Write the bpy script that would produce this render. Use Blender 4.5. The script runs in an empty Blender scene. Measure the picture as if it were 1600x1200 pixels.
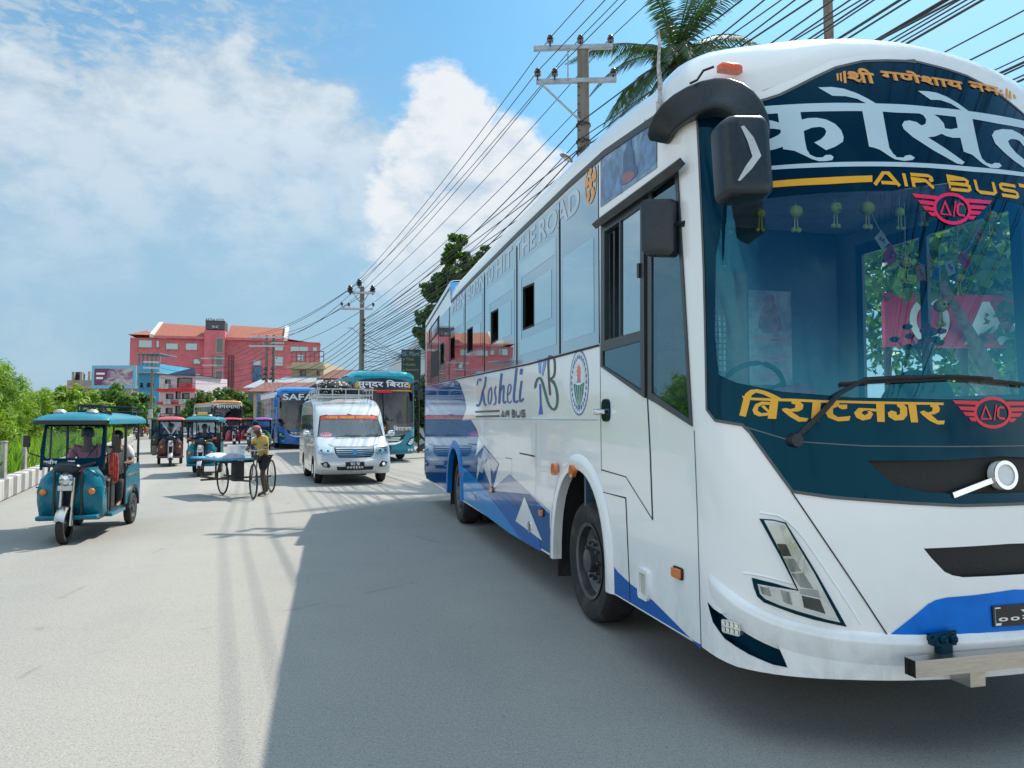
import bpy, bmesh, math, random
import numpy as np
from mathutils import Vector, Matrix
from mathutils.geometry import delaunay_2d_cdt
R = math.radians
S = bpy.context.scene
COL = S.collection

# ------------------------------------------------------------------ camera
F_PX, CAM_H = 1160.0, 1.68
TILT = math.atan(55 / F_PX)
cam_data = bpy.data.cameras.new('camera')
cam_data.sensor_width = 36.0
cam_data.lens = 36.0 * F_PX / 1600.0
cam_data.clip_start, cam_data.clip_end = 0.05, 6000
cam = bpy.data.objects.new('camera', cam_data)
COL.objects.link(cam)
cam.location = (0, 0, CAM_H)
cam.rotation_euler = (R(90) + TILT, 0, 0)
S.camera = cam

# ------------------------------------------------------------------ exposure
S.view_settings.view_transform = 'Standard'
S.view_settings.look = 'None'
S.view_settings.exposure = 0.86
S.view_settings.gamma = 1.0
S.view_settings.use_curve_mapping = False
S.cycles.max_bounces = 10
S.cycles.transparent_max_bounces = 24
S.cycles.glossy_bounces = 5
S.cycles.sample_clamp_indirect = 6.0
S.cycles.caustics_reflective = False
S.cycles.caustics_refractive = False


# ------------------------------------------------------------------ node helper
class Nd:
    """A socket with arithmetic, so node graphs read as formulas."""
    def __init__(s, t, sock): s.t, s.k = t, sock
    def _m(s, op, *a):
        n = s.t.nodes.new('ShaderNodeMath'); n.operation = op
        for i, v in enumerate((s,) + a):
            if isinstance(v, Nd): s.t.links.new(v.k, n.inputs[i])
            else: n.inputs[i].default_value = v
        return Nd(s.t, n.outputs[0])
    def __add__(s, o): return s._m('ADD', o)
    def __sub__(s, o): return s._m('SUBTRACT', o)
    def __mul__(s, o): return s._m('MULTIPLY', o)
    def __truediv__(s, o): return s._m('DIVIDE', o)
    def pow(s, o): return s._m('POWER', o)
    def max(s, o): return s._m('MAXIMUM', o)
    def min(s, o): return s._m('MINIMUM', o)
    def abs(s): return s._m('ABSOLUTE')
    def step(s, a, b):
        n = s.t.nodes.new('ShaderNodeMapRange'); n.interpolation_type = 'SMOOTHSTEP'
        s.t.links.new(s.k, n.inputs[0]); n.inputs[1].default_value = a; n.inputs[2].default_value = b
        return Nd(s.t, n.outputs[0])


def nnode(t, kind, ins=None, out=0, **kw):
    n = t.nodes.new(kind)
    for k, v in kw.items(): setattr(n, k, v)
    for k, v in (ins or {}).items():
        if isinstance(v, Nd): t.links.new(v.k, n.inputs[k])
        elif isinstance(v, bpy.types.NodeSocket): t.links.new(v, n.inputs[k])
        else: n.inputs[k].default_value = v
    return Nd(t, n.outputs[out])


def noise(t, vec, scale, detail=4, rough=.55, dist=0.0):
    return nnode(t, 'ShaderNodeTexNoise', {'Vector': vec, 'Scale': scale, 'Detail': detail, 'Roughness': rough, 'Distortion': dist})


def mixc(t, fac, a, b, mode='MIX'):
    n = t.nodes.new('ShaderNodeMix'); n.data_type = 'RGBA'; n.blend_type = mode
    for i, v in ((0, fac), (6, a), (7, b)):
        if isinstance(v, Nd): t.links.new(v.k, n.inputs[i])
        elif i == 0: n.inputs[0].default_value = v
        else: n.inputs[i].default_value = (*v, 1)
    return Nd(t, n.outputs[2])


def vscale(t, vec, sx, sy, sz, rz=0):
    return nnode(t, 'ShaderNodeMapping', {'Vector': vec, 'Scale': (sx, sy, sz), 'Rotation': (0, 0, rz)})


# ------------------------------------------------------------------ sky and sun
SUN_AZ = math.atan2(1.82, 2.65)          # to the right of straight ahead
SUN_EL = R(51.2)
W = bpy.data.worlds.new('World'); S.world = W; W.use_nodes = True
wt = W.node_tree; wt.nodes.clear()
sky = wt.nodes.new('ShaderNodeTexSky'); sky.sky_type = 'NISHITA'; sky.sun_disc = False
sky.sun_elevation = SUN_EL; sky.sun_rotation = SUN_AZ
sky.air_density = 1.0; sky.dust_density = 1.2; sky.ozone_density = 1.3; sky.altitude = 80
skyc = Nd(wt, sky.outputs[0])
gen = nnode(wt, 'ShaderNodeTexCoord', out=0)
nrm = nnode(wt, 'ShaderNodeVectorMath', {0: gen}, operation='NORMALIZE')
sep = wt.nodes.new('ShaderNodeSeparateXYZ'); wt.links.new(nrm.k, sep.inputs[0])
dx, dy, dz = (Nd(wt, sep.outputs[i]) for i in range(3))


def skydir(px, py):
    u, v = (px - 800) / F_PX, (600 - py) / F_PX
    c, s = math.cos(TILT), math.sin(TILT)
    return Vector((u, c - s * v, s + c * v)).normalized()


def blob(az_px, el_px, r):
    """closeness to one cloud centre: 1 at it, 0 at angular radius r, negative beyond."""
    c = skydir(az_px, el_px)
    d = nnode(wt, 'ShaderNodeVectorMath', {0: nrm, 1: tuple(c)}, out=1, operation='DISTANCE')
    return (d * (-1.0 / r)) + 1.0


def blobs(lst):
    v = None
    for a in lst:
        b = blob(*a); v = b if v is None else v.max(b)
    return v


wv = vscale(wt, nrm, 1, 1, 1.6)
n_big = noise(wt, wv, 4.2, 8, .6)
n_mid = noise(wt, wv, 10.0, 9, .60, .3)
n_fin = noise(wt, wv, 24.0, 9, .62, .2)
n_sft = noise(wt, vscale(wt, nrm, 1, 1, 3.6), 2.6, 7, .58, .4)
# the towering cumulus above the bus
tow = blobs([(690, 160, .055), (662, 190, .045), (722, 195, .055), (640, 225, .035), (755, 245, .055), (795, 225, .045), (690, 260, .08), (625, 300, .05), (740, 300, .09),
             (815, 260, .05), (850, 290, .05), (650, 340, .07), (700, 380, .09), (790, 350, .10), (860, 360, .08), (900, 330, .06), (800, 430, .09), (930, 400, .09), (650, 430, .07), (720, 450, .09), (860, 450, .1)])
tow_f = tow + (n_mid - .5) * 1.5 + (n_fin - .5) * .9
tow_a = tow_f.step(-.02, .42) * (dz.step(.10, .30) * .78 + .22)
# the broad bank on the left and its softer veil lower down
bank = blobs([(-60, 210, .12), (40, 200, .10), (130, 235, .09), (215, 190, .09), (300, 180, .10), (390, 190, .11), (470, 220, .10), (545, 258, .09), (560, 300, .09), (250, 240, .12), (380, 230, .12), (60, 290, .10), (190, 290, .10), (330, 280, .13), (470, 300, .12), (570, 330, .09),
              (640, 400, .10), (600, 350, .09), (400, 360, .13), (100, 380, .12), (-250, 230, .2), (-600, 200, .3), (60, 520, .05), (95, 565, .07), (45, 575, .06), (20, 510, .03)])
bank_f = bank + (n_mid - .5) * 1.25 + (n_fin - .5) * .6
bank_a = (bank_f.step(.0, .42) * ((dz - .30).step(-.14, .10) * .88 + .12)).max(bank_f.step(-.2, 1.0) * (dz.step(.10, .34) * .6 + .2))
veil_a = (blobs([(150, 400, .46), (480, 400, .40), (60, 300, .3), (-200, 400, .5), (700, 480, .28), (330, 520, .35)]) + (n_sft - .5) * 1.1).step(-.15, .9)
# mackerel patches high on the left
mk_m = (blobs([(180, 50, .17), (330, 95, .13), (60, 40, .17), (420, 135, .09), (-150, 30, .3), (200, -150, .3)]) + (n_big - .5) * .7).step(.0, .7)
n_mk = noise(wt, vscale(wt, nrm, 1.0, 1, 2.6, .4), 36.0, 6, .6, .5)
mk_a = mk_m * (n_mk.step(.42, .68) * .62)
# a little cloud over the rest of the sphere (behind the camera), thin veil to the right
back = (dy * -1.0).step(.2, .6) * (n_big + (n_mid - .5) * .5).step(.60, .78) * .5
rgt = dx.step(.15, .7) * dy.step(-.1, .3) * (n_sft.step(.3, .8) * .35 + .12)
SUNV = (math.sin(SUN_AZ) * math.cos(SUN_EL), math.cos(SUN_AZ) * math.cos(SUN_EL), math.sin(SUN_EL))
K = 5.3
hz_f = (dz * -1.0).step(-.42, .02)
skyt = mixc(wt, 1.0, skyc, (.50, .94, 1.05), 'MULTIPLY')
skyt = mixc(wt, hz_f * .93, skyt, (.42 * K, .64 * K, .83 * K))
c = mixc(wt, veil_a * .62, skyt, (.46 * K, .68 * K, .86 * K))
c = mixc(wt, mk_a, c, (.74 * K, .86 * K, .92 * K))
lit = ((bank_f * .40) + n_fin * .7 + (n_mid * .4)).step(.48, .98)
c = mixc(wt, bank_a * .9, c, mixc(wt, lit, (.60 * K, .76 * K, .90 * K), (.90 * K, 1.0 * K, 1.08 * K)))
tl = ((n_mid * .9) + n_fin * .7 - (tow * .22) + (dz * .5)).step(.42, .92)
c = mixc(wt, tow_a * .97, c, mixc(wt, tl, (.62 * K, .78 * K, .95 * K), (1.06 * K, 1.10 * K, 1.14 * K)))
zen = dz.step(.66, .86) * (n_big.step(.30, .62) * .35 + .65)  # overhead cloud deck out of view, added as fill light
lef = (dx * -1.0).step(.25, .75) * (dy * -1.0).step(-.35, .15) * dz.step(-.02, .06) * n_big.step(.35, .55) * .8  # unseen bright cloud to the rear left, added as fill
c = mixc(wt, lef, c, (1.35 * K, 1.5 * K, 1.62 * K))
low = (dy * -1.0).step(-.05, .35) * dz.step(-.02, .05) * (dz.step(.20, .42) * -1.0 + 1.0) * n_big.step(.22, .5) * .9  # unseen low white bank behind the camera, added to brighten the coach front
c = mixc(wt, low, c, (1.75 * K, 1.78 * K, 1.74 * K))
c = mixc(wt, zen, c, (1.30 * K, 1.72 * K, 2.02 * K))
c = mixc(wt, back.max(rgt) * (zen * -1.0 + 1.0), c, (.72 * K, .84 * K, .92 * K))
bg = wt.nodes.new('ShaderNodeBackground'); wt.links.new(c.k, bg.inputs[0]); bg.inputs[1].default_value = 0.085
wo = wt.nodes.new('ShaderNodeOutputWorld'); wt.links.new(bg.outputs[0], wo.inputs[0])

sun = bpy.data.lights.new('sun', 'SUN'); sun.energy = 3.15; sun.angle = R(.5); sun.color = (1, .93, .82)
so = bpy.data.objects.new('sun', sun); COL.objects.link(so)
so.rotation_euler = Vector(SUNV).to_track_quat('Z', 'Y').to_euler()
so.location = (0, 0, 60)


# ------------------------------------------------------------------ survey of the place: pixel + distance -> point
def ray(px, py):
    u, v = (px - 800) / F_PX, (600 - py) / F_PX
    c, s = math.cos(TILT), math.sin(TILT)
    return Vector((u, c - s * v, s + c * v))
EYE = Vector((0, 0, CAM_H))
def at(px, py, Y):
    r = ray(px, py); return EYE + r * (Y / r.y)
def ground(px, py, z=0.0):
    r = ray(px, py); return EYE + r * ((z - CAM_H) / r.z)


# ------------------------------------------------------------------ materials
MATS = {}
def mat(name, col, rough=.5, metal=0.0, var=.12, scale=6.0, coat=0.0, bump=0.0, bscale=None, spec=.5, dirt=None, dirt_amt=.0, rvar=.12, aniso=None, stint=None, grime=None, ior=None, emit=0):
    """Painted or plain surface with fine tonal variation, optional dirt blotches and bump."""
    if name in MATS: return MATS[name]
    m = bpy.data.materials.new(name); m.use_nodes = True; t = m.node_tree
    b = t.nodes['Principled BSDF']
    tc = nnode(t, 'ShaderNodeTexCoord', out=3)
    if aniso: tc = vscale(t, tc, *aniso)
    n = noise(t, tc, scale, 5, .6)
    lo = tuple(max(0, x * (1 - var)) for x in col); hi = tuple(min(1, x * (1 + var)) for x in col)
    cc = mixc(t, n.step(.3, .7), lo, hi)
    if dirt:
        d = noise(t, tc, scale * .35, 6, .65, .4).step(.48, .72) * dirt_amt
        cc = mixc(t, d, cc, dirt)
    if grime:                                                        # road splash: patchy dust thrown up from the wheels
        sg = t.nodes.new('ShaderNodeSeparateXYZ'); t.links.new(nnode(t, 'ShaderNodeTexCoord', out=3).k, sg.inputs[0])
        hgt = Nd(t, sg.outputs[2]); sp_ = noise(t, vscale(t, tc, 1, 1, .45), 7, 7, .7, .5)
        cc = mixc(t, ((hgt * -1.0).step(-grime, -.35) * sp_.step(.38, .70)) * .38, cc, (.46, .43, .37))
    t.links.new(cc.k, b.inputs['Base Color'])
    if stint: b.inputs['Specular Tint'].default_value = (*stint, 1)
    rr = (n - .5) * rvar + rough
    t.links.new(rr.k, b.inputs['Roughness'])
    b.inputs['Metallic'].default_value = metal
    if ior: b.inputs['IOR'].default_value = ior
    b.inputs['Coat Weight'].default_value = coat
    b.inputs['Coat Roughness'].default_value = .04
    b.inputs['Specular IOR Level'].default_value = spec
    if bump:
        bn = nnode(t, 'ShaderNodeBump', {'Strength': bump, 'Distance': .02, 'Height': noise(t, tc, bscale or scale, 3, .5)})
        t.links.new(bn.k, b.inputs['Normal'])
        if coat: t.links.new(bn.k, b.inputs['Coat Normal'])
    if emit:
        b.inputs['Emission Color'].default_value = (*col, 1); b.inputs['Emission Strength'].default_value = emit
    MATS[name] = m
    return m


def glass(name, tint, ior=1.6, rough=.01, see=1.0, wave=0.0, body=(.02, .03, .035), gcol=(.93, .98, 1)):
    """Thin pane: fresnel mix of a mirror and a tinted clear (or part opaque) film."""
    if name in MATS: return MATS[name]
    m = bpy.data.materials.new(name); m.use_nodes = True; t = m.node_tree; t.nodes.clear()
    out = t.nodes.new('ShaderNodeOutputMaterial')
    fr = t.nodes.new('ShaderNodeFresnel'); fr.inputs[0].default_value = ior
    gl = t.nodes.new('ShaderNodeBsdfGlossy'); gl.inputs['Roughness'].default_value = rough; gl.inputs[0].default_value = (*gcol, 1)
    tr = t.nodes.new('ShaderNodeBsdfTransparent'); tr.inputs[0].default_value = (*tint, 1)
    df = t.nodes.new('ShaderNodeBsdfDiffuse'); df.inputs[0].default_value = (*body, 1)
    m1 = t.nodes.new('ShaderNodeMixShader'); m1.inputs[0].default_value = see
    m2 = t.nodes.new('ShaderNodeMixShader')
    L = t.links.new
    L(df.outputs[0], m1.inputs[1]); L(tr.outputs[0], m1.inputs[2])
    L(fr.outputs[0], m2.inputs[0]); L(m1.outputs[0], m2.inputs[1]); L(gl.outputs[0], m2.inputs[2]); L(m2.outputs[0], out.inputs[0])
    if wave:
        tc = nnode(t, 'ShaderNodeTexCoord', out=3)
        bn = nnode(t, 'ShaderNodeBump', {'Strength': wave, 'Distance': .02, 'Height': noise(t, tc, 1.6, 2, .4)})
        L(bn.k, gl.inputs['Normal']); L(bn.k, fr.inputs['Normal'])
    MATS[name] = m
    return m


def leafmat(name, c1, c2, trans=.35):
    if name in MATS: return MATS[name]
    m = bpy.data.materials.new(name); m.use_nodes = True; t = m.node_tree; t.nodes.clear()
    out = t.nodes.new('ShaderNodeOutputMaterial')
    g = nnode(t, 'ShaderNodeNewGeometry', out=8)
    cc = mixc(t, g, c1, c2)
    p = t.nodes.new('ShaderNodeBsdfPrincipled'); p.inputs['Roughness'].default_value = .5
    tl = t.nodes.new('ShaderNodeBsdfTranslucent')
    mx = t.nodes.new('ShaderNodeMixShader'); mx.inputs[0].default_value = trans
    t.links.new(cc.k, p.inputs['Base Color'])
    t.links.new(mixc(t, 1.0, cc, (1.3, 1.25, .55), 'MULTIPLY').k, tl.inputs[0])
    t.links.new(p.outputs[0], mx.inputs[1]); t.links.new(tl.outputs[0], mx.inputs[2]); t.links.new(mx.outputs[0], out.inputs[0])
    MATS[name] = m
    return m


white = mat('white_paint', (.90, .91, .905), .22, var=.015, scale=1.2, coat=.8, bump=.06, bscale=2.2, dirt=(.62, .58, .5), dirt_amt=.14, grime=.95)
blackgloss = mat('black_gloss', (.001, .016, .034), .06, var=.05, coat=0, spec=.38)
blackgloss.node_tree.nodes['Principled BSDF'].inputs['Specular Tint'].default_value = (.14, .72, 1, 1)
blackplastic = mat('black_plastic', (.012, .02, .028), .38, var=.2, scale=30, bump=.05, bscale=220)
blackmatte = mat('black_matte', (.012, .014, .016), .7, var=.2)
darkin = mat('dark_lining', (.03, .033, .036), .8)
rubber = mat('rubber', (.018, .018, .019), .75, var=.25, scale=14, dirt=(.11, .10, .085), dirt_amt=.45, bump=.1, bscale=60)
steel = mat('brushed_steel', (.55, .53, .49), .32, 1.0, var=.1, scale=20, aniso=(1, 18, 18), dirt=(.3, .26, .2), dirt_amt=.3)
chrome = mat('chrome', (.75, .77, .78), .08, 1.0, var=.05)
gunmetal = mat('wheel_metal', (.16, .165, .165), .38, .85, var=.25, scale=8, dirt=(.12, .1, .08), dirt_amt=.5)
amber = mat('amber_lens', (.75, .19, .02), .12, coat=1)
orange_l = mat('orange_red_lens', (.85, .12, .02), .15, coat=1)
silver = mat('silver_lamp', (.70, .74, .76), .10, .8, var=.08, scale=6)
lampglass = glass('lamp_cover', (.92, .95, .96), 1.45)
yellowp = mat('yellow_letters', (.85, .42, .015), .3, var=.03)
orangep = mat('orange_letters', (.80, .36, .07), .35, var=.04)
paleblue = mat('pale_blue_letters', (.50, .66, .74), .3, var=.02)
redp = mat('red_letters', (.72, .012, .035), .3, var=.04)
pinkp = mat('pink_letters', (.85, .02, .11), .3, var=.04)
blackp = mat('black_letters', (.02, .022, .028), .35)
whitep = mat('white_letters', (.82, .83, .82), .4, var=.03)


# ------------------------------------------------------------------ mesh builder
def rotz(a): return Matrix.Rotation(a, 3, 'Z')
def rotx(a): return Matrix.Rotation(a, 3, 'X')
def roty(a): return Matrix.Rotation(a, 3, 'Y')


class MB:
    def __init__(s): s.v, s.f = [], []
    def add(s, vs, fs):
        n = len(s.v); s.v += [tuple(p) for p in vs]; s.f += [tuple(i + n for i in q) for q in fs]; return s
    def box(s, c, d, m=None):
        x, y, z = d[0] / 2, d[1] / 2, d[2] / 2; c = Vector(c)
        vs = [Vector(p) for p in ((-x, -y, -z), (x, -y, -z), (x, y, -z), (-x, y, -z), (-x, -y, z), (x, -y, z), (x, y, z), (-x, y, z))]
        if m is not None: vs = [m @ p for p in vs]
        return s.add([p + c for p in vs], [(0, 3, 2, 1), (4, 5, 6, 7), (0, 1, 5, 4), (1, 2, 6, 5), (2, 3, 7, 6), (3, 0, 4, 7)])
    def tube(s, pts, r, seg=8, caps=True, flat=1.0):
        pts = [Vector(p) for p in pts]; n = len(pts)
        rs = r if isinstance(r, (list, tuple)) else [r] * n
        rings = []; ref = None
        for i, p in enumerate(pts):
            d = (pts[min(i + 1, n - 1)] - pts[max(i - 1, 0)]).normalized()
            if ref is None: ref = Vector((0, 0, 1)) if abs(d.z) < .9 else Vector((1, 0, 0))
            a = d.cross(ref)
            if a.length < 1e-5: a = d.orthogonal()
            a.normalize(); b = d.cross(a).normalized(); ref = -b if False else ref
            rings.append([p + (a * math.cos(2 * math.pi * k / seg) + b * math.sin(2 * math.pi * k / seg) * flat) * rs[i] for k in range(seg)])
        return s.loft(rings, caps=caps)
    def loft(s, rings, caps=True, closed=True):
        m = len(rings[0]); vs = [p for r in rings for p in r]; fs = []
        for i in range(len(rings) - 1):
            for k in range(m if closed else m - 1):
                a, b = i * m + k, i * m + (k + 1) % m
                fs.append((a, b, b + m, a + m))
        if caps and closed:
            fs.append(tuple(range(m - 1, -1, -1))); fs.append(tuple(range((len(rings) - 1) * m, len(rings) * m)))
        return s.add(vs, fs)
    def lathe(s, prof, o=(0, 0, 0), axis='z', seg=24, caps=False):
        o = Vector(o); rings = []
        for r, h in prof:
            ring = []
            for k in range(seg):
                a = 2 * math.pi * k / seg; u, v = r * math.cos(a), r * math.sin(a)
                ring.append(o + Vector((u, v, h) if axis == 'z' else ((h, u, v) if axis == 'x' else (v, h, u))))
            rings.append(ring)
        return s.loft(rings, caps=caps)
    def ball(s, c, r, seg=12, m=None):
        rr = r if isinstance(r, (list, tuple)) else (r, r, r); c = Vector(c); rings = []
        n = max(4, seg // 2)
        for i in range(n + 1):
            a = math.pi * (i + (.08 if i == 0 else (-.08 if i == n else 0))) / n
            ring = [Vector((rr[0] * math.sin(a) * math.cos(2 * math.pi * k / seg), rr[1] * math.sin(a) * math.sin(2 * math.pi * k / seg), -rr[2] * math.cos(a))) for k in range(seg)]
            rings.append([c + (m @ p if m is not None else p) for p in ring])
        return s.loft(rings)
    def prism(s, poly, f0, f1):
        """poly 2D -> two mapped copies joined by walls."""
        n = len(poly); a = [Vector(f0(*p)) for p in poly]; b = [Vector(f1(*p)) for p in poly]
        tris = fill2d([poly])
        idx = {}
        vs, fs = tris
        s.add([f0(*p) for p in vs], [tuple(reversed(t)) for t in fs]); s.add([f1(*p) for p in vs], fs)
        return s.add(a + b, [(i, (i + 1) % n, n + (i + 1) % n, n + i) for i in range(n)])
    def quad(s, a, b, c, d): return s.add([a, b, c, d], [(0, 1, 2, 3)])
    def build(s, name, m, parent=None, loc=None, rot=None, smooth=35, bevel=0, fix=True, seg=2):
        me = bpy.data.meshes.new(name); me.from_pydata(s.v, [], s.f)
        if fix:
            b = bmesh.new(); b.from_mesh(me); bmesh.ops.recalc_face_normals(b, faces=b.faces); b.to_mesh(me); b.free()
        if smooth:
            me.shade_smooth(); me.set_sharp_from_angle(angle=R(smooth))
        me.materials.append(m)
        o = bpy.data.objects.new(name, me); COL.objects.link(o)
        if parent is not None: o.parent = parent
        if loc is not None: o.location = loc
        if rot is not None: o.rotation_euler = rot
        if bevel:
            bm_ = o.modifiers.new('edge', 'BEVEL'); bm_.width = bevel; bm_.segments = seg; bm_.limit_method = 'ANGLE'; bm_.angle_limit = R(40)
            bm_.harden_normals = False
        return o


def inside(polys, x, y):
    c = False
    for p in polys:
        n = len(p); j = n - 1
        for i in range(n):
            xi, yi = p[i]; xj, yj = p[j]
            if (yi > y) != (yj > y) and x < (xj - xi) * (y - yi) / (yj - yi) + xi: c = not c
            j = i
    return c


def resample(p, step):
    out = []
    n = len(p)
    for i in range(n):
        a, b = Vector(p[i][:2]), Vector(p[(i + 1) % n][:2]); k = max(1, int(math.ceil((b - a).length / step)))
        out += [tuple(a.lerp(b, j / k)) for j in range(k)]
    return out


def fill2d(polys, step=None):
    pl = [resample(p, step) if step else [tuple(q[:2]) for q in p] for p in polys]
    vs, es = [], []
    for p in pl:
        n0 = len(vs); vs += [Vector(q) for q in p]; es += [(n0 + i, n0 + (i + 1) % len(p)) for i in range(len(p))]
    if step:
        xs = [v.x for v in vs]; ys = [v.y for v in vs]; B = np.array([(v.x, v.y) for v in vs])
        gx = np.arange(min(xs) + step * .5, max(xs), step); gy = np.arange(min(ys) + step * .5, max(ys), step)
        for x in gx:
            for y in gy:
                if inside(pl, x, y) and np.min((B[:, 0] - x) ** 2 + (B[:, 1] - y) ** 2) > (step * .4) ** 2: vs.append(Vector((x, y)))
    r = delaunay_2d_cdt(vs, es, [], 0, 1e-6)
    ov, of = r[0], r[2]
    fs = [tuple(f) for f in of if inside(pl, sum(ov[i].x for i in f) / len(f), sum(ov[i].y for i in f) / len(f))]
    return [tuple(v) for v in ov], fs


def surface(name, polys, surf, off, m, parent, step=None, walls=None, smooth=40):
    """Fill flat outlines (even-odd) and lay them on a surface surf(u, v, offset)."""
    polys = [q for p in polys for q in (p if isinstance(p[0][0], (list, tuple)) else [p])]
    vs, fs = fill2d(polys, step)
    return lay(name, vs, fs, surf, off, m, parent, walls, polys, step, smooth)


def lay(name, vs, fs, surf, off, m, parent, walls=None, polys=None, step=None, smooth=40):
    P = [Vector(surf(u, v, off)) for u, v in vs]
    mb = MB(); out = []
    for f in fs:
        a, b, c = P[f[0]], P[f[1]], P[f[2]]
        u = sum(vs[i][0] for i in f) / len(f); v = sum(vs[i][1] for i in f) / len(f)
        n = Vector(surf(u, v, .05)) - Vector(surf(u, v, 0))
        out.append(f if (b - a).cross(c - a).dot(n) > 0 else tuple(reversed(f)))
    mb.add(P, out)
    if walls is not None:
        for p in polys:
            q = resample(p, step) if step else p; n = len(q)
            mb.add([surf(*a[:2], off) for a in q] + [surf(*a[:2], walls) for a in q], [(i, (i + 1) % n, n + (i + 1) % n, n + i) for i in range(n)])
    return mb.build(name, m, parent, smooth=smooth, fix=False)


TXT = {}
def text2d(body, size=1.0, bold=0.0, shear=0.0, sp=1.0, cut=None):
    """Letters as flat triangles (x right, y up, origin at left of baseline)."""
    c = bpy.data.curves.new('letters', 'FONT'); c.body = body; c.size = size; c.offset = bold; c.shear = shear; c.space_character = sp
    c.resolution_u = 4
    o = bpy.data.objects.new('letters', c); COL.objects.link(o)
    dg = bpy.context.evaluated_depsgraph_get(); dg.update()
    me = bpy.data.meshes.new_from_object(o.evaluated_get(dg))
    bm = bmesh.new(); bm.from_mesh(me); bmesh.ops.remove_doubles(bm, verts=bm.verts, dist=1e-5)
    if cut:
        xs = [v.co.x for v in bm.verts]
        x = min(xs) + cut
        while x < max(xs):
            bmesh.ops.bisect_plane(bm, geom=bm.verts[:] + bm.edges[:] + bm.faces[:], plane_co=(x, 0, 0), plane_no=(1, 0, 0)); x += cut
    bmesh.ops.triangulate(bm, faces=bm.faces)
    bm.verts.ensure_lookup_table()
    vs = [(v.co.x, v.co.y) for v in bm.verts]; fs = [tuple(v.index for v in f.verts) for f in bm.faces]
    bm.free(); bpy.data.objects.remove(o); bpy.data.curves.remove(c); bpy.data.meshes.remove(me)
    return vs, fs


def letters(name, body, box, surf, off, m, parent, bold=0.0, shear=0.0, cut=None, slope=0.0, fit=True):
    """Fit the words into box (u0, v0, u1, v1): u0 is where the first letter starts."""
    vs, fs = text2d(body, 1.0, bold, shear, 1.0, None)
    if not vs: return None
    x0, x1 = min(v[0] for v in vs), max(v[0] for v in vs); y0, y1 = min(v[1] for v in vs), max(v[1] for v in vs)
    u0, v0, u1, v1 = box
    q = [(u0 + (x - x0) / (x1 - x0) * (u1 - u0), v0 + (y - y0) / (y1 - y0) * (v1 - v0) + slope * (x - x0) / (x1 - x0)) for x, y in vs]
    if cut:
        bm = bmesh.new(); bv = [bm.verts.new((a, b, 0)) for a, b in q]
        for f in fs:
            try: bm.faces.new([bv[i] for i in f])
            except ValueError: pass
        xs = sorted((u0, u1)); x = xs[0] + cut
        while x < xs[1]:
            bmesh.ops.bisect_plane(bm, geom=bm.verts[:] + bm.edges[:] + bm.faces[:], plane_co=(x, 0, 0), plane_no=(1, 0, 0)); x += cut
        ys = sorted((v0, v1 + abs(slope))); y = ys[0] + cut
        while y < ys[1]:
            bmesh.ops.bisect_plane(bm, geom=bm.verts[:] + bm.edges[:] + bm.faces[:], plane_co=(0, y, 0), plane_no=(0, 1, 0)); y += cut
        bmesh.ops.triangulate(bm, faces=bm.faces); bm.verts.index_update()
        q = [(v.co.x, v.co.y) for v in bm.verts]; fs = [tuple(v.index for v in f.verts) for f in bm.faces]; bm.free()
    return lay(name, q, fs, surf, off, m, parent)


def stroke(pts, w, closed=False):
    """A 2D polyline given width: one outline."""
    P = [Vector(p) for p in pts]; n = len(P); L, Rr = [], []
    for i in range(n):
        if closed: a, b = P[i - 1], P[(i + 1) % n]
        else: a, b = P[max(i - 1, 0)], P[min(i + 1, n - 1)]
        d = (b - a).normalized(); q = Vector((-d.y, d.x))
        k = 1.0
        if 0 < i < n - 1 or closed:
            d1 = (P[i] - P[i - 1]).normalized(); k = 1 / max(.5, abs(d.dot(d1)))
        ww = w[i] if isinstance(w, (list, tuple)) else w
        L.append(tuple(P[i] + q * ww / 2 * k)); Rr.append(tuple(P[i] - q * ww / 2 * k))
    return [L, Rr] if closed else [L + Rr[::-1]]


def ell(cx, cy, rx, ry, n=28, a0=0, a1=2 * math.pi):
    return [(cx + rx * math.cos(a0 + (a1 - a0) * i / n), cy + ry * math.sin(a0 + (a1 - a0) * i / n)) for i in range(n if abs(a1 - a0) > 6.28 else n + 1)]


def rrect(x0, y0, x1, y1, r, n=4):
    out = []
    for cx, cy, a in ((x1 - r, y1 - r, 0), (x0 + r, y1 - r, 90), (x0 + r, y0 + r, 180), (x1 - r, y0 + r, 270)):
        out += [(cx + r * math.cos(R(a + 90 * i / n)), cy + r * math.sin(R(a + 90 * i / n))) for i in range(n + 1)]
    return out


def smoothpoly(p, it=2, closed=True):
    for _ in range(it):
        q = []
        n = len(p)
        for i in range(n if closed else n - 1):
            a, b = Vector(p[i]), Vector(p[(i + 1) % n]); q += [tuple(a.lerp(b, .25)), tuple(a.lerp(b, .75))]
        p = q if closed else [tuple(p[0])] + q + [tuple(p[-1])]
    return p


# ------------------------------------------------------------------ things
def tag(o, label=None, cat=None, group=None, kind=None):
    if label: o['label'] = label
    if cat: o['category'] = cat
    if group: o['group'] = group
    if kind: o['kind'] = kind
    return o


def thing(name, label, cat, loc=(0, 0, 0), rz=0.0, group=None):
    o = bpy.data.objects.new(name, None); COL.objects.link(o)
    o.location = loc; o.rotation_euler = (0, 0, rz); o.empty_display_size = .2
    return tag(o, label, cat, group)


def copy_tree(o, parent=None):
    c = o.copy(); COL.objects.link(c)
    if parent is not None: c.parent = parent
    for ch in [q for q in bpy.data.objects if q.parent == o]: copy_tree(ch, c)
    return c


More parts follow.
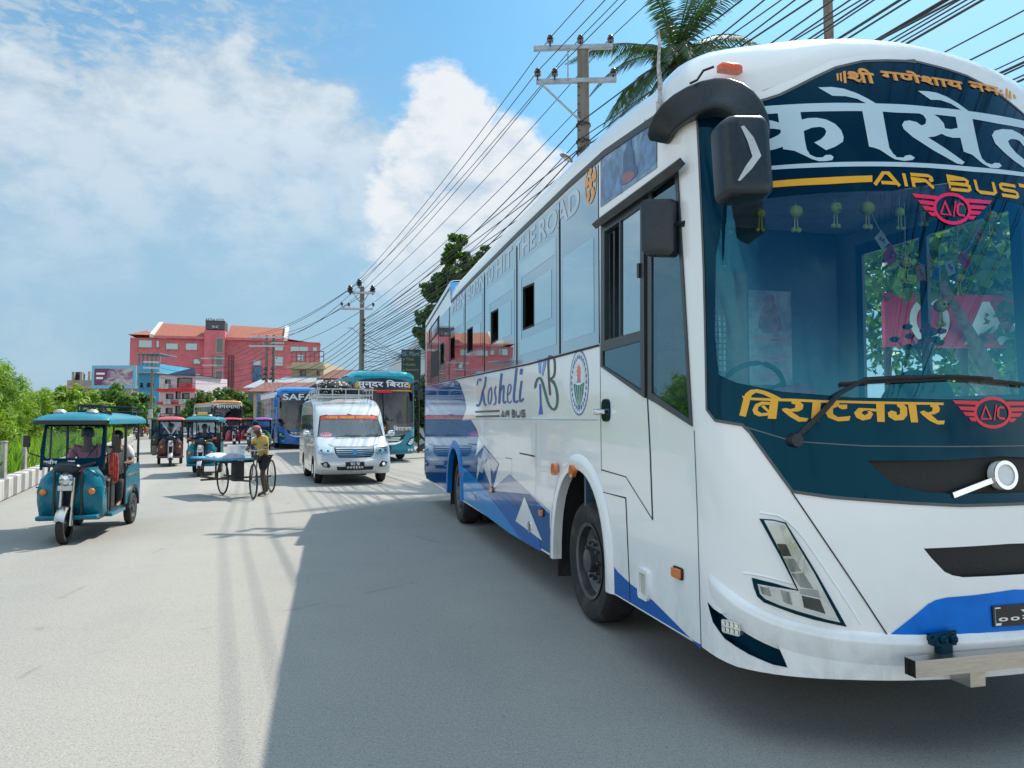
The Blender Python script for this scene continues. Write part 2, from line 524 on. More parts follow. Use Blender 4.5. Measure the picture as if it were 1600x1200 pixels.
# ================================================================== the road, the ground
def asphalt():
    m = bpy.data.materials.new('dusty_asphalt'); m.use_nodes = True; t = m.node_tree; b = t.nodes['Principled BSDF']
    p = nnode(t, 'ShaderNodeNewGeometry', out=0)
    big = noise(t, p, .13, 5, .6); med = noise(t, p, 1.3, 6, .65); fin = noise(t, p, 34, 4, .75); grit = noise(t, p, 85, 3, .7)
    c = mixc(t, big.step(.3, .7), (.272, .257, .235), (.345, .325, .292))
    c = mixc(t, med.step(.42, .7) * .35, c, (.24, .24, .235))
    # soft darker and paler bands that run along the carriageway
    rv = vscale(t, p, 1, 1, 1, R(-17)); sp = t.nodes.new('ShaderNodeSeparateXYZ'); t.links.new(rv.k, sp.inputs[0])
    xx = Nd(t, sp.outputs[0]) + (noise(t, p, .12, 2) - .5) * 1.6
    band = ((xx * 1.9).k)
    w = Nd(t, band)._m('SINE'); dark_band = w.step(.25, .95) * (big.step(.3, .6))
    c = mixc(t, dark_band * .32, c, (.20, .20, .198))
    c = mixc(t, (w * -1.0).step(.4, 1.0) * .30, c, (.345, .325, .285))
    c = mixc(t, fin.step(.35, .75) * .5, c, (.39, .375, .345))
    mid2 = noise(t, p, 14, 5, .75)
    c = mixc(t, mid2.step(.45, .75) * .35, c, (.22, .222, .22))
    c = mixc(t, grit.step(.55, .66) * .75, c, (.09, .09, .09))
    c = mixc(t, nnode(t, 'ShaderNodeTexVoronoi', {'Vector': p, 'Scale': 9.0}).step(.10, .03) * noise(t, p, 2.2, 3).step(.52, .66) * .8, c, (.06, .06, .06))
    c = mixc(t, grit.step(.42, .32) * .6, c, (.52, .50, .46))
    vo = nnode(t, 'ShaderNodeTexVoronoi', {'Vector': (vscale(t, p, 1, .55, 1, R(20))), 'Scale': .33, 'Randomness': 1.0}, feature='DISTANCE_TO_EDGE')
    vo2 = vo + (noise(t, p, 2.5, 5) - .5) * .03
    crack = (vo2 * -1.0).step(-.008, -.002) * med.step(.5, .62)
    c = mixc(t, crack * .30, c, (.12, .12, .11))
    st = noise(t, p, .55, 4, .6, .6).step(.66, .76)
    c = mixc(t, st * .35, c, (.17, .165, .155))
    t.links.new(c.k, b.inputs['Base Color'])
    t.links.new(((med - .5) * .2 + .78).k, b.inputs['Roughness']); b.inputs['Specular IOR Level'].default_value = .35
    bn = nnode(t, 'ShaderNodeBump', {'Strength': .35, 'Distance': .012, 'Height': fin + grit * .6})
    t.links.new(bn.k, b.inputs['Normal'])
    return m
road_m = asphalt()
earth_m = mat('dry_earth', (.30, .26, .20), .9, var=.3, scale=1.5, bump=.4, bscale=30, dirt=(.2, .22, .1), dirt_amt=.4)
MB().quad((-1500, -300, -.012), (1500, -300, -.012), (1500, 3500, -.012), (-1500, 3500, -.012)).build('ground', earth_m, smooth=0, fix=False)['kind'] = 'structure'
KA, KB_ = Vector((-10.3, 15.0, 0)), Vector((-29.0, 57.0, 0))
kd = (KB_ - KA).normalized(); kn = Vector((-kd.y, kd.x, 0))          # kn points away from the road, to the left
def road_pt(along, side): return KA + kd * along - kn * side
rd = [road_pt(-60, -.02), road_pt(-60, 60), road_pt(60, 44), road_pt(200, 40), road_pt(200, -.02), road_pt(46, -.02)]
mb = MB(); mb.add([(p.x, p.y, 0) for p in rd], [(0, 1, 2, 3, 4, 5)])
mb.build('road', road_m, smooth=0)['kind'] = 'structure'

# ================================================================== the big white coach
BO = Vector((.66881459, 5.811995, 0)); BA = math.atan2(.24620549, .96921765)
BD = Vector((-math.sin(BA), math.cos(BA), 0)); BN = Vector((math.cos(BA), math.sin(BA), 0))
BW = 2.75
def bl(p):
    q = Vector(p) - BO; return Vector((q.dot(BN), q.dot(BD), q.z))
def bw(p): return BO + BN * p[0] + BD * p[1] + Vector((0, 0, p[2]))
def SP(px, py, t=0.0):
    r = ray(px, py); e = EYE - BO; k = (t - e.dot(BN)) / r.dot(BN); p = e + r * k
    return (p.dot(BD), p.z)


class Front:
    """A raked, rounded coach front: (a, z) with a the distance round the front."""
    def __init__(s, w, s0, s1, bm, pw=.386):
        s.w, s.s0, s.s1, s.bm, s.pw = w, s0, s1, bm, pw
        th = np.linspace(0, math.pi, 4001); s.t = w / 2 * (1 - np.cos(th)); x = s.t / (w / 2)
        s.b = np.maximum(0, 1 - (1 - x) ** 2) ** pw
        y = bm(1.5) * s.b
        s.a = np.concatenate([[0], np.cumsum(np.hypot(np.diff(s.t), np.diff(y)))]); s.A = float(s.a[-1])
    def pos(s, a, z):
        a = min(max(a, 0), s.A); t = float(np.interp(a, s.a, s.t)); b = float(np.interp(a, s.a, s.b))
        return Vector((t, s.s0 + s.s1 * z - s.bm(z) * b, z))
    def __call__(s, a, z, o=0.0):
        p = s.pos(a, z)
        if not o: return p
        e = .012; n = (s.pos(a + e, z) - s.pos(a - e, z)).cross(s.pos(a, z + e) - s.pos(a, z - e))
        n.normalize()
        return p + n * o
    def t2a(s, t): return float(np.interp(t, s.t, s.a))
    def mir(s, poly): return [(s.A - a, z) for a, z in poly]
    def sym(s, half): return list(half) + [(s.A - a, z) for a, z in reversed(half)]

FB = Front(BW, -1.67, .083, lambda z: .70 + .10 * z - .043 * z * z)
def FP(px, py):
    r = ray(px, py); e = EYE - BO
    ds, dt, d3 = r.dot(BD), r.dot(BN), r.z; k = 3.0
    while k < 9:
        s_, t_, z_ = e.dot(BD) + k * ds, e.dot(BN) + k * dt, CAM_H + k * d3
        if 0 <= t_ <= BW:
            b = max(0, 1 - (1 - t_ / (BW / 2)) ** 2) ** .386
            if s_ >= FB.s0 + FB.s1 * z_ - FB.bm(z_) * b: return (FB.t2a(t_), z_)
        k += .002
    return (FB.t2a(BW), 1.0)
def FPS(l): return [FP(*p) for p in l]
def side(s_, z, o=0.0): return Vector((-o, s_, z))
def SPS(l): return [SP(*p) for p in l]

bus = thing('coach', 'huge white coach with blue livery and yellow lettering, filling the right side', 'bus', BO, BA)

# --- body: right side, roof, front shell, rear
WF, WR, WHR = .45, 6.5, .5
def arch(c, r, zt, z0=.40, n=16):
    return [(c + r * math.cos(math.pi * i / n), z0 + (zt - z0) * math.sin(math.pi * i / n) ** .8) for i in range(n + 1)]
z_t = 3.80
roof_dz = lambda y: float(np.interp(y, [-1.2, -.3, .5, 3, 6.9], [-.12, -.03, 0, 0, -.06]))
zr = lambda t: float(np.interp(min(t, BW - t), [0, .015, .05, .12, .3, .7, 1.375], [z_t, 3.90, 3.97, 4.01, 4.03, 4.05, 4.06]))
zc = lambda t: float(np.interp(min(t, BW - t), [0, .03, .08, .18, .4, .7, 1.0, 1.375], [3.69, 3.83, 3.92, 3.96, 3.985, 4.03, 4.06, 4.075]))
side_out = [(FB.pos(0, z)[1], z) for z in np.linspace(.40, 3.69, 12)][::-1]
side_out += arch(WF + .0, .66, 1.27)[::-1] + arch(WR, .62, 1.22, .43)[::-1] + [(9.9, .45), (10.15, .6), (10.18, 3.72), (7.06, 4.03), (6.86, z_t - .06), (5, z_t - .03), (2.4, z_t), (.5, z_t), (-.3, z_t - .03), (-1.0, z_t - .10)]
win_hole = [(-.06, 2.27), (-.06, 3.68), (6.8, 3.60), (9.95, 3.47), (9.95, 2.40)]
dr_hole = SPS([(944, 344), (1058, 262), (1082, 662), (1010, 622), (944, 572)])
surface('side_body', [side_out, win_hole, dr_hole], side, 0, white, bus, step=.35)
far = lambda s_, z, o=0.0: Vector((BW + o, s_, z))
far_hole = [(-1.32, 1.72), (-1.25, 3.3), (.42, 3.3), (.42, 1.72)]
surface('side_body', [side_out, far_hole], far, 0, white, bus, step=.6)
lip_t = [0, .1, .363, .554, .813, 1.171, 1.375]; lip_z = [3.55, 3.58, 3.575, 3.66, 3.80, 3.88, 3.90]
zl = lambda t: float(np.interp(min(t, BW - t), lip_t, lip_z))
mb = MB(); rings = []
aa = [FB.A * (1 - math.cos(math.pi * i / 44)) / 2 for i in range(45)]
for a in aa:
    t = FB.pos(a, 1.5).x; p0 = FB(a, zl(t)); h = zc(t)
    e = min(1, min(t, BW - t) / .25)
    p1 = Vector((t, p0.y + .02, h)); p2 = Vector((t, min(p0.y + .42, -1.12), h))
    ring = [p0 * (1 - k) ** 2 + p1 * (2 * k * (1 - k)) + p2 * k * k for k in (0, .15, .3, .45, .6, .75, .9, 1)]
    ring += [Vector((t, -1.06, h)), Vector((t, -1.0, h - .02 * e)), Vector((t, -.93, (zr(t) - .09 + h) / 2)), *[Vector((t, y, zr(t) + roof_dz(y))) for y in (-.86, -.3, .5, 2.5, 5, 6.9)]]
    rings.append(ring)
mb.loft(rings, caps=False, closed=False)
mb.build('roof', white, bus, smooth=60)
# raised rear cowl with its blue front slope
mb = MB(); rings = []
for t in [0, .02, .06, .15, .5, 1.375, BW - .5, BW - .15, BW - .06, BW - .02, BW]:
    k = float(np.interp(min(t, BW - t), [0, .02, .06, .15, .5, 1.375], [0, .03, .05, .06, .07, .08]))
    rings.append([Vector((t, s_, z + k)) for s_, z in ((7.04, 4.0), (7.1, 4.02), (8.6, 3.86), (10.1, 3.72), (10.18, 3.6), (10.18, .5))])
mb.loft(rings, caps=False, closed=False); mb.build('rear_cowl', white, bus, smooth=50)
blue_pl = mat('blue_paint', (.035, .30, .78), .25, coat=.8, var=.04)
mb = MB(); mb.add([(0.0, 6.86, 3.68), (BW, 6.86, 3.68), (BW, 7.05, 4.08), (0.0, 7.05, 4.03), (1.375, 7.05, 4.11), (1.375, 6.72, 3.8)], [(0, 3, 4, 5), (5, 4, 2, 1)])
mb.build('cowl_front', mat('sky_blue_paint', (.05, .42, .82), .3, coat=.6), bus, smooth=0)
surface('cowl_edge', [stroke([(6.84, 3.66), (7.03, 3.97)], .06)], side, .012, mat('deep_blue_paint', (.02, .16, .42), .3, coat=.6), bus)
MB().box((BW / 2, 4.9, .55), (BW - 1.4, 10.3, .05)).box((BW / 2, 3.5, .551), (BW - .06, 4.4, .05)).box((BW / 2, 8.7, .551), (BW - .06, 2.8, .05)).box((BW / 2, -.85, .551), (BW - .1, 1.1, .05)).build('floor_pan', darkin, bus)
# wheel housings
for c, r in ((WF, .69), (WR, .65)):
    for x0, x1 in ((.012, .62), (BW - .62, BW - .012)):
        rr = [[Vector((x, c + r * math.cos(math.pi * i / 14), .42 + r * 1.28 * math.sin(math.pi * i / 14))) for i in range(15)] for x in (x0, x1)]
        m_ = MB().loft(rr, caps=False, closed=False)
        xx = x1 if x0 < 1 else x0
        m_.add([(xx, q.y, q.z) for q in rr[0]], [tuple(range(15))]); m_.build('wheel_housing', blackmatte, bus, smooth=0)

# --- front shell with its openings
mask_half = [FP(*p) for p in ((1090, 196), (1100, 420), (1105, 640))] 
mask_half = [(max(a, .055), z) for a, z in mask_half] + FPS([(1118, 657), (1160, 664), (1172, 676), (1238, 768), (1300, 777), (1420, 786), (1500, 790)])
mtop = [(FB.t2a(t), z) for t, z in ((1.375, 3.845), (1.171, 3.825), (1.0, 3.80), (.813, 3.74), (.68, 3.67), (.554, 3.60), (.45, 3.545), (.363, 3.515), (.25, 3.49), (.13, 3.47))]
mask_poly = FB.sym(mtop + [(max(mask_half[0][0], .055), 3.45)] + mask_half)
lowgrille = FB.sym(FPS([(1443, 857), (1455, 872), (1475, 893), (1488, 899), (1505, 902)]) )
zz = lowgrille[0][1]; lowgrille = FB.sym([(FB.A / 2, zz + .01)] + FPS([(1443, 857), (1455, 872), (1475, 893), (1488, 899), (1505, 902)]))
def z2(l, ox, oy, k): return [FP(ox + x / k, oy + y / k) for x, y in l]
fog = z2([(65, 748), (90, 775), (120, 795), (180, 800), (230, 812), (280, 842), (320, 880), (350, 915), (370, 950), (388, 990), (400, 1020), (340, 1008), (240, 965), (140, 900), (90, 830)], 1080, 660, 2.667)
out_half = [(0, zl(0)), (0, 2.0), (0, .40)] + FPS([(1150, 1041), (1230, 1056), (1330, 1062), (1420, 1063)])
topl = [(FB.t2a(t), zl(t)) for t in (1.375, 1.17, .99, .813, .68, .554, .45, .363, .25, .1, .04)]
front_out = FB.sym(topl + out_half)
fogm = FB.mir(fog)
surface('front_shell', [front_out, mask_poly, lowgrille, fog, fogm], FB, 0, white, bus, step=.07, smooth=50)
mesh_m = mat('black_mesh', (.01, .011, .012), .6, var=.9, scale=160)
surface('grille', [lowgrille], FB, -.05, mesh_m, bus, step=.15, walls=.0)
for q in (fog, fogm):
    surface('fog_lamp_bay', [q], FB, -.035, blackgloss, bus, step=.08, walls=.004)
a_, z_ = FP(1144, 980)
for ca in (a_, FB.A - a_):
    fl = surface('fog_lamp', [rrect(ca - .055, z_ - .035, ca + .055, z_ + .035, .012)], FB, .02, silver, bus, walls=-.03)
    for i in range(4):
        for j in range(2):
            x, y = ca - .039 + .026 * i, z_ - .016 + .032 * j
            surface('lamp_cell', [rrect(x - .010, y - .012, x + .010, y + .012, .004)], FB, .024, mat('lens_bright', (.75, .74, .62), .2, var=.3), fl)
# black surround and clear windscreen
cl_half = [(FB.A / 2, 3.03)] + FPS([(1400, 297), (1300, 300), (1210, 308), (1132, 318)]) + FPS([(1118, 400), (1116, 520), (1122, 585), (1150, 598), (1220, 612), (1330, 621), (1480, 624)])
clear = FB.sym(cl_half)
gr_half = [(FB.A / 2, 1.485)] + FPS([(1480, 719), (1355, 720), (1375, 740), (1400, 758), (1440, 768), (1490, 772)])
mgrille = FB.sym(gr_half)
surface('windscreen_surround', [mask_poly, clear, mgrille], FB, .003, blackgloss, bus, step=.07, walls=-.01, smooth=50)
surface('grille', [mgrille], FB, -.03, mesh_m, bus, step=.15, walls=.003)
surface('windscreen', [clear], FB, .001, glass('windscreen_glass', (.76, .96, 1.0), 2.1, .004, gcol=(.13, .70, 1.0)), bus, step=.09, smooth=60)
surface('mask_seal', [s_ for s_ in stroke(resample(mask_poly, .07), .016, True)], FB, .006, mat('grey_seal', (.10, .11, .12), .6), bus)
# the thin seam under the black surround and other panel gaps
def resample2(p, k):
    return resample(list(p), k)[:-max(1, int(math.ceil((Vector(p[0]) - Vector(p[-1])).length / k)))] + [tuple(p[-1])]
seam = [FP(1162, 666), FP(1240, 690), FP(1350, 697), FP(1480, 698)]
surface('lower_seam', [stroke([(a, z) for a, z in seam] + [(FB.A - a, z) for a, z in seam[::-1]], .006)], FB, .010, mat('seam_grey', (.10, .13, .15), .4), bus, step=.05)
creases = [stroke(resample2([FP(1236, 768), FP(1290, 848), FP(1387, 994)], .03), .007)]
creases += [stroke(FB.mir(resample2([FP(1236, 768), FP(1290, 848), FP(1387, 994)], .03)), .007)]

for cr in creases: surface('bumper_seam', cr, FB, .005, blackmatte, bus, step=.03)
# blue number panel and the plate
bp = FPS([(1385, 995), (1420, 968), (1450, 943), (1462, 937), (1480, 933), (1520, 930)])
bpan = [(FB.A / 2, bp[-1][1] + .02)] + bp[::-1]
surface('number_panel', [FB.sym([(FB.A / 2, .805)] + bp[::-1] + [(bp[0][0] + .25, .592)])], FB, .004, mat('bumper_blue', (.002, .16, .66), .3, stint=(.3, .7, 1)), bus, step=.12)
pa, pz = FP(1547, 946); pa2, pz2 = FP(1549, 979)
pl = surface('number_plate', [[(pa, pz), (pa, pz2), (pa + .5, pz2), (pa + .5, pz)]], FB, .014, mat('plate_black', (.015, .015, .017), .35), bus, step=.2, walls=.004)
surface('plate_border', stroke([(pa + .012, pz - .012), (pa + .012, pz2 + .012), (pa + .488, pz2 + .012), (pa + .488, pz - .012)], .006, True), FB, .0155, whitep, pl)
hp = pz - pz2
letters('plate_letters', '\u092a\u0926\u0947\u0936 \u0967', (pa + .17, pz2 + hp * .58, pa + .40, pz - .02), FB, .0155, whitep, pl, bold=.02)
surface('plate_letters', [stroke([(pa + .185, pz - hp * .33), (pa + .205, pz - hp * .25)], .008)], FB, .0156, whitep, pl)
letters('plate_letters', '\u0966\u0966\u0968\u0968 \u0916', (pa + .03, pz2 + .02, pa + .46, pz2 + hp * .48), FB, .0155, whitep, pl, bold=.02)
# bright lip of the bumper: a real ridge
lip = FPS([(1106, 902), (1130, 925), (1170, 955), (1230, 980), (1300, 995), (1385, 1003), (1480, 1003)])
lip = lip + FB.mir(lip)[::-1]
pts = [FB(a, z, .0) for a, z in smoothpoly(lip, 2, False)]
rings = []
for i, (a, z) in enumerate(smoothpoly(lip, 2, False)):
    e = min(1, i / 8, (len(pts) - 1 - i) / 8) * .03
    rings.append([FB(a, z + .045, -.004), FB(a, z + .012, e), FB(a, z - .012, e * 1.05), FB(a, z - .13, -.004)])
MB().loft(rings, caps=False, closed=False).build('bumper_lip', white, bus, smooth=70, fix=False)

# --- headlights
def hz(l): return [FP(1140 + x / 4.286, 780 + y / 4.286) for x, y in l]
hl_out = hz([(200, 130), (290, 135), (375, 155), (580, 490), (782, 853), (700, 836), (560, 805), (450, 772), (330, 728), (230, 690), (185, 650), (163, 590), (150, 525), (300, 562), (450, 605), (330, 370)])
hl_in = hz([(232, 140), (300, 144), (368, 163), (560, 488), (735, 822), (640, 800), (460, 748), (330, 705), (240, 665), (205, 630), (190, 565), (300, 585), (462, 612), (340, 350)])
cells = [([(317, 296), (378, 300), (412, 378), (352, 380)], 'dark'), ([(362, 392), (432, 398), (478, 480), (408, 488)], 'mid'), ([(412, 496), (492, 490), (560, 600), (470, 585)], 'mid'),
         ([(240, 145), (318, 158), (372, 290), (315, 288)], 'bright'), ([(330, 170), (372, 166), (700, 790), (640, 770)], 'bright'),
         ([(205, 582), (262, 590), (280, 650), (222, 632)], 'mid'), ([(272, 592), (330, 603), (350, 682), (290, 655)], 'bright'), ([(340, 605), (398, 618), (420, 708), (360, 686)], 'mid'),
         ([(408, 622), (462, 632), (480, 722), (430, 711)], 'bright'), ([(480, 642), (600, 668), (640, 765), (495, 722)], 'dark'), ([(465, 600), (590, 605), (605, 660), (470, 632)], 'pale')]
cm = {'dark': mat('lamp_dark', (.05, .06, .065), .12, .5, var=.25, scale=14), 'mid': mat('lamp_mid', (.30, .33, .35), .14, .7, var=.35, scale=30, aniso=(1, 1, .15)),
      'bright': mat('lamp_bright', (.80, .83, .84), .10, .7, var=.03), 'pale': mat('lamp_pale', (.7, .72, .7), .4)}
for mir in (False, True):
    fx = (lambda p: FB.mir(p)) if mir else (lambda p: p)
    h = surface('headlight', [fx(hl_out)], FB, .006, blackgloss, bus, step=.08, walls=-.01)
    surface('reflector', [fx(hl_in)], FB, .010, silver, h, step=.08)
    for poly, k in cells: surface('lamp_cell', [fx(hz(poly))], FB, .013, cm[k], h, walls=.0105)
    surface('lens', [fx(hl_in)], FB, .022, lampglass, h, step=.08)
# crease of the headlight bay
for pth in ([(1187, 801), (1232, 808), (1300, 905), (1345, 975)], [(1160, 895), (1190, 899), (1238, 912)]):
    for mir in (False, True):
        q = FPS(pth); q = FB.mir(q) if mir else q
        MB().tube([FB(a, z, -.002) for a, z in smoothpoly(q, 2, False)], .007, 6).build('bay_crease', white, bus)

# --- lettering on the windscreen, cut to the photographed outlines
def A1(l): return [FP(1180 + x / 7.273, 130 + y / 7.273) for x, y in l]
def A2(l): return [FP(1380 + x / 7.273, 130 + y / 7.273) for x, y in l]
sp = lambda p, n=2: smoothpoly(p, n)
D = .006
def cut(name, polys, m=paleblue, off=D): return surface(name, polys, FB, off, m, bus, step=.09)
hd = A1([(-250, 310), (90, 270), (300, 255), (620, 238), (900, 232), (1250, 236), (1600, 246)]) + A2([(300, 255), (600, 285), (860, 310), (1000, 330), (1300, 375), (1600, 437)])
hd_b = A2([(1600, 522), (1300, 468), (1000, 412), (820, 390), (560, 362), (400, 352), (150, 342), (0, 332)]) + A1([(1440, 330), (1210, 324), (900, 326), (510, 336), (250, 350), (110, 360), (-240, 400)])
aR, zR = hd[-1]; 
hd = hd + [(aR + .25, zR - .055), (aR + .9, zR - .17)]; hd_b = [(aR + .9, zR - .25), (aR + .25, zR - .135)] + hd_b
cut('letter_bar', [hd + hd_b])
cut('letter', [A1([(250, 345), (508, 332), (522, 422), (600, 404), (700, 402), (800, 420), (900, 470), (970, 540), (998, 620), (990, 672), (900, 730), (800, 768), (665, 682), (740, 645), (785, 600), (800, 555), (780, 518), (730, 503), (640, 512), (545, 552), (560, 660), (580, 760), (620, 820), (690, 850), (760, 850), (790, 825), (850, 820), (886, 845), (870, 880), (800, 892), (720, 893), (640, 870), (560, 830), (440, 775), (312, 756), (312, 728), (220, 758), (140, 775), (20, 760), (-60, 700), (-90, 620), (-60, 520), (20, 450), (100, 430), (180, 432), (268, 455)]),
               A1([(285, 535), (200, 524), (100, 525), (40, 560), (30, 610), (60, 650), (125, 655), (200, 625), (260, 595), (285, 570)])])
cut('letter', [A1([(1210, 322), (1440, 328), (1480, 560), (1515, 740), (1560, 810), (1590, 832)]) + A2([(140, 848), (220, 852), (245, 830), (300, 822), (350, 852), (325, 880), (230, 890), (120, 870)]) + A1([(1540, 850), (1410, 765), (1350, 742), (1285, 728)])])
cut('letter', [A1([(708, 56), (860, 50), (1000, 70), (1140, 118), (1260, 178), (1370, 242), (1260, 240), (1150, 185), (1020, 155), (870, 152)])])
cut('letter', [A2([(385, 95), (500, 100), (600, 118), (720, 165), (840, 235), (960, 325), (870, 308), (760, 240), (640, 200), (530, 196)])])
cut('letter', [A2([(400, 350), (560, 360), (620, 398), (680, 465), (690, 520), (760, 530), (838, 515), (812, 388), (1002, 410), (1040, 600), (1075, 760), (1110, 860), (1160, 910), (1225, 930), (1255, 912), (1310, 915), (1336, 945), (1300, 972), (1210, 968), (1120, 920), (1000, 820), (905, 784), (866, 628), (780, 628), (700, 605), (652, 582), (580, 612), (498, 624), (700, 750), (915, 905), (890, 930), (830, 920), (560, 770), (330, 620), (225, 530), (203, 480), (230, 440), (290, 430), (370, 450), (425, 490), (470, 470), (480, 420), (450, 375)])])
la = A2([(1600, 625), (1540, 580), (1450, 535), (1340, 528), (1255, 548), (1225, 600), (1260, 690), (1360, 790), (1480, 890), (1600, 975)])
lb = A2([(1600, 880), (1500, 800), (1430, 720), (1405, 665), (1440, 640), (1500, 645), (1540, 665), (1600, 740)])
cut('letter', [la + [(la[-1][0] + .1, la[-1][1] - .05), (la[-1][0] + .13, la[-1][1])] + lb + [(lb[-1][0] + .12, lb[-1][1] - .02), (la[0][0] + .12, la[0][1] - .04)]])
aR, zR = FP(1590, 195)
cut('letter', [[(aR + .38, 3.5), (aR + .5, 3.49), (aR + .56, 3.22), (aR + .66, 3.14), (aR + .55, 3.13), (aR + .44, 3.2)]])
ul = [FP(1150, 270)] + A1([(165, 948), (600, 918), (1000, 902), (1600, 902)]) + A2([(500, 918), (1000, 958), (1600, 1022)])
ulb = A2([(1600, 1068), (1000, 1012), (500, 968), (0, 952)]) + A1([(1000, 955), (600, 968), (165, 992)]) + [FP(1150, 277)]
q = ul[-1][0]
cut('letter_bar', [ul + [(q + .9, ul[-1][1] - .10), (q + .9, ul[-1][1] - .15)] + ulb])
# yellow AIR BUS and its line
yl = FPS([(1128, 293), (1205, 284), (1290, 278), (1362, 275), (1362, 285), (1290, 289), (1205, 294), (1128, 303)])
cut('yellow_line', [yl], yellowp)
u, v = FP(1366, 291); u2, v2 = FP(1587, 300); vt = FP(1400, 271)[1]
def techno(name, strokes, box, w, surf, off, m, parent, slope=0.0, h=1.0):
    """Wide drawn lettering: strokes on a unit grid, x to the right, y up."""
    u0, v0, u1, v1 = box; xm = max(x for s_ in strokes for x, y in s_)
    for st in strokes:
        pts = [(u0 + x / xm * (u1 - u0), v0 + y * (v1 - v0) + slope * x / xm) for x, y in st]
        surface(name, stroke(pts, w), surf, off, m, parent, step=.06)
AIRBUS = [[(0, 0), (.55, .95), (.8, .95), (1.25, 0)], [(.35, .2), (1.1, .2)], [(1.6, 0), (1.6, 1)], [(2.0, 0), (2.0, .55), (2.7, .55), (3.05, 0)], [(1.95, .95), (2.9, .95), (3.05, .82), (3.05, .66), (2.9, .55)],
          [(4.0, .05), (5.0, .05), (5.15, .18), (5.15, .4), (5.0, .5), (4.0, .5), (4.0, .08)], [(4.0, .5), (4.0, .95), (4.95, .95), (5.1, .82), (5.05, .55)],
          [(5.6, 1), (5.6, .2), (5.75, .05), (6.6, .05), (6.75, .2), (6.75, 1)], [(8.3, .95), (7.35, .95), (7.2, .82), (7.2, .62), (7.35, .5), (8.15, .5), (8.3, .38), (8.3, .18), (8.15, .05), (7.15, .05)]]
techno('yellow_letters', AIRBUS, (u, v + .005, u2, vt), .021, FB, D, yellowp, bus)
q = FP(1590, 290)
cut('yellow_line', [[(q[0], q[1] - .012), (q[0] + .75, q[1] - .02), (q[0] + .75, q[1] + .008), (q[0], q[1] + .012)]], yellowp)
# wish above the name
a0, z0 = FP(1308, 134); a1, z1 = FP(1588, 152)
def Z7(l): return [FP(1290 + x / 5.161, 90 + y / 5.161) for x, y in l]
for qd in ([(82, 135), (98, 132), (102, 190), (88, 190)], [(108, 130), (122, 127), (128, 198), (114, 197)], [(134, 116), (156, 113), (164, 212), (144, 212)],
           [(1446, 250), (1462, 252), (1468, 330), (1452, 328)], [(1474, 262), (1488, 266), (1494, 342), (1478, 338)], [(1500, 272), (1518, 278), (1530, 334), (1512, 334)]):
    cut('orange_letters', [Z7(qd)], orangep)
def zl7(body, p, q_, bold=.03): 
    u0, v0 = FP(1290 + p[0] / 5.161, 90 + p[1] / 5.161); u1, v1 = FP(1290 + q_[0] / 5.161, 90 + q_[1] / 5.161)
    return u0, v0, u1, v1
def heavy(body, p0, p1, top):
    (u0, v0), = Z7([p0]); (u1, vb), = Z7([p1]); v1 = Z7([top])[0][1]
    for k, (du, dv) in enumerate(((0, 0), (.010, 0), (.005, .006), (.005, -.004))):
        letters('orange_letters', body, (u0 + du, vb + dv, u1 + du - .010, v1 + dv), FB, D + .0012 * k, orangep, bus, bold=.004, cut=.08)
heavy('\u0936\u0940', (182, 214), (404, 217), (300, 102))
cut('orange_letters', [Z7(q) for q in stroke([(292, 178), (268, 192), (252, 206)], 13)], orangep, D + .006)
heavy('\u0917\u0923\u0947\u0936\u093e\u092f', (466, 245), (1112, 268), (690, 125))
heavy('\u0928\u092e\u0903', (1172, 300), (1438, 322), (1200, 212))
# town name along the bottom, cut from the photographed outlines
def B1(l): return [FP(1140 + x / 4.571, 600 + y / 4.571) for x, y in l]
BI = [[(70, 225), (100, 110), (112, 70), (150, 42), (200, 38), (260, 52), (320, 78), (372, 106), (300, 104), (240, 75), (190, 62), (160, 80), (150, 105), (118, 235)],
      [(92, 84), (160, 98), (300, 104), (450, 106), (650, 116), (1000, 124), (1300, 130), (1522, 134), (1522, 152), (1300, 148), (1000, 142), (650, 134), (450, 126), (300, 122), (160, 116), (95, 102)],
      [(290, 112), (348, 118), (332, 250), (272, 248)], [(286, 130), (230, 126), (185, 145), (163, 185), (175, 215), (210, 232), (280, 225), (284, 205), (225, 208), (200, 190), (205, 165), (235, 148), (284, 150)], [(225, 160), (245, 150), (285, 195), (280, 212)],
      [(440, 122), (500, 125), (525, 150), (520, 180), (490, 197), (440, 198), (500, 238), (560, 246), (545, 268), (490, 270), (430, 235), (380, 195), (372, 178), (400, 172), (430, 180), (465, 172), (468, 148), (440, 140)],
      [(590, 128), (650, 132), (636, 268), (578, 262)], [(740, 134), (780, 134), (778, 158), (735, 175), (735, 215), (770, 238), (860, 230), (850, 262), (770, 268), (700, 240), (680, 200), (700, 162), (740, 150)], [(770, 148), (835, 148), (835, 178), (800, 182), (775, 170)],
      [(1040, 135), (1100, 140), (1102, 272), (1050, 270)], [(1045, 178), (975, 174), (915, 172), (885, 205), (900, 240), (945, 262), (1000, 250), (1020, 215), (1000, 190), (978, 185), (985, 210), (960, 225), (938, 208), (955, 190), (1045, 198)],
      [(1190, 140), (1235, 143), (1262, 170), (1262, 225), (1235, 258), (1175, 262), (1130, 235), (1124, 205), (1150, 190), (1185, 200), (1190, 225), (1212, 215), (1210, 175), (1190, 160)], [(1268, 145), (1326, 150), (1340, 275), (1290, 275)],
      [(1430, 145), (1480, 148), (1496, 175), (1490, 200), (1455, 218), (1430, 218), (1480, 262), (1530, 262), (1525, 288), (1480, 290), (1420, 262), (1370, 222), (1352, 200), (1380, 190), (1410, 205), (1440, 195), (1445, 170), (1425, 162)]]
for q in BI: cut('town_letters', [B1(q)], yellowp, D)
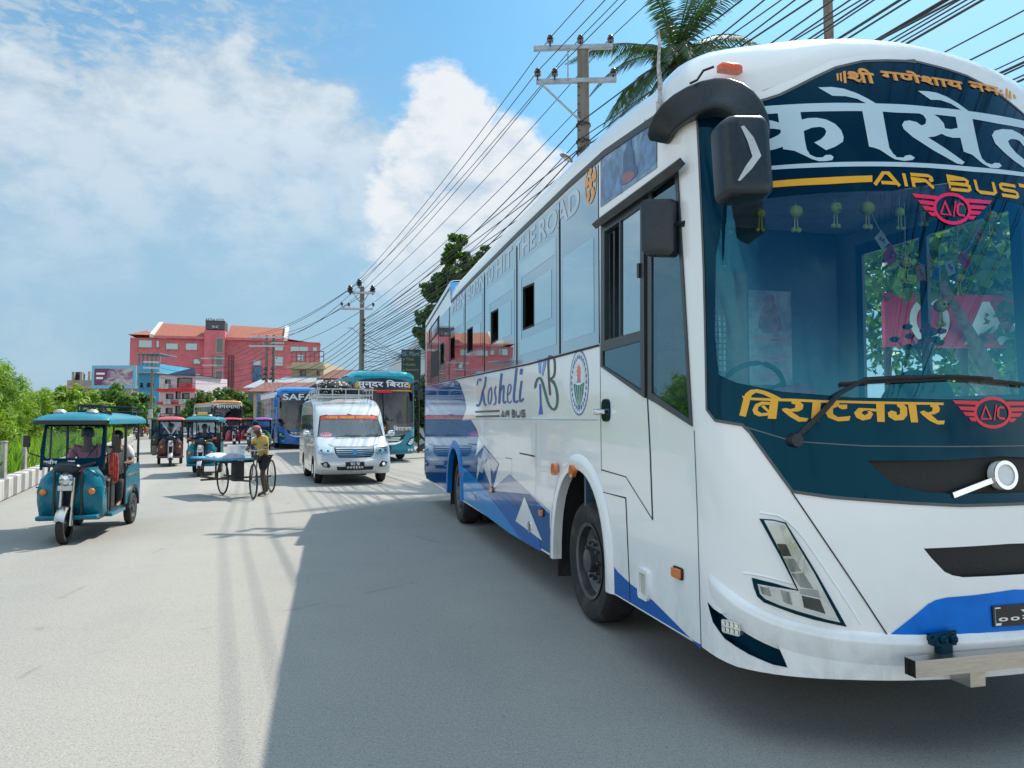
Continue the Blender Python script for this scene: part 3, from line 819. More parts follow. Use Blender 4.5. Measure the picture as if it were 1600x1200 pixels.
# A/C badge with wings, upper pink and lower red
def badge(cx, cy, k, m, zoom, tilt=0.0):
    f = lambda x, y: FP(cx + (x) * k, cy + (y + tilt * x) * k)
    P = lambda l: [f(*p) for p in l]
    surface('badge', [P(ell(0, 0, 1.02, .86, 36)), P(ell(0, 0, .86, .68, 36))], FB, D + .001, m, bus, step=.06)
    for sg in (-1, 1):
        for i, (y, x0, x1) in enumerate(((-.52, .76, 2.15), (-.20, .98, 1.85), (.10, 1.0, 1.6), (.38, .9, 1.3))):
            surface('badge_wing', [P([(sg * x0, y - .09), (sg * x1, y - .10), (sg * (x1 - .15), y + .09), (sg * x0, y + .12)])], FB, D + .001, m, bus, step=.06)
    for st, w in (([(-.62, .34), (-.38, -.34), (-.08, .34), (-.62, .34)], .10), ([(.08, .42), (.2, -.42)], .07), ([(.62, -.28), (.4, -.3), (.3, -.2), (.3, .2), (.4, .3), (.68, .32)], .11)):
        surface('badge_letters', [P(q) for q in stroke(st, w)], FB, D + .001, m, bus, step=.06)
badge(1486, 327, 29, pinkp, 1, .09)
badge(1549, 645, 29, redp, 1, .02)

# round maker's badge with a slanting bar in the upper grille
a, z = FB.A / 2, FP(1583, 742)[1]
em = surface('grille_badge', [ell(a, z, .075, .075, 30)], FB, .02, mat('badge_white', (.72, .74, .75), .3), bus, walls=-.02)
surface('badge_ring', [ell(a, z, .075, .075, 30), ell(a, z, .055, .055, 30)], FB, .026, chrome, em, walls=.02)
a1, z1 = FP(1487, 774)
surface('badge_bar', stroke([(a1, z1), (a - .06, z - .02)], .028), FB, .014, chrome, em, walls=-.01)

# --- wiper
w0 = FB(*FP(1240, 688), .03); w1 = FB(*FP(1305, 618), .05); w2 = FB(*FP(1345, 595), .05); 
wp = MB().tube([w0, w0.lerp(w1, .5) + Vector((0, -.015, 0)), w1, w2, FB(*FP(1392, 592), .05), FB(*FP(1470, 590), .04)], [.018, .016, .013, .010, .009, .008], 8)
wp.lathe([(0, -.03), (.034, -.03), (.036, .02), (.02, .03), (0, .03)], w0, 'y', 16)
wip = wp.build('wiper', blackplastic, bus)
bl_pts = [FB(*FP(x, y), .022) for x, y in ((1312, 601), (1360, 598), (1420, 595), (1480, 592), (1540, 596), (1597, 602))]
MB().tube(bl_pts, .012, 6).tube([p + Vector((0, -.02, .012)) for p in bl_pts[1:5]], .007, 6).build('wiper_blade', rubber, wip)

# --- side glazing
film = bpy.data.materials.new('mirror_film'); film.use_nodes = True
def mkfilm(name, col, rough, metal, wave, refl=1.0):
    m = bpy.data.materials.new(name); m.use_nodes = True; t = m.node_tree; b = t.nodes['Principled BSDF']
    b.inputs['Base Color'].default_value = (*col, 1); b.inputs['Metallic'].default_value = metal; b.inputs['Roughness'].default_value = rough
    tc = nnode(t, 'ShaderNodeTexCoord', out=3)
    bn = nnode(t, 'ShaderNodeBump', {'Strength': wave, 'Distance': .02, 'Height': noise(t, vscale(t, tc, 1, 1, .6), 1.5, 1, .4)})
    t.links.new(bn.k, b.inputs['Normal'])
    return m
bpy.data.materials.remove(film)
film = mkfilm('mirror_film', (.50, .63, .66), .015, 1.0, .10)
film_b = mkfilm('mirror_film_border', (.42, .52, .57), .05, .9, .09)
div = [-.06, .93, 2.48, 4.2, 5.6, 7.05, 8.3, 9.25, 9.95]
def panez(s_): return 2.27 + (.13 * max(0, (s_ - 2)) / 8)
gaps = {1: [(818, 450), (835, 443), (835, 508), (818, 515)], 2: [(768, 489), (779, 483), (779, 530), (768, 537)], 3: [(731, 516), (739, 511), (739, 547), (731, 551)], 4: [(703, 530), (711, 526), (711, 560), (703, 563)], 5: [(689, 538), (694, 536), (694, 568), (689, 570)]}
for i in range(8):
    s0, s1 = div[i] + .012, div[i + 1] - .012
    top0, top1 = [float(np.interp(q, [0, 3, 6.8, 9.95], [3.695, 3.685, 3.61, 3.48])) for q in (s0, s1)]
    outl = [(s0, panez(s0)), (s0, top0), (s1, top1), (s1, panez(s1))]
    hole = SPS(gaps[i]) if i in gaps else None
    w = surface('side_window', [outl] + ([hole] if hole else []), side, .004, film_b, bus, walls=-.02)
    ct = 3.13 if i == 0 else 3.38
    if i < 6:
        c = [(s0 + .10, panez(s0) + .10), (s0 + .10, ct), (s1 - .10, ct), (s1 - .10, panez(s1) + .10)]
        if hole:
            h0 = max(p[0] for p in hole); l0 = min(p[0] for p in hole); zb, zt = min(p[1] for p in hole), max(p[1] for p in hole); wd = h0 - l0
            fr = [(l0 - 2.9 * wd, zb - .10), (l0 - 2.9 * wd, zt + .12), (h0 + .07, zt + .12), (h0 + .07, zb - .10)]
            fr = [(max(p[0], s0 + .14), p[1]) for p in fr]
            surface('clear_glass', [c, fr], side, .006, film, w)
            surface('sliding_glass', [[(fr[0][0] + .10, zb), (fr[0][0] + .10, zt), (l0 - .02, zt), (l0 - .02, zb)]], side, .006, film, w)
            surface('window_rim', stroke(hole, .02, True), side, .008, blackmatte, w, walls=-.02)
        else:
            surface('clear_glass', [c], side, .006, film, w)
for d_ in div[1:-1]: surface('pane_seal', [[(d_ - .014, panez(d_)), (d_ + .014, panez(d_)), (d_ + .014, 3.60), (d_ - .014, 3.60)]], side, .009, blackmatte, bus)
surface('belt_moulding', [stroke([(-.06, 2.255), (2, 2.255), (9.95, 2.385)], .018)], side, .008, blackmatte, bus)
surface('roof_moulding', [stroke([(6.86, 3.66), (5, 3.705), (2.4, 3.735), (.6, 3.74), (-.2, 3.725), (-1.15, 3.63)], .05)], side, .012, blackplastic, bus, walls=0)
surface('roof_moulding', [stroke([(7.02, 3.93), (10.1, 3.62)], .035)], side, .010, blackplastic, bus, walls=0)
surface('rear_vent_window', [[(8.2, 3.30), (8.2, 3.62), (9.6, 3.50), (9.6, 3.20)], [(8.45, 3.34), (8.45, 3.57), (9.4, 3.48), (9.4, 3.25)]], side, .006, blackmatte, bus)
surface('rear_edge', [stroke([(10.13, .6), (10.14, 3.66)], .05)], side, .008, blackmatte, bus)
surface('rear_vent_window', [[(8.2, 2.5), (8.2, 2.98), (9.2, 3.0), (9.2, 2.5)]], side, .007, blackmatte, bus)
mt = mat('film_letters', (.54, .64, .70), .25, .35)
u0, v0 = SP(905, 330); 
for wd, pa_, pb_ in (('ROAD', 843, 907), ('THE', 806, 838), ('HIT', 776, 801), ('TO', 759, 772), ('BORN', 732, 757), ('MEN', 707, 727)):
    letters('slogan_letters', wd, (SP(pa_, 400)[0], 3.44, SP(pb_, 400)[0], 3.66), side, .007, mt, bus, bold=.03)
MB().box((BW / 2, 5.3, 3.58), (BW - .1, 9.6, .03)).build('saloon_ceiling', darkin, bus)
# football sign
fc, fz = SP(924, 287)
fb = surface('football_sign', [ell(fc, fz, .135, .165, 30), ell(fc, fz, .118, .148, 30)], side, .008, orangep, bus)
for k in range(6):
    if k == 0: c2, rr2 = (fc, fz), .05
    else: c2, rr2 = (fc + .085 * math.cos(R(90 + 72 * k)), fz + .105 * math.sin(R(90 + 72 * k))), .042
    surface('football_patch', [[(c2[0] + rr2 * math.cos(R(90 + 72 * j + (36 if k else 0))), c2[1] + 1.2 * rr2 * math.sin(R(90 + 72 * j + (36 if k else 0)))) for j in range(5)]], side, .0085, orangep, fb)
# painted mountain scene on the front corner panel
pnl = SPS([(939, 238), (939, 324), (1027, 262), (1027, 182)])
pm = bpy.data.materials.new('painted_scene'); pm.use_nodes = True; t = pm.node_tree
tc = nnode(t, 'ShaderNodeTexCoord', out=3); n1 = noise(t, tc, 2.2, 6, .6, 1.2); n2 = noise(t, tc, 5, 6, .7, .6)
cc = mixc(t, n1.step(.35, .65), (.03, .10, .24), (.20, .40, .60)); cc = mixc(t, n2.step(.55, .75) * .7, cc, (.50, .56, .66)); cc = mixc(t, noise(t, tc, 1.7, 3).step(.55, .7) * .5, cc, (.55, .32, .30))
t.links.new(cc.k, t.nodes['Principled BSDF'].inputs['Base Color']); t.nodes['Principled BSDF'].inputs['Roughness'].default_value = .15
sc_ = surface('painted_panel', [pnl], side, .005, pm, bus)
def Z8(l): return [SP(900 + x / 2.068, 60 + y / 2.068) for x, y in l]
dkb = mat('scene_dark_blue', (.03, .10, .22), .3, var=.4, scale=10)
for _q in (Z8([(95, 520), (95, 400), (120, 380), (140, 420), (150, 500)]), Z8([(205, 370), (225, 260), (245, 320), (262, 250), (262, 400), (215, 440)])): surface('scene_mountain', [_q], side, .006, mat('scene_mountain', (.10, .22, .40), .3, var=.5, scale=7), sc_)
surface('scene_figure', [smoothpoly(Z8([(168, 318), (176, 310), (182, 325), (180, 345), (190, 365), (190, 400), (205, 430), (190, 455), (150, 480), (142, 460), (155, 430), (155, 375), (166, 350)]), 1)], side, .007, dkb, sc_)
surface('scene_robe', [smoothpoly(Z8([(150, 440), (185, 425), (195, 445), (160, 475)]), 1)], side, .008, mat('scene_red', (.42, .16, .18), .4, var=.3), sc_)

# --- driver's window, quarter light
frame_m = mat('window_frame_dark', (.045, .055, .062), .4, var=.15)
dkglass = glass('driver_glass', (.30, .44, .50), 2.6, .01, gcol=(.62, .9, 1.0))
dwin = SPS([(941, 346), (1008, 300), (1010, 622), (941, 573)])
def inset(l, k): 
    c = (sum(p[0] for p in l) / len(l), sum(p[1] for p in l) / len(l)); return [(c[0] + (p[0] - c[0]) * k, c[1] + (p[1] - c[1]) * k) for p in l]
open_ = SPS([(947, 362), (970, 347), (970, 526), (947, 532)])
glz = SPS([(972, 346), (1003, 324), (1003, 517), (972, 525)])
tri = SPS([(944, 549), (1003, 533), (1004, 610), (944, 571)])
dw = surface('driver_window', [dwin, open_, glz, tri], side, .014, frame_m, bus, walls=-.03)
surface('sliding_glass', [glz], side, .002, mkfilm('pale_film', (.42, .52, .55), .02, 1.0, .05), dw)
surface('lower_glass', [tri], side, .004, dkglass, dw)
surface('glass_edge', [stroke(SPS([(970, 347), (970, 526)]), .02)], side, .008, mat('edge_pale', (.45, .48, .48), .4), dw)
surface('sash_frame', stroke(SPS([(950, 365), (957, 361), (957, 530), (950, 531)]), .018, True), side, -.012, mat('worn_black', (.03, .03, .03), .5, var=.6, scale=30), dw)
surface('latch', [rrect(SP(1003, 423)[0] - .015, SP(1003, 423)[1] - .05, SP(1003, 423)[0] + .02, SP(1003, 423)[1] + .05, .01)], side, .03, blackplastic, dw, walls=.01)
ql = SPS([(1014, 298), (1060, 263), (1083, 666), (1014, 622)]); qi = SPS([(1020, 300), (1056, 272), (1079, 655), (1020, 614)])
qd = surface('quarter_window', [ql, qi], side, .010, frame_m, bus, walls=-.03)
surface('quarter_glass', [qi], side, .002, dkglass, qd)
MB().tube([Vector((-.05, *SP(931, 351, -.05))), Vector((-.05, *SP(1063, 255, -.05)))], .035, 4).build('rain_visor', mat('visor_grey', (.05, .058, .062), .5, var=.3), bus, smooth=0)
# --- doors, hatches, seams on the side
gap = mat('panel_gap', (.012, .013, .015), .7)
def seam_s(name, l, w=.009, m=gap): surface(name, [stroke(SPS(l), w)], side, .003, m, bus)
seam_s('door_gap', [(1012, 622), (1016, 700), (1020, 812)], .016); seam_s('door_gap', [(936, 350), (939, 660), (940, 734), (978, 745), (1020, 812)], .007)
seam_s('hatch_gap', [(948, 918), (943, 769), (978, 778), (985, 940)], .010)
seam_s('panel_gap', [(1085, 672), (1090, 800), (1096, 1012)], .006)
surface('rub_seam', [stroke([(-.02, 1.675), (10.1, 1.69)], .008)], side, .003, mat('rub_grey', (.42, .45, .47), .5), bus)  # thin grey line along the rub joint
for l in ([(802, 560), (803, 710)][::-1],): pass
seam_s('hatch_gap', [(812, 708), (836, 713)], .014); seam_s('hatch_gap', [(790, 715), (800, 717), (800, 746)], .006); seam_s('hatch_gap', [(732, 693), (752, 696)], .01)
seam_s('panel_gap', [(838, 660), (837, 880)], .004); seam_s('panel_gap', [(757, 660), (757, 800)], .004)
def rpt(px, py): s_, z = SP(px, py); return s_, z
s_, z = SP(947, 641)
hb = surface('door_handle', [rrect(s_ - .09, z - .085, s_ + .07, z + .085, .05)], side, .012, blackgloss, bus, walls=0)
MB().tube([(-.05, s_ + .115, z - .012), (-.045, s_ + .04, z - .012), (-.04, s_ - .05, z - .012)], [.022, .026, .016], 10).build('grip', chrome, hb)
s_, z = SP(1007, 910)
fu = surface('fuel_flap', [rrect(s_ - .085, z - .11, s_ + .075, z + .09, .025), rrect(s_ - .058, z - .083, s_ + .05, z + .063, .015)], side, .02, white, bus, walls=0)
surface('flap_inside', [rrect(s_ - .058, z - .083, s_ + .05, z + .063, .015)], side, .004, mat('flap_cream', (.5, .49, .42), .6), fu)
for px, py in ((1061, 895), (848, 801), (770, 765), (721, 742)):
    s_, z = SP(px, py); k = surface('side_marker', [rrect(s_ - .06, z - .035, s_ + .06, z + .035, .015)], side, .012, blackmatte, bus, walls=0)
    surface('marker_lens', [rrect(s_ - .05, z - .028, s_ + .05, z + .028, .012)], side, .03, amber, k, walls=.01)
for px, py in ((828, 823), (743, 775)):
    s_, z = SP(px, py); k = surface('filler_cap', [ell(s_, z, .06, .06)], side, .01, chrome, bus, walls=0)
    surface('cap_centre', [ell(s_, z, .04, .04)], side, .013, mat('cap_grey', (.35, .3, .26), .4), k)
# wheel arch flares
for c, r, zt, z0 in ((WF, .66, 1.27, .40), (WR, .62, 1.22, .43)):
    o = arch(c, r + .12, zt + .12, z0, 24); i_ = arch(c, r - .01, zt - .01, z0, 24); rings = []
    for p, q in zip(o, i_):
        rings.append([side(*p, .001), side(p[0] * .75 + q[0] * .25, p[1] * .75 + q[1] * .25, .022), side(p[0] * .3 + q[0] * .7, p[1] * .3 + q[1] * .7, .03), side(*q, .022), side(*q, -.06)])
    MB().loft(rings, caps=False, closed=False).build('wheel_arch', white if c < 3 else mat('arch_blue', (.004, .16, .52), .3, stint=(.4, .75, 1)), bus, smooth=60)
for px, py in ((872, 733), (901, 736)):
    s_, z = SP(px, py); surface('arch_marker', [ell(s_, z, .055, .055, 18)], side, .055, amber, bus, walls=.02)
# blue livery
def Z5(l): return [SP(640 + x / 2.5, 420 + y / 2.5) for x, y in l]
bl1 = mat('livery_blue', (.003, .085, .27), .04, coat=0, spec=.5, stint=(.4, .75, 1), ior=1.42, rvar=.02, var=.03, bump=.03, bscale=2.2); bl2 = mat('livery_azure', (.012, .24, .60), .04, coat=0, spec=.5, stint=(.4, .75, 1), ior=1.42, rvar=.02, var=.03); bl3 = mat('livery_cobalt', (.002, .10, .40), .04, coat=0, spec=.5, stint=(.4, .75, 1), ior=1.42, rvar=.02, var=.03)
lil = mat('livery_lilac', (.36, .42, .55), .18, coat=1, var=.04)
rear = [(10.12, 2.37)] + [(8.5, 2.34), (6.4, 2.31)] + Z5([(195, 445), (215, 500), (222, 545), (205, 592), (240, 590), (262, 625), (270, 655), (258, 730), (292, 690), (350, 762), (325, 862), (390, 802), (460, 868), (548, 945), (548, 1010), (566, 1130)])
rear += [(1.14, .42)] + arch(WR, .655, 1.255, .45)[::-1] + [(9.9, .47), (10.12, .62)]
lv = surface('livery', [rear], side, .0015, bl1, bus, step=.6)
surface('livery_band', [Z5([(192, 760), (240, 800), (300, 870), (360, 950), (440, 1062), (390, 1032), (300, 965), (215, 905)])], side, .0025, bl2, lv)
surface('livery_band', [Z5([(195, 735), (215, 770), (300, 862), (440, 1000), (505, 1100), (440, 1063), (330, 905), (240, 800)])], side, .003, bl3, lv)
surface('livery_band', [Z5([(360, 950), (345, 880), (500, 1000), (515, 1104), (440, 1062)])], side, .0035, bl3, lv)
surface('livery_band', [Z5([(390, 804), (548, 945), (548, 958), (470, 880), (300, 865), (328, 862)])], side, .003, lil, lv)
surface('livery_band', [Z5([(290, 692), (348, 762), (330, 800), (300, 740), (285, 800), (270, 790)])], side, .0032, lil, lv)
surface('livery_flash', [Z5([(258, 732), (270, 655), (290, 690)])], side, .0035, white, lv)
surface('livery_flash', [Z5([(450, 890), (415, 985), (519, 1062)])], side, .0045, white, lv)
surface('livery_flash', [Z5([(268, 735), (287, 745), (262, 830)])], side, .0042, mat('livery_grey', (.6, .64, .68), .3, coat=.8), lv)
surface('livery_flash', [Z5([(288, 770), (315, 735), (322, 860)])], side, .0042, mat('livery_grey', (.6, .64, .68), .3, coat=.8), lv)
def Z6(l): return [SP(840 + x / 2.5, 540 + y / 2.5) for x, y in l]
lf = surface('livery', [[(min(s_, -.24), z) for s_, z in Z6([(228, 812), (268, 834), (315, 885), (365, 932), (450, 995), (540, 1085), (640, 1187)]) + [(-1.62, .41), (-.24, .41)]]], side, .0015, bl3, bus)
# side name
navy = mat('script_navy', (.03, .09, .32), .3); dgrey = mat('script_grey', (.08, .09, .10), .4)
def Zk(l): return [SP(730 + x / 7.619, 540 + y / 7.619) for x, y in l]
K1 = [([(120, 470), (130, 400), (175, 395), (150, 430)], 9), ([(222, 370), (215, 470), (180, 560), (165, 660), (135, 725), (110, 700)], 15), ([(185, 545), (195, 620), (205, 690), (230, 712)], 17),
      ([(285, 490), (262, 530), (250, 620), (255, 690), (275, 700), (290, 640), (295, 560), (285, 490)], 10), ([(345, 485), (325, 540), (345, 620), (340, 690), (315, 705)], 12),
      ([(412, 330), (395, 480), (382, 690)], 18), ([(388, 560), (430, 465), (440, 500), (428, 640), (440, 690), (470, 660)], 14),
      ([(484, 590), (512, 560), (526, 510), (520, 462), (500, 458), (486, 510), (478, 600), (488, 676), (508, 686), (532, 655)], 9), ([(590, 268), (570, 460), (552, 640), (575, 680), (610, 655)], 18),
      ([(650, 420), (632, 560), (625, 640), (640, 672), (675, 630)], 16), ([(650, 275), (640, 345)], 22)]
for l, w in K1: surface('script_letters', [Zk(q) for q in stroke(smoothpoly(l, 2, False), w * 1.45)], side, .004, navy, bus)
for l in ([(100, 778), (385, 765), (385, 790), (100, 800)], [(105, 835), (388, 826), (388, 850), (105, 856)]): surface('name_rule', [Zk(l)], side, .004, dgrey, bus)
uu = Zk([(405, 860)])[0]; u1_ = Zk([(692, 858)])[0]; vt_ = Zk([(690, 760)])[0][1]
techno('name_letters', AIRBUS, (uu[0], uu[1] + .01, u1_[0], vt_ - .01), .026, side, .004, dgrey, bus)
# KB sign
kb_b = mat('sign_blue', (.03, .10, .45), .3); kb_l = mat('sign_light_blue', (.20, .36, .70), .3); kb_g = mat('sign_grey', (.07, .08, .085), .35, var=.3, scale=2); kb_t = mat('sign_green', (.03, .12, .11), .35)
surface('sign_letter', [Zk([(838, 165), (890, 155), (880, 240), (878, 330), (855, 330), (850, 240)])], side, .004, kb_l, bus)
surface('sign_letter', [Zk([(912, 150), (948, 138), (935, 240), (905, 365), (888, 345), (900, 240)])], side, .004, kb_l, bus)
surface('sign_letter', [Zk([(860, 455), (880, 460), (888, 700), (905, 815), (852, 822), (868, 700)])], side, .004, kb_b, bus)
surface('sign_letter', [Zk(q) for q in stroke(smoothpoly([(808, 510), (825, 420), (862, 375), (895, 420), (930, 560), (975, 720), (1040, 775), (1078, 700), (1075, 560), (1040, 440), (985, 400)], 2, False), [6, 14] + [26] * 36 + [34] * 8)], side, .0045, kb_t, bus)
surface('sign_letter', [Zk(q) for q in stroke(smoothpoly([(985, 400), (1040, 370), (1048, 250), (1040, 150), (1000, 120), (965, 135), (972, 350), (980, 480), (990, 590)], 2, False), 22)], side, .005, kb_g, bus)
# round emblem
ec, ez = SP(905, 598); ew, eh = .235, .275
eb = surface('round_emblem', [ell(ec, ez, ew, eh, 40)], side, .003, mat('emblem_white', (.72, .76, .80), .4), bus)
surface('emblem_ring', [ell(ec, ez, ew, eh, 40), ell(ec, ez, ew * .95, eh * .95, 40)], side, .004, mat('emblem_blue', (.06, .18, .36), .4), eb)
for k in range(26):
    a = 2 * math.pi * k / 26
    surface('emblem_letter', [[(ec + ew * .8 * math.cos(a) + .022 * math.cos(q), ez + eh * .8 * math.sin(a) + .026 * math.sin(q)) for q in (a + .4, a + 1.9 + .3 * (k % 3), a + 3.0, a + 4.6)]], side, .004, mat('emblem_blue', (.06, .18, .36), .4), eb)
surface('emblem_field', [[(ec + .135, ez - .0), (ec + .04, ez - .02), (ec - .04, ez - .02), (ec - .135, ez), (ec - .11, ez - .10), (ec - .04, ez - .19), (ec, ez - .21), (ec + .05, ez - .18), (ec + .11, ez - .09)]], side, .004, mat('emblem_green', (.03, .22, .17), .5, var=.5, scale=40), eb)
for k in range(4): surface('emblem_furrow', [stroke([(ec + .09 - .06 * k, ez - .02), (ec + .02 - .02 * k, ez - .19)], .008), ], side, .005, whitep, eb)
surface('emblem_sun', [[(ec + (.062 if k % 2 else .04) * math.cos(math.pi * k / 11), ez + .085 + (.075 if k % 2 else .05) * math.sin(math.pi * k / 11)) for k in range(22)]], side, .004, mat('emblem_red', (.75, .2, .15), .5), eb)
surface('emblem_tower', [[(ec + .05, ez), (ec + .03, ez + .04), (ec + .012, ez + .035), (ec, ez + .07), (ec - .015, ez + .035), (ec - .04, ez + .04), (ec - .05, ez)]], side, .005, mat('emblem_mauve', (.35, .25, .35), .5), eb)

# --- wheels
def wheel(parent, c, r, w, outer=-1, rim_m=gunmetal, nuts=10, seg=40, name='wheel', dish=.55, rim_r=.62):
    o = outer; hw = w / 2
    prof = [(r * rim_r, -hw * .8), (r * .80, -hw), (r * .93, -hw * .96), (r * .985, -hw * .75), (r, -hw * .5), (r, hw * .5), (r * .985, hw * .75), (r * .93, hw * .96), (r * .80, hw), (r * rim_r, hw * .8)]
    ty = MB().lathe(prof, (0, 0, 0), 'x', seg).build(name, rubber, parent, c, smooth=30)
    p2 = [(r * rim_r, o * hw * .8), (r * (rim_r + .01), o * hw * .9), (r * (rim_r - .05), o * hw * .84), (r * (rim_r - .07), o * hw * .4), (r * .42, o * hw * .1), (r * .36, o * hw * dish), (r * .2, o * hw * dish), (r * .19, o * hw * 1.0), (r * .06, o * hw * 1.12), (0.001, o * hw * 1.12)]
    rb = MB().lathe(p2, (0, 0, 0), 'x', seg)
    for k in range(nuts):
        a = 2 * math.pi * k / nuts
        rb.lathe([(r * .035, o * hw * dish * .9), (r * .03, o * hw * (dish + .25)), (.001, o * hw * (dish + .27))], (0, r * .29 * math.cos(a), r * .29 * math.sin(a)), 'x', 6)
    ri = rb.build('rim', rim_m, ty, smooth=30)
    return ty
for x, o in ((.07 + .15, -1), (BW - .22, 1)):
    wheel(bus, (x, WF, WHR), WHR, .30, o); wheel(bus, (x, WR, WHR), WHR, .30, o); 
    wheel(bus, (x + (-.34 if o > 0 else .34), WR, WHR), WHR, .30, o, nuts=0)
for c in (WF + .68, WR + .64): MB().box((.30, c + .05, .50), (.5, .02, .55)).build('mud_flap', rubber, bus)
MB().tube([(.3, WF, .5), (BW - .3, WF, .5)], .06, 8).tube([(.3, WR, .5), (BW - .3, WR, .5)], .09, 8).build('axle', darkin, bus)

# --- mirrors
P = lambda px, py, Y: bl(at(px, py, Y))
def rr_ring(c, ax, ay, hw, hh, r, n=4):
    return [Vector(c) + ax * x + ay * y for x, y in rrect(-hw, -hh, hw, hh, r, n)]
arm_px = [(1030, 222, 4.62, .075, .10), (1034, 200, 4.54, .10, .11), (1050, 180, 4.42, .11, .115), (1085, 160, 4.28, .115, .12), (1120, 150, 4.17, .12, .12), (1150, 156, 4.06, .12, .115), (1172, 178, 4.02, .115, .10), (1180, 205, 3.98, .10, .095), (1180, 228, 3.98, .095, .09)]
cen = [P(a, b, y) for a, b, y, _, _ in arm_px]; 
rings = []
for i, c in enumerate(cen):
    d = (cen[min(i + 1, len(cen) - 1)] - cen[max(i - 1, 0)]).normalized()
    ax = d.cross(Vector((0.35, 1, .1))).normalized(); ay = ax.cross(d).normalized()
    rings.append(rr_ring(c, ax, ay, arm_px[i][4] * .80, arm_px[i][3] * .60, .022))
mb = MB().loft(rings); arm = mb.build('mirror_arm', blackplastic, bus, smooth=50)
sd = arm.modifiers.new('soft', 'SUBSURF'); sd.levels = sd.render_levels = 1
MB().loft([rr_ring(P(1048, 184, 4.5) , Vector((0, 0, 1)), Vector((0, 1, 0)), .02, .02, .008)] * 2).build('mirror_band', blackplastic, arm) if False else None
hc = P(1161, 250, 3.86)
hx = (P(1205, 250, 3.90) - P(1118, 250, 3.82)).normalized(); hz_ = (P(1166, 318, 3.84) - P(1156, 182, 3.90)).normalized(); hy = hx.cross(hz_).normalized()
rings = []
for d_, k in ((-.085, .55), (-.075, .80), (-.05, .94), (.0, 1.0), (.05, 1.0), (.075, .97)):
    rings.append([hc + hy * d_ + hx * x * k + hz_ * y * (k * .3 + .7) * (1 + .0 * x) for x, y in rrect(-.142, -.225, .142, .225, .055, 5)])
if (rings[0][0] - EYE).length == 0: pass
mb = MB().loft(rings); mh = mb.build('mirror_head', blackplastic, bus, smooth=50)
fside = -1 if hy.dot(bl(EYE) - hc) < 0 else 1     # which way faces the road ahead
def hsurf(x, y, o): return hc + hx * x + hz_ * (-y) + hy * (.0855 * (-1) - o if fside < 0 else .0755 + o)
def hpx(l):
    out = []
    n = hy
    for px, py in l:
        r = ray(px, py); e = bl(EYE); rl = Vector((r.dot(BN), r.dot(BD), r.z)); off = hy * (-.086 if fside < 0 else .076)
        k = ((hc + off) - e).dot(n) / rl.dot(n); p = e + rl * k - hc
        out.append((p.dot(hx), -p.dot(hz_)))
    return out
surface('mirror_chevron', [hpx([(1153, 196), (1158, 195), (1175, 215), (1190, 245), (1176, 265), (1160, 281), (1156, 280), (1167, 258), (1176, 245), (1166, 220)])], hsurf, .003, mat('chevron_grey', (.55, .58, .60), .35), mh)
mc = P(1031, 356, 4.50); mx = Vector((.25, -1, 0)).normalized(); mx = (P(1059, 356, 4.42) - P(1002, 356, 4.58)).normalized(); my = Vector((0, 0, 1)).cross(mx).normalized()
rings = [[mc + my * d_ + mx * x * k + Vector((0, 0, 1)) * y * (.25 + .75 * k) for x, y in rrect(-.115, -.178, .115, .178, .04, 5)] for d_, k in ((-.045, .75), (-.035, .95), (0, 1), (.03, 1), (.035, .96))]
sm = MB().loft(rings).build('side_mirror', blackplastic, bus, smooth=50)
MB().tube([P(1056, 350, 4.45), P(1066, 350, 4.42), P(1073, 350, 4.40)], [.022, .018, .03], 8).build('mirror_stalk', blackplastic, sm)
for q in ((1032, 352), (1034, 366)): MB().ball(P(q[0], q[1], 4.49), .004, 6).build('mirror_screw', steel, sm)
# inside mirror seen through the glass edge
ic = P(1130, 360, 4.20)
MB().loft([[Vector((ic.x + d_, ic.y + d_ * .3, ic.z)) + Vector((0, 1, 0)) * x * .55 + Vector((.25, 0, 0)) * x + Vector((0, 0, 1)) * y for x, y in rrect(-.11, -.20, .11, .20, .05, 4)] for d_ in (-.02, .02)]).build('blind_spot_mirror', blackgloss, bus)

# --- roof fittings
b0 = P(1140, 106, 4.18)
al = MB().loft([[b0 + Vector((x * k, y * k, h)) for x, y in rrect(-.075, -.03, .075, .03, .02)] for h, k in ((-.025, 1), (.006, 1), (.018, .85), (.024, .6))]).build('roof_marker', orange_l, bus)
MB().tube([b0 + Vector((-.1, .0, -.005)), b0 + Vector((-.15, .03, -.02)), b0 + Vector((-.18, .05, -.07)), b0 + Vector((-.22, .06, -.09))], .007, 6).build('marker_cable', blackmatte, al)
a0_ = P(1031, 160, 4.66); a1_ = P(1029, 46, 4.66)
MB().tube([a0_, a0_.lerp(a1_, .25) + Vector((.005, 0, 0)), a0_.lerp(a1_, .5) - Vector((.006, 0, 0)), a0_.lerp(a1_, .8) + Vector((.004, 0, 0)), a1_], [.014, .016, .012, .010, .006], 8).tube([a0_ - Vector((0, 0, .06)), a0_], .025, 8).build('aerial', mat('aerial_grey', (.42, .42, .42), .6, var=.4, scale=40), bus)

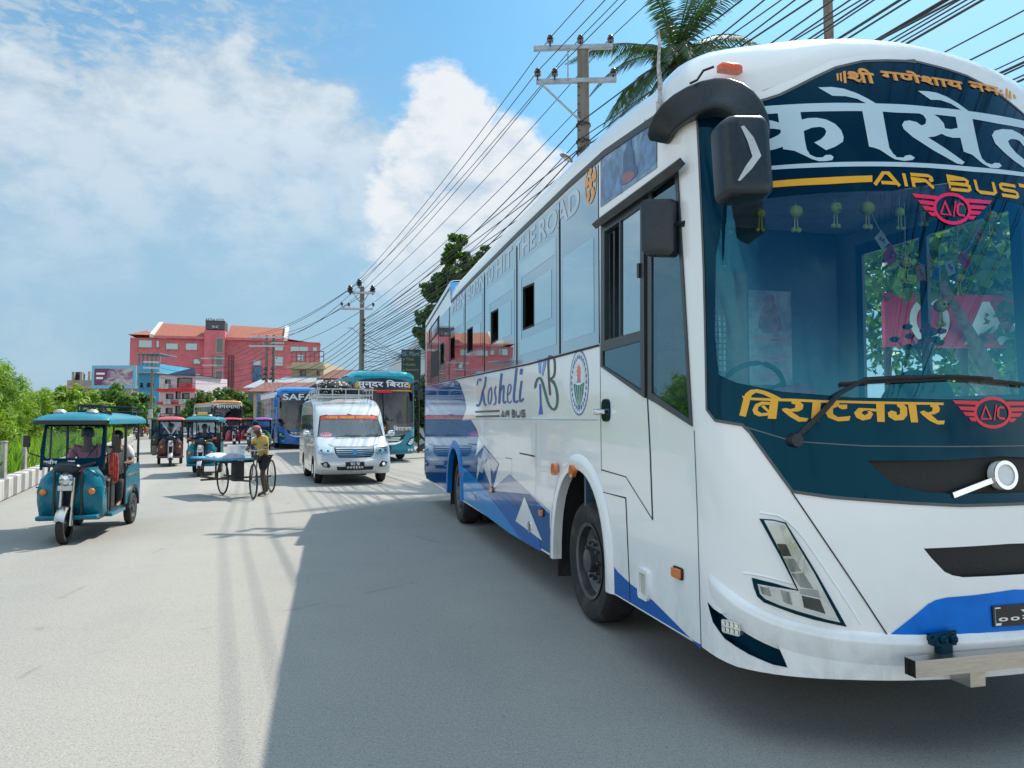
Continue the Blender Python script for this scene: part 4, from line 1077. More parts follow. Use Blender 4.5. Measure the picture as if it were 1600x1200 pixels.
# --- steel bar below the bumper
q0 = P(1422, 1043, 3.62)
ys = q0.y
mb = MB(); L_ = 1.25
mb.loft([[Vector((x, ys + a, q0.z + b)) for a, b in ((-.035, -.04), (.035, -.04), (.035, .04), (-.035, .04))] for x in (q0.x, q0.x + L_)], caps=False)
tb = mb.build('tow_bar', steel, bus, smooth=0)
MB().quad(*[Vector((q0.x + .03, ys + a, q0.z + b)) for a, b in ((-.034, -.039), (.034, -.039), (.034, .039), (-.034, .039))]).build('bar_hollow', blackmatte, tb)
MB().box((q0.x + .36, ys + .045, q0.z - .075), (.09, .16, .07)).build('bar_bracket', steel, tb)
hcx = q0.x + .245
mb = MB().box((hcx, ys + .06, q0.z + .10), (.13, .06, .055)).box((hcx, ys + .05, q0.z + .06), (.07, .05, .06)).tube([(hcx - .075, ys + .06, q0.z + .115), (hcx + .08, ys + .055, q0.z + .13)], .014, 8)
mb.ball((hcx - .02, ys + .03, q0.z + .105), .024, 10).ball((hcx + .04, ys + .03, q0.z + .105), .024, 10)
mb.build('horn', blackgloss, bus, bevel=.006)

# --- cabin seen through the windscreen
dash = mat('dash_grey', (.14, .12, .12), .6, var=.2, scale=12)
rings = []
for i in range(13):
    a = FB.A * (.04 + .92 * i / 12); p = FB(a, 1.80, -.06); q = min(1, abs(i - 6) / 6)
    rings.append([Vector((p.x, p.y, 1.35)), Vector((p.x, p.y, 1.72)), Vector((p.x, p.y + .25, 1.76 + .03 * (1 - q))), Vector((p.x, max(p.y + .55, -1.45), 1.74)), Vector((p.x, max(p.y + .6, -1.4), 1.2))])
MB().loft(rings, caps=False, closed=False).build('dashboard', dash, bus, smooth=40)
mb = MB(); sw = Vector((.62, -1.15, 1.82)); 
ringp = [sw + Vector((.25 * math.cos(2 * math.pi * k / 28), -.10 * math.sin(2 * math.pi * k / 28), .22 * math.sin(2 * math.pi * k / 28))) for k in range(29)]
mb.tube(ringp, .017, 8, caps=False)
for k in (2, 12, 21): mb.tube([sw, ringp[k]], .014, 6)
mb.ball(sw, .05, 10).tube([sw, sw + Vector((0, -.2, -.25))], .03, 8)
mb.build('steering_wheel', blackplastic, bus)
st_m = mat('seat_cover', (.22, .20, .20), .85, var=.4, scale=20)
mb = MB().box((.62, -.35, 1.45), (.52, .5, .14)).box((.62, -.08, 1.85), (.5, .13, .75)).box((.62, -.06, 2.32), (.3, .1, .2))
mb.build('driver_seat', st_m, bus, bevel=.05)
pt_m = mat('partition_blue_grey', (.055, .11, .17), .5, var=.2, scale=3); pt_b = mat('partition_brown', (.20, .10, .07), .5, var=.3, scale=4)
YP = .50
pt = MB().box((BW / 2 - .05, YP, 2.2), (BW - .25, .04, 2.6)).build('cabin_partition', pt_m, bus)
mb = MB().box((1.30, YP - .035, 2.05), (.62, .03, 1.9)); pd = mb.build('partition_door', pt_b, pt)
mb = MB().box((1.26, YP - .058, 2.35), (.26, .012, .5)); mb.build('door_pane', mat('pane_pale', (.55, .66, .70), .4, var=.3, scale=20), pd)
mb = MB()
for i in range(7): mb.box((1.13 + .26 * i / 6, YP - .07, 2.35), (.010, .008, .52))
for i in range(11): mb.box((1.26, YP - .072, 2.10 + .5 * i / 10), (.28, .008, .010))
mb.build('door_mesh', pt_b, pd)
pf = MB().box((1.85, YP - .03, 2.42), (.44, .012, .86)).build('poster', mat('poster_ground', (.30, .31, .38), .4, var=.5, scale=5), pt)
mb = MB()
for i, (w_, z) in enumerate(((.36, 2.42), (.30, 2.38), (.38, 2.25), (.33, 2.21), (.36, 2.10), (.30, 2.06))): mb.box((1.85, YP - .038, z), (w_, .003, .018))
mb.build('poster_line', mat('poster_ink', (.55, .25, .28), .5), pf)
pg = lambda x, z, o=0: Vector((x, YP - .0375 - o, z))
surface('poster_portrait', [smoothpoly([(1.72, 2.46), (1.98, 2.46), (1.95, 2.66), (1.9, 2.72), (1.9, 2.8), (1.85, 2.82), (1.80, 2.8), (1.80, 2.72), (1.75, 2.66)], 1)], pg, 0, mat('portrait', (.35, .22, .24), .6, var=.5, scale=12), pf)
MB().box((BW / 2, -.55, 3.42), (BW - .2, 1.9, .05)).build('cabin_ceiling', mat('ceiling_mauve', (.30, .28, .38), .6, var=.3, scale=2), bus)
surface('door_glass', [far_hole], far, -.03, glass('door_pane_tint', (.85, .95, .95), 1.15), bus)
fw_ = surface('door_window', [far_hole, [(-1.22, 1.86), (-1.18, 3.2), (-.42, 3.2), (-.42, 1.86)], [(-.34, 1.86), (-.34, 3.2), (.34, 3.2), (.34, 1.86)]], far, -.01, frame_m, bus, walls=.02)
MB().box((.6, 2.9, 2.7), (.02, .9, 1.1)).build('curtain', mat('red_curtain', (.5, .07, .06), .8, var=.4, scale=12), bus)


# ================================================================== people
def skin_mesh(name, J, bones, m, parent, sub=1, root=None):
    names = list(J); ix = {n: i for i, n in enumerate(names)}
    me = bpy.data.meshes.new('tmp'); me.from_pydata([J[n][:3] for n in names], [(ix[a], ix[b]) for a, b in bones], [])
    o = bpy.data.objects.new('tmp', me); COL.objects.link(o)
    md = o.modifiers.new('k', 'SKIN'); md.use_smooth_shade = True
    if not me.skin_vertices: me.skin_vertices.new()
    sv = me.skin_vertices[0].data
    for i, n in enumerate(names):
        r = J[n][3]; sv[i].radius = r if isinstance(r, tuple) else (r, r); sv[i].use_root = (n == (root or names[0]))
    s_ = o.modifiers.new('s', 'SUBSURF'); s_.levels = s_.render_levels = sub
    dg = bpy.context.evaluated_depsgraph_get(); dg.update()
    out = bpy.data.meshes.new_from_object(o.evaluated_get(dg)); out.name = name
    bpy.data.objects.remove(o); bpy.data.meshes.remove(me)
    out.materials.clear(); out.materials.append(m); out.shade_smooth()
    q = bpy.data.objects.new(name, out); COL.objects.link(q)
    if parent is not None: q.parent = parent
    return q


def person(label, loc, rz, pose, skin, shirt, legs, hair=None, cap=None, group=None, sleeves=.75, shorts=False, tall=1.62, hands=True, feet='sandal'):
    """pose: joint -> position for a 1.62 m adult, x to the body's left, -y is where it faces."""
    base = dict(pelvis=(0, 0, .88), spine=(0, .01, 1.02), chest=(0, .01, 1.22), neck=(0, .0, 1.37), skull=(0, -.02, 1.47), crown=(0, -.01, 1.57), 
                shL=(.165, .01, 1.32), elL=(.20, .03, 1.06), wrL=(.21, -.06, .84), shR=(-.165, .01, 1.32), elR=(-.20, .03, 1.06), wrR=(-.21, -.06, .84),
                hipL=(.085, 0, .84), knL=(.095, -.02, .47), anL=(.10, .02, .09), toL=(.105, -.15, .035), hipR=(-.085, 0, .84), knR=(-.095, -.02, .47), anR=(-.10, .02, .09), toR=(-.105, -.15, .035))
    base.update(pose or {})
    P = {k: Vector(v) for k, v in base.items()}
    rad = dict(pelvis=(.125, .10), spine=(.118, .092), chest=(.135, .10), neck=.05, skull=(.073, .085), crown=(.06, .068), shL=.058, elL=.040, wrL=.026, shR=.058, elR=.040, wrR=.026,
               hipL=.082, knL=.055, anL=.036, toL=.03, hipR=.082, knR=.055, anR=.036, toR=.03)
    J = {k: (*P[k], rad[k]) for k in P}
    bones = [('pelvis', 'spine'), ('spine', 'chest'), ('chest', 'neck'), ('neck', 'skull'), ('skull', 'crown')]
    for s_ in 'LR':
        bones += [('chest', 'sh' + s_), ('sh' + s_, 'el' + s_), ('el' + s_, 'wr' + s_), ('pelvis', 'hip' + s_), ('hip' + s_, 'kn' + s_), ('kn' + s_, 'an' + s_), ('an' + s_, 'to' + s_)]
        if hands:
            d = (P['wr' + s_] - P['el' + s_]).normalized(); sd = d.cross(Vector((0, 0, 1)))
            sd = sd.normalized() if sd.length > .1 else Vector((1, 0, 0))
            pal = P['wr' + s_] + d * .055; J['pa' + s_] = (*pal, (.030, .020)); bones.append(('wr' + s_, 'pa' + s_))
            for i, ln in enumerate((.062, .074, .070, .054)):
                a = pal + d * .03 + sd * (i - 1.5) * .019; b = a + d * ln * .55 + Vector((0, 0, -.012)); c_ = b + d * ln * .3 + Vector((0, 0, -.026))
                for nm, q, r in (('a', a, .0095), ('b', b, .0088), ('c', c_, .0075)): J['f%s%d%s' % (s_, i, nm)] = (*q, r)
                bones += [('pa' + s_, 'f%s%da' % (s_, i)), ('f%s%da' % (s_, i), 'f%s%db' % (s_, i)), ('f%s%db' % (s_, i), 'f%s%dc' % (s_, i))]
            a = pal - d * .02 - sd * .030; b = a + d * .035 - sd * .018 + Vector((0, 0, -.012))
            J['t%sa' % s_] = (*a, .010); J['t%sb' % s_] = (*b, .008); bones += [('pa' + s_, 't%sa' % s_), ('t%sa' % s_, 't%sb' % s_)]
    root = thing('person', label, 'person', loc, rz, group)
    k = tall / 1.62; root.scale = (k, k, k)
    skin_mesh('body', J, bones, skin, root, 1, 'pelvis')
    # face on the skull
    f = (Matrix.Rotation(0, 3, 'Z') @ Vector((0, -1, 0)))
    up = (P['crown'] - P['skull']).normalized(); f = (f - up * f.dot(up)).normalized(); lf = up.cross(f)
    hc_ = P['skull'] + up * .035
    nb = MB().ball(hc_ + f * .088 - up * .012, (.013, .017, .02), 8); nb.build('nose', skin, root)
    for s_ in (-1, 1):
        MB().ball(hc_ + f * .078 + lf * .030 * s_ + up * .012, (.011, .008, .007), 8).build('eye', blackgloss, root)
        MB().ball(hc_ + lf * .078 * s_ - up * .005, (.010, .018, .026), 8).build('ear', skin, root)
    MB().ball(hc_ + f * .080 - up * .048, (.022, .008, .007), 8).build('mouth', mat('lip', (.20, .07, .06), .5), root)
    if hair:
        hb = MB().ball(hc_ + up * .035 - f * .012, (.088, .094, .088), 14); hb.build('hair', hair, root)
    if cap:
        cb = MB().ball(hc_ + up * .055, (.092, .100, .068), 14); c_ = cb.build('cap', cap, root)
        MB().ball(hc_ + up * .045 + f * .10, (.07, .065, .010), 12).build('peak', cap, c_)
    # clothes grown on the same joints
    C = {}
    def add(n, p, r): C[n] = (*p, r)
    add('chest', P['chest'], (.155, .118)); add('spine', P['spine'], (.142, .112)); add('pelvis', P['pelvis'], (.142, .115)); add('neck', P['chest'].lerp(P['neck'], .6), .075)
    add('hem', P['pelvis'] - (P['spine'] - P['pelvis']) * .45, (.145, .118))
    cb = [('chest', 'spine'), ('spine', 'pelvis'), ('chest', 'neck'), ('pelvis', 'hem')]
    for s_ in 'LR':
        add('sh' + s_, P['sh' + s_], .073); cb.append(('chest', 'sh' + s_))
        if sleeves <= 1: add('sl' + s_, P['sh' + s_].lerp(P['el' + s_], sleeves), .062)
        else: add('sl' + s_, P['el' + s_], .056)
        cb.append(('sh' + s_, 'sl' + s_))
        if sleeves > 1: add('cu' + s_, P['el' + s_].lerp(P['wr' + s_], sleeves - 1), .044); cb.append(('sl' + s_, 'cu' + s_))
    skin_mesh('shirt', C, cb, shirt, root, 1, 'chest')
    C = {}; add('waist', P['pelvis'] + Vector((0, 0, .03)), (.138, .112)); cb = []
    for s_ in 'LR':
        add('hip' + s_, P['hip' + s_], .097); add('kn' + s_, P['hip' + s_].lerp(P['kn' + s_], .8 if shorts else 1.0), .078 if shorts else .068)
        cb += [('waist', 'hip' + s_), ('hip' + s_, 'kn' + s_)]
        if not shorts: add('an' + s_, P['kn' + s_].lerp(P['an' + s_], .92), .052); cb.append(('kn' + s_, 'an' + s_))
    skin_mesh('shorts' if shorts else 'trousers', C, cb, legs, root, 1, 'waist')
    for s_ in 'LR':
        a, t = P['an' + s_], P['to' + s_]; c_ = a.lerp(t, .45); d = (t - a); an = math.atan2(d.x, -d.y)
        MB().ball((c_.x, c_.y, c_.z - .045), (.045, .125, .018), 12, rotz(an)).build(feet, blackplastic, root)
    return root
skin_d = mat('dark_skin', (.085, .045, .030), .5, var=.15, scale=8)
skin_m = mat('brown_skin', (.20, .105, .070), .5, var=.15, scale=8)
hair_b = mat('black_hair', (.012, .010, .010), .5)
def cloth(name, c, var=.2): return mat(name, c, .85, var=var, scale=9, bump=.25, bscale=14)
SEAT = dict(pelvis=(0, 0, .78), spine=(0, .03, .94), chest=(0, .02, 1.14), neck=(0, -.01, 1.29), skull=(0, -.04, 1.39), crown=(0, -.04, 1.49), shL=(.165, .01, 1.24), shR=(-.165, .01, 1.24),
            elL=(.24, -.10, 1.02), elR=(-.24, -.10, 1.02), wrL=(.24, -.36, 1.04), wrR=(-.24, -.36, 1.04),
            hipL=(.09, -.02, .76), hipR=(-.09, -.02, .76), knL=(.13, -.40, .76), knR=(-.13, -.40, .76), anL=(.13, -.42, .40), anR=(-.13, -.42, .40), toL=(.13, -.58, .36), toR=(-.13, -.58, .36))


# ================================================================== electric rickshaws
def erickshaw(label, loc, rz, paint, roof_m, group='electric rickshaws on the road', garland=False, detail=True, lamps=True, cross=False, interior=True, rack=True):
    r = thing('electric_rickshaw', label, 'rickshaw', loc, rz, group)
    blk = blackplastic
    wheel(r, (0, 0, .245), .245, .115, -1, gunmetal, 0, 28, dish=.6, rim_r=.66)
    for s_ in (-1, 1): wheel(r, (.43 * s_, 1.98, .245), .245, .125, s_, gunmetal, 5, 28, dish=.5, rim_r=.62)
    # front fork, mudguard, headlight, handlebars
    mb = MB()
    for s_ in (-1, 1): mb.tube([(.075 * s_, -.01, .25), (.080 * s_, .06, .60), (.085 * s_, .11, .88)], [.026, .024, .022], 10).tube([(.075 * s_, -.01, .24), (.077 * s_, .025, .42)], .034, 10)
    mb.tube([(-.09, 0, .25), (.09, 0, .25)], .018, 8)
    mb.build('front_fork', steel, r)
    rings = []
    for k in range(11):
        a = R(20 + 14 * k); rings.append([Vector((x, -.275 * math.cos(a), .245 + .275 * math.sin(a) - abs(x) * .35)) for x in (-.07, -.04, 0, .04, .07)])
    MB().loft(rings, caps=False, closed=False).build('mudguard', steel, r)
    hl = MB().lathe([(.001, -.02), (.06, -.015), (.095, .02), (.10, .06), (.085, .10), (.02, .15)], (0, -.02, .86), 'y', 22).build('headlight', silver, r)
    MB().ball((0, -.045, .86), (.078, .02, .078), 14).build('lens', lampglass, hl)
    MB().box((0, -.02, .75), (.20, .04, .07)).build('light_bar', mat('bar_pale', (.6, .62, .6), .4), hl, bevel=.01)
    mb = MB().ball((0, .05, 1.02), (.20, .10, .085), 14).tube([(-.36, .16, 1.08), (-.2, .06, 1.04), (.2, .06, 1.04), (.36, .16, 1.08)], .016, 8)
    mb.build('handlebar', blk, r)
    # nose shield: two bulged wings beside the fork
    for s_ in (-1, 1):
        rings = []
        for z, w0, w1, y in ((.30, .06, .40, .27), (.36, .07, .45, .20), (.55, .09, .46, .14), (.70, .12, .46, .12), (.86, .13, .42, .15), (.95, .16, .34, .20), (1.0, .20, .28, .25)):
            ring = [Vector((s_ * (w0 + (w1 - w0) * k), y - .03 * math.sin(math.pi * k) ** .6 + .07 * k ** 4, z)) for k in (0, .2, .4, .6, .8, 1)]
            ring += [Vector((s_ * w1, y + .28, z)), Vector((s_ * w0, y + .28, z))]
            rings.append(ring)
        w_ = MB().loft(rings).build('front_wing', paint, r, smooth=45)
        il = MB().ball((s_ * .335, .085, .69), (.052, .03, .045), 14).build('indicator', amber, w_)
        MB().box((s_ * .19, .10, .66), (.035, .02, .62), rotz(0)).build('guard_bar', blk, w_, bevel=.006)
        MB().box((s_ * .36, .15, .755), (.20, .025, .02)).build('wing_ledge', paint, w_, bevel=.005)
    MB().box((0, .30, .62), (.30, .06, .66)).build('leg_shield', blk, r, bevel=.01)
    MB().box((0, .22, .34), (.86, .34, .06)).build('front_skirt', paint, r, bevel=.02)
    # floor, battery box, seats
    MB().box((0, 1.2, .33), (.86, 2.1, .07)).build('floor', blk, r, bevel=.01)
    for s_ in (-1, 1): MB().box((.46 * s_, .95, .31), (.10, .80, .05)).build('side_step', paint, r, bevel=.012)
    MB().box((0, .98, .53), (.76, .42, .38)).box((0, .98, .75), (.80, .46, .10)).build('front_seat', mat('seat_black', (.03, .03, .032), .5, var=.3), r, bevel=.03)
    MB().box((0, 1.78, .52), (.84, .5, .36)).box((0, 1.76, .74), (.86, .5, .10)).box((0, 2.05, 1.0), (.86, .10, .50)).build('rear_seat', mat('seat_black', (.03, .03, .032), .5, var=.3), r, bevel=.03)
    # rear tub
    for s_ in (-1, 1):
        poly = [(1.45, .36), (1.45, .80), (1.60, .94), (2.40, .96), (2.48, .60), (2.46, .36), (2.28, .36)] + [(1.98 + .30 * math.cos(R(k)), .28 + .30 * math.sin(R(k))) for k in (15, 45, 75, 105, 135, 165)] + [(1.68, .36)]
        m_ = MB().prism(poly, lambda u, v: (s_ * .47, u, v), lambda u, v: (s_ * .44, u, v)); sp_ = m_.build('side_panel', paint, r, smooth=30)
        rg = [[Vector((s_ * x, 1.98 + q * math.cos(R(k)), .28 + q * math.sin(R(k)))) for x, q in ((.47, .30), (.50, .30), (.50, .35), (.47, .36))] for k in range(0, 181, 15)]
        MB().loft(rg).build('wheel_arch', blk, sp_)
        MB().box((s_ * .475, 1.95, .80), (.015, .8, .03)).build('trim_strip', steel, sp_)
    MB().box((0, 2.44, .65), (.9, .04, .58)).build('rear_panel', paint, r, bevel=.01)
    # frame posts and rails
    pm_ = mat('post_black', (.018, .02, .022), .35, var=.2)
    for s_ in (-1, 1):
        for nm, pts, rad in (('front_post', [(.44 * s_, .27, .98), (.445 * s_, .33, 1.3), (.42 * s_, .42, 1.64)], .022), ('middle_post', [(.46 * s_, 1.45, .36), (.46 * s_, 1.45, 1.66)], .024), ('rear_post', [(.45 * s_, 2.36, .6), (.45 * s_, 2.36, 1.66)], .022),
                             ('side_rail', [(.46 * s_, .62, .36), (.47 * s_, .60, .75), (.47 * s_, .70, 1.0), (.46 * s_, .72, 1.64)], .016), ('grab_rail', [(.46 * s_, 1.45, 1.05), (.47 * s_, 1.9, 1.10), (.45 * s_, 2.36, 1.05)], .014)):
            MB().tube(pts, rad, 8).build(nm, pm_, r)
        MB().tube([(.42 * s_, .30, 1.15), (.60 * s_, .22, 1.22), (.62 * s_, .20, 1.35)], .010, 6).box((.62 * s_, .19, 1.40), (.02, .02, .02)).build('mirror_arm', pm_, r)
        MB().box((.62 * s_, .20, 1.38), (.10, .03, .16)).build('mirror', pm_, r, bevel=.012)
    # windscreen with its black surround
    wy = lambda z: .27 + (z - 1.0) * .22
    ws = lambda x, z, o=0: Vector((x, wy(z) - .03 - .03 * (1 - (x / .46) ** 2) - o, z))
    wo_ = [(-.44, 1.02), (-.46, 1.25), (-.43, 1.64), (.43, 1.64), (.46, 1.25), (.44, 1.02)]; wi = rrect(-.40, 1.14, .40, 1.58, .05)
    wf = surface('windscreen_frame', [wo_, wi], ws, .008, blackgloss, r, step=.12, walls=-.01)
    surface('windscreen', [wi], ws, .0, glass('rickshaw_glass', (.70, .74, .76), 1.5), wf, step=.12)
    MB().box((-.0, .22, 1.10), (.10, .01, .02)).build('name_strip', whitep, wf)
    MB().tube([(.12, .20, 1.13), (.0, .235, 1.26), (-.1, .245, 1.30)], .006, 6).build('wiper', pm_, wf)
    # roof: shallow dome with a turned-down edge
    rings = []
    ys = [.18, .22, .32, .6, 1.2, 1.9, 2.4, 2.52, 2.56]
    for i, y in enumerate(ys):
        k = [0, .55, .85, 1, 1, 1, .9, .6, 0][i]
        rings.append([Vector((x, y, 1.665 + .02 * 0 + (zz if zz < 0 else zz * k))) for x, zz in ((-.535, -.055), (-.535, 0), (-.50, .055), (-.40, .09), (-.2, .115), (0, .12), (.2, .115), (.40, .09), (.50, .055), (.535, 0), (.535, -.055))])
    MB().loft(rings, caps=False, closed=False).build('roof', roof_m, r, smooth=50)
    MB().box((0, 1.37, 1.655), (1.0, 2.3, .012)).build('headlining', darkin, r)
    MB().box((0, .19, 1.635), (1.0, .02, .06)).build('roof_fringe', pm_, r)
    if lamps:
        for x in (-.24, .22):
            lb = MB().lathe([(.09, 0), (.095, .03), (.07, .06), (.001, .075)], (x, .42, 1.75), 'z', 16).build('roof_lamp', mat('lamp_shell', (.36, .36, .33), .35, .3, var=.3), r)
    if rack:
        for x0, x1, y0, y1, nm in ((-.05, .30, .62, .80, 'front_rack'), (-.42, .42, 1.95, 2.40, 'rear_rack')):
            mb = MB()
            for z in (1.80, 1.88): mb.tube([(x0, y0, z), (x1, y0, z), (x1, y1, z), (x0, y1, z), (x0, y0, z)], .016, 6)
            for x in (x0, (x0 + x1) / 2, x1):
                for y in (y0, y1): mb.tube([(x, y, 1.74), (x, y, 1.88)], .014, 6)
            mb.build(nm, pm_, r)
        MB().box((0, .62, 1.765), (.9, .05, .04)).box((0, 2.2, 1.765), (.9, .05, .04)).build('roof_rail', pm_, r)
    if garland:
        rnd = random.Random(5); mbs = {0: MB(), 1: MB()}
        for k in range(40):
            x = -.46 + .92 * k / 39; z = 1.12 - .10 * math.sin(math.pi * (k / 39)) + rnd.uniform(-.015, .015)
            mbs[k % 2].ball((x, wy(z) - .09, z), rnd.uniform(.022, .032), 7)
        g = mbs[0].build('marigold_garland', mat('marigold_orange', (.75, .20, .02), .8, var=.4, scale=30), r)
        mbs[1].build('red_blossoms', mat('blossom_red', (.55, .05, .03), .8, var=.4, scale=30), g)
        MB().box((0, .16, .99), (.5, .02, .05)).build('name_board', mat('board_yellow', (.75, .55, .10), .5), r)
    r.scale = (.88, 1, 1)
    if cross:
        for s_ in (-1, 1): surface('tape_strip', [stroke([(-.34 * s_, 1.58), (-.03 * s_, 1.16)], .05)], ws, .012, mat('tape_white', (.6, .58, .55), .6), wf)
    return r
teal = mat('teal_paint', (.004, .15, .22), .28, coat=.15, stint=(.5, .9, 1), var=.06, dirt=(.14, .16, .15), dirt_amt=.35, scale=5)
teal_r = mat('teal_roof_paint', (.008, .22, .31), .35, coat=.15, var=.05, dirt=(.2, .25, .25), dirt_amt=.25)
R1L = ground(100, 852)
r1 = erickshaw('large turquoise rickshaw with black windscreen surround, coming down the left lane near the kerb', (R1L.x - .06, R1L.y + .1, 0), R(15), teal, teal_r)
fs = lambda x, z, o=0: Vector((x, .115 - o, z))
# grey-white writing on the windscreen of the near rickshaw
wy1 = lambda x, z, o=0: Vector((x, .27 + (z - 1.0) * .22 - .03 - .03 * (1 - (x / .46) ** 2) - o, z))
letters('windscreen_letters', '\u0938\u0935\u0940\u0928', (-.40, 1.06, -.20, 1.125), wy1, .011, whitep, r1, bold=.02)
def on(root, x, y, z=0): return root.matrix_basis @ Vector((x, y, z)) if False else Matrix.Translation(root.location) @ Matrix.Rotation(root.rotation_euler.z, 4, 'Z') @ Vector((x, y, z))
pink_c = cloth('pink_cloth', (.62, .22, .30))
p = person('rickshaw driver in a pink shirt with a black strap across the chest', on(r1, .0, 1.0), R(15), SEAT, skin_m, pink_c, cloth('grey_trousers', (.08, .08, .09)), hair=hair_b, tall=1.64)
surf_c = lambda x, z, o=0: Vector((x, -.128 + .10 * abs(x) ** 1.3 - o, z))
MB().tube([(.13, -.02, 1.30), (.08, -.112, 1.20), (-.0, -.138, 1.06), (-.10, -.118, .92), (-.15, -.03, .84)], .018, 6, flat=.4).build('bag_strap', blackmatte, p)
person('passenger in white on the back seat of the near turquoise rickshaw', on(r1, .22, 1.78), R(15), SEAT, skin_m, cloth('white_cloth', (.62, .60, .58)), cloth('dark_trousers', (.05, .05, .06)), hair=hair_b, tall=1.58)
red_c = mat('red_scarf_cloth', (.45, .06, .04), .85, var=.5, scale=14)
sc2 = thing('scarf', 'red printed scarf tied to the front post of the near turquoise rickshaw', 'scarf', on(r1, .46, .40, 1.05), R(15))
mb = MB()
for k in range(3):
    mb.loft([[Vector((x + .02 * k, y + .03 * k, z)) for x, y in ((-.02 * w_, -.01), (.02 * w_, -.014), (.02 * w_, .012), (-.02 * w_, .012))] for z, w_ in ((.16 - .02 * k, .8), (.08, 1.3), (.0, 1.7), (-.10, 1.2 + .4 * k), (-.16 - .05 * k, 1.6))])
mb.build('scarf_cloth', red_c, sc2)
R2L = ground(312, 745)
r2 = erickshaw('turquoise rickshaw with an orange marigold garland below its windscreen', (R2L.x, R2L.y, 0), R(16), teal, teal_r, garland=True)
yb = MB().box((-.0, .40, 1.84), (.30, .05, .10)).build('roof_board', mat('board_yellow', (.75, .55, .10), .5), r2, bevel=.01)
person('driver in dark clothes inside the garlanded turquoise rickshaw', on(r2, .0, 1.0), R(16), SEAT, skin_m, cloth('navy_cloth', (.03, .04, .07)), cloth('dark_trousers', (.05, .05, .06)), hair=hair_b)
maroon = mat('maroon_paint', (.10, .02, .025), .35, coat=.4, dirt=(.1, .08, .07), dirt_amt=.3); redroof = mat('faded_red_roof', (.50, .10, .11), .5, var=.1)
R3L = ground(282, 730)
r3 = erickshaw('dark maroon rickshaw with a faded red roof and crossed tape on the windscreen', (R3L.x - .5, R3L.y + .3, 0), R(25), maroon, redroof, cross=True, lamps=False)
person('driver of the dark maroon rickshaw', on(r3, .0, 1.0), R(25), SEAT, skin_m, cloth('grey_cloth', (.25, .25, .27)), cloth('dark_trousers', (.05, .05, .06)), hair=hair_b)
MB().box((-.60, .75, .55), (.20, .16, .34)).build('hanging_sack', cloth('sack_cloth', (.25, .22, .18)), r3, bevel=.04)
mag = mat('magenta_paint', (.42, .02, .10), .35, coat=.4)
def far_rick(label, px, Y, paint, roof, rz=25, cross=False):
    q = at(px, 655, Y); return erickshaw(label, (q.x, Y, 0), R(rz), paint, roof, cross=cross, lamps=False, rack=False)
far_rick('magenta rickshaw with a bright red roof behind the garlanded one', 366, 46, mag, mat('bright_red_roof', (.62, .03, .08), .4), 30)
far_rick('red rickshaw half hidden behind the blue coach door', 388, 50, mat('red_paint', (.40, .03, .04), .4), mat('red_roof', (.45, .03, .06), .4), 25)
far_rick('dark green rickshaw just behind the maroon one', 252, 36, mat('dark_green_paint', (.02, .06, .05), .4), mat('black_roof', (.03, .03, .035), .5), 26)
far_rick('small orange and yellow rickshaw farthest away on the left lane', 224, 74, mat('orange_paint', (.60, .17, .03), .4), mat('yellow_red_roof', (.65, .25, .05), .5), 26)
far_rick('far rickshaw with a red roof in front of the blue house', 246, 66, mat('navy_paint', (.03, .04, .10), .4), mat('red_roof', (.45, .03, .06), .4), 26)
far_rick('green rickshaw with a purple roof beside the blue coach', 412, 40, mat('green_paint', (.05, .25, .12), .4), mat('purple_roof', (.30, .08, .40), .4), 20)

# ================================================================== cargo tricycle and the man pushing it
ta, tb_ = Vector((-.71, .70, 0)), Vector((.70, .71, 0))
TO = Vector((-6.16, 15.75, 0))
tri_rz = math.atan2(ta.y, ta.x)
tc_ = thing('cargo_tricycle', 'flatbed cargo tricycle with a bright blue deck pushed by the man in yellow', 'tricycle', (TO.x, TO.y, 0), 0)
iron = mat('rusty_iron', (.055, .042, .034), .6, .4, var=.4, scale=10, dirt=(.14, .07, .04), dirt_amt=.4)
def tl(u, v, z=0): return ta * u + tb_ * v + Vector((0, 0, z))
mb = MB(); mb.add([tl(-.02, -.02, .80), tl(1.5, -.02, .80), tl(1.5, .77, .80), tl(-.02, .77, .80), tl(-.02, -.02, .835), tl(1.5, -.02, .835), tl(1.5, .77, .835), tl(-.02, .77, .835)], [(0, 3, 2, 1), (4, 5, 6, 7), (0, 1, 5, 4), (1, 2, 6, 5), (2, 3, 7, 6), (3, 0, 4, 7)])
mb.build('deck', mat('deck_blue', (.05, .36, .62), .5, var=.12, dirt=(.3, .4, .45), dirt_amt=.4), tc_)
mb = MB()
for v in (.02, .37, .72): mb.tube([tl(.0, v, .78), tl(1.48, v, .78)], .022, 6)
for u in (.05, .75, 1.4): mb.tube([tl(u, 0, .76), tl(u, .74, .76)], .022, 6)
for u, v in ((.45, .1), (.45, .64), (1.1, .1), (1.1, .64)): mb.tube([tl(u, v, .77), tl(u, v, .40)], .02, 6)
mb.tube([tl(.3, .1, .40), tl(1.25, .1, .40)], .025, 6).tube([tl(.3, .64, .40), tl(1.25, .64, .40)], .025, 6).tube([tl(.75, -.1, .36), tl(.75, .9, .36)], .02, 8)
mb.tube([tl(.3, .1, .40), tl(-.25, .2, .42)], .022, 6)
mb.build('frame', iron, tc_)
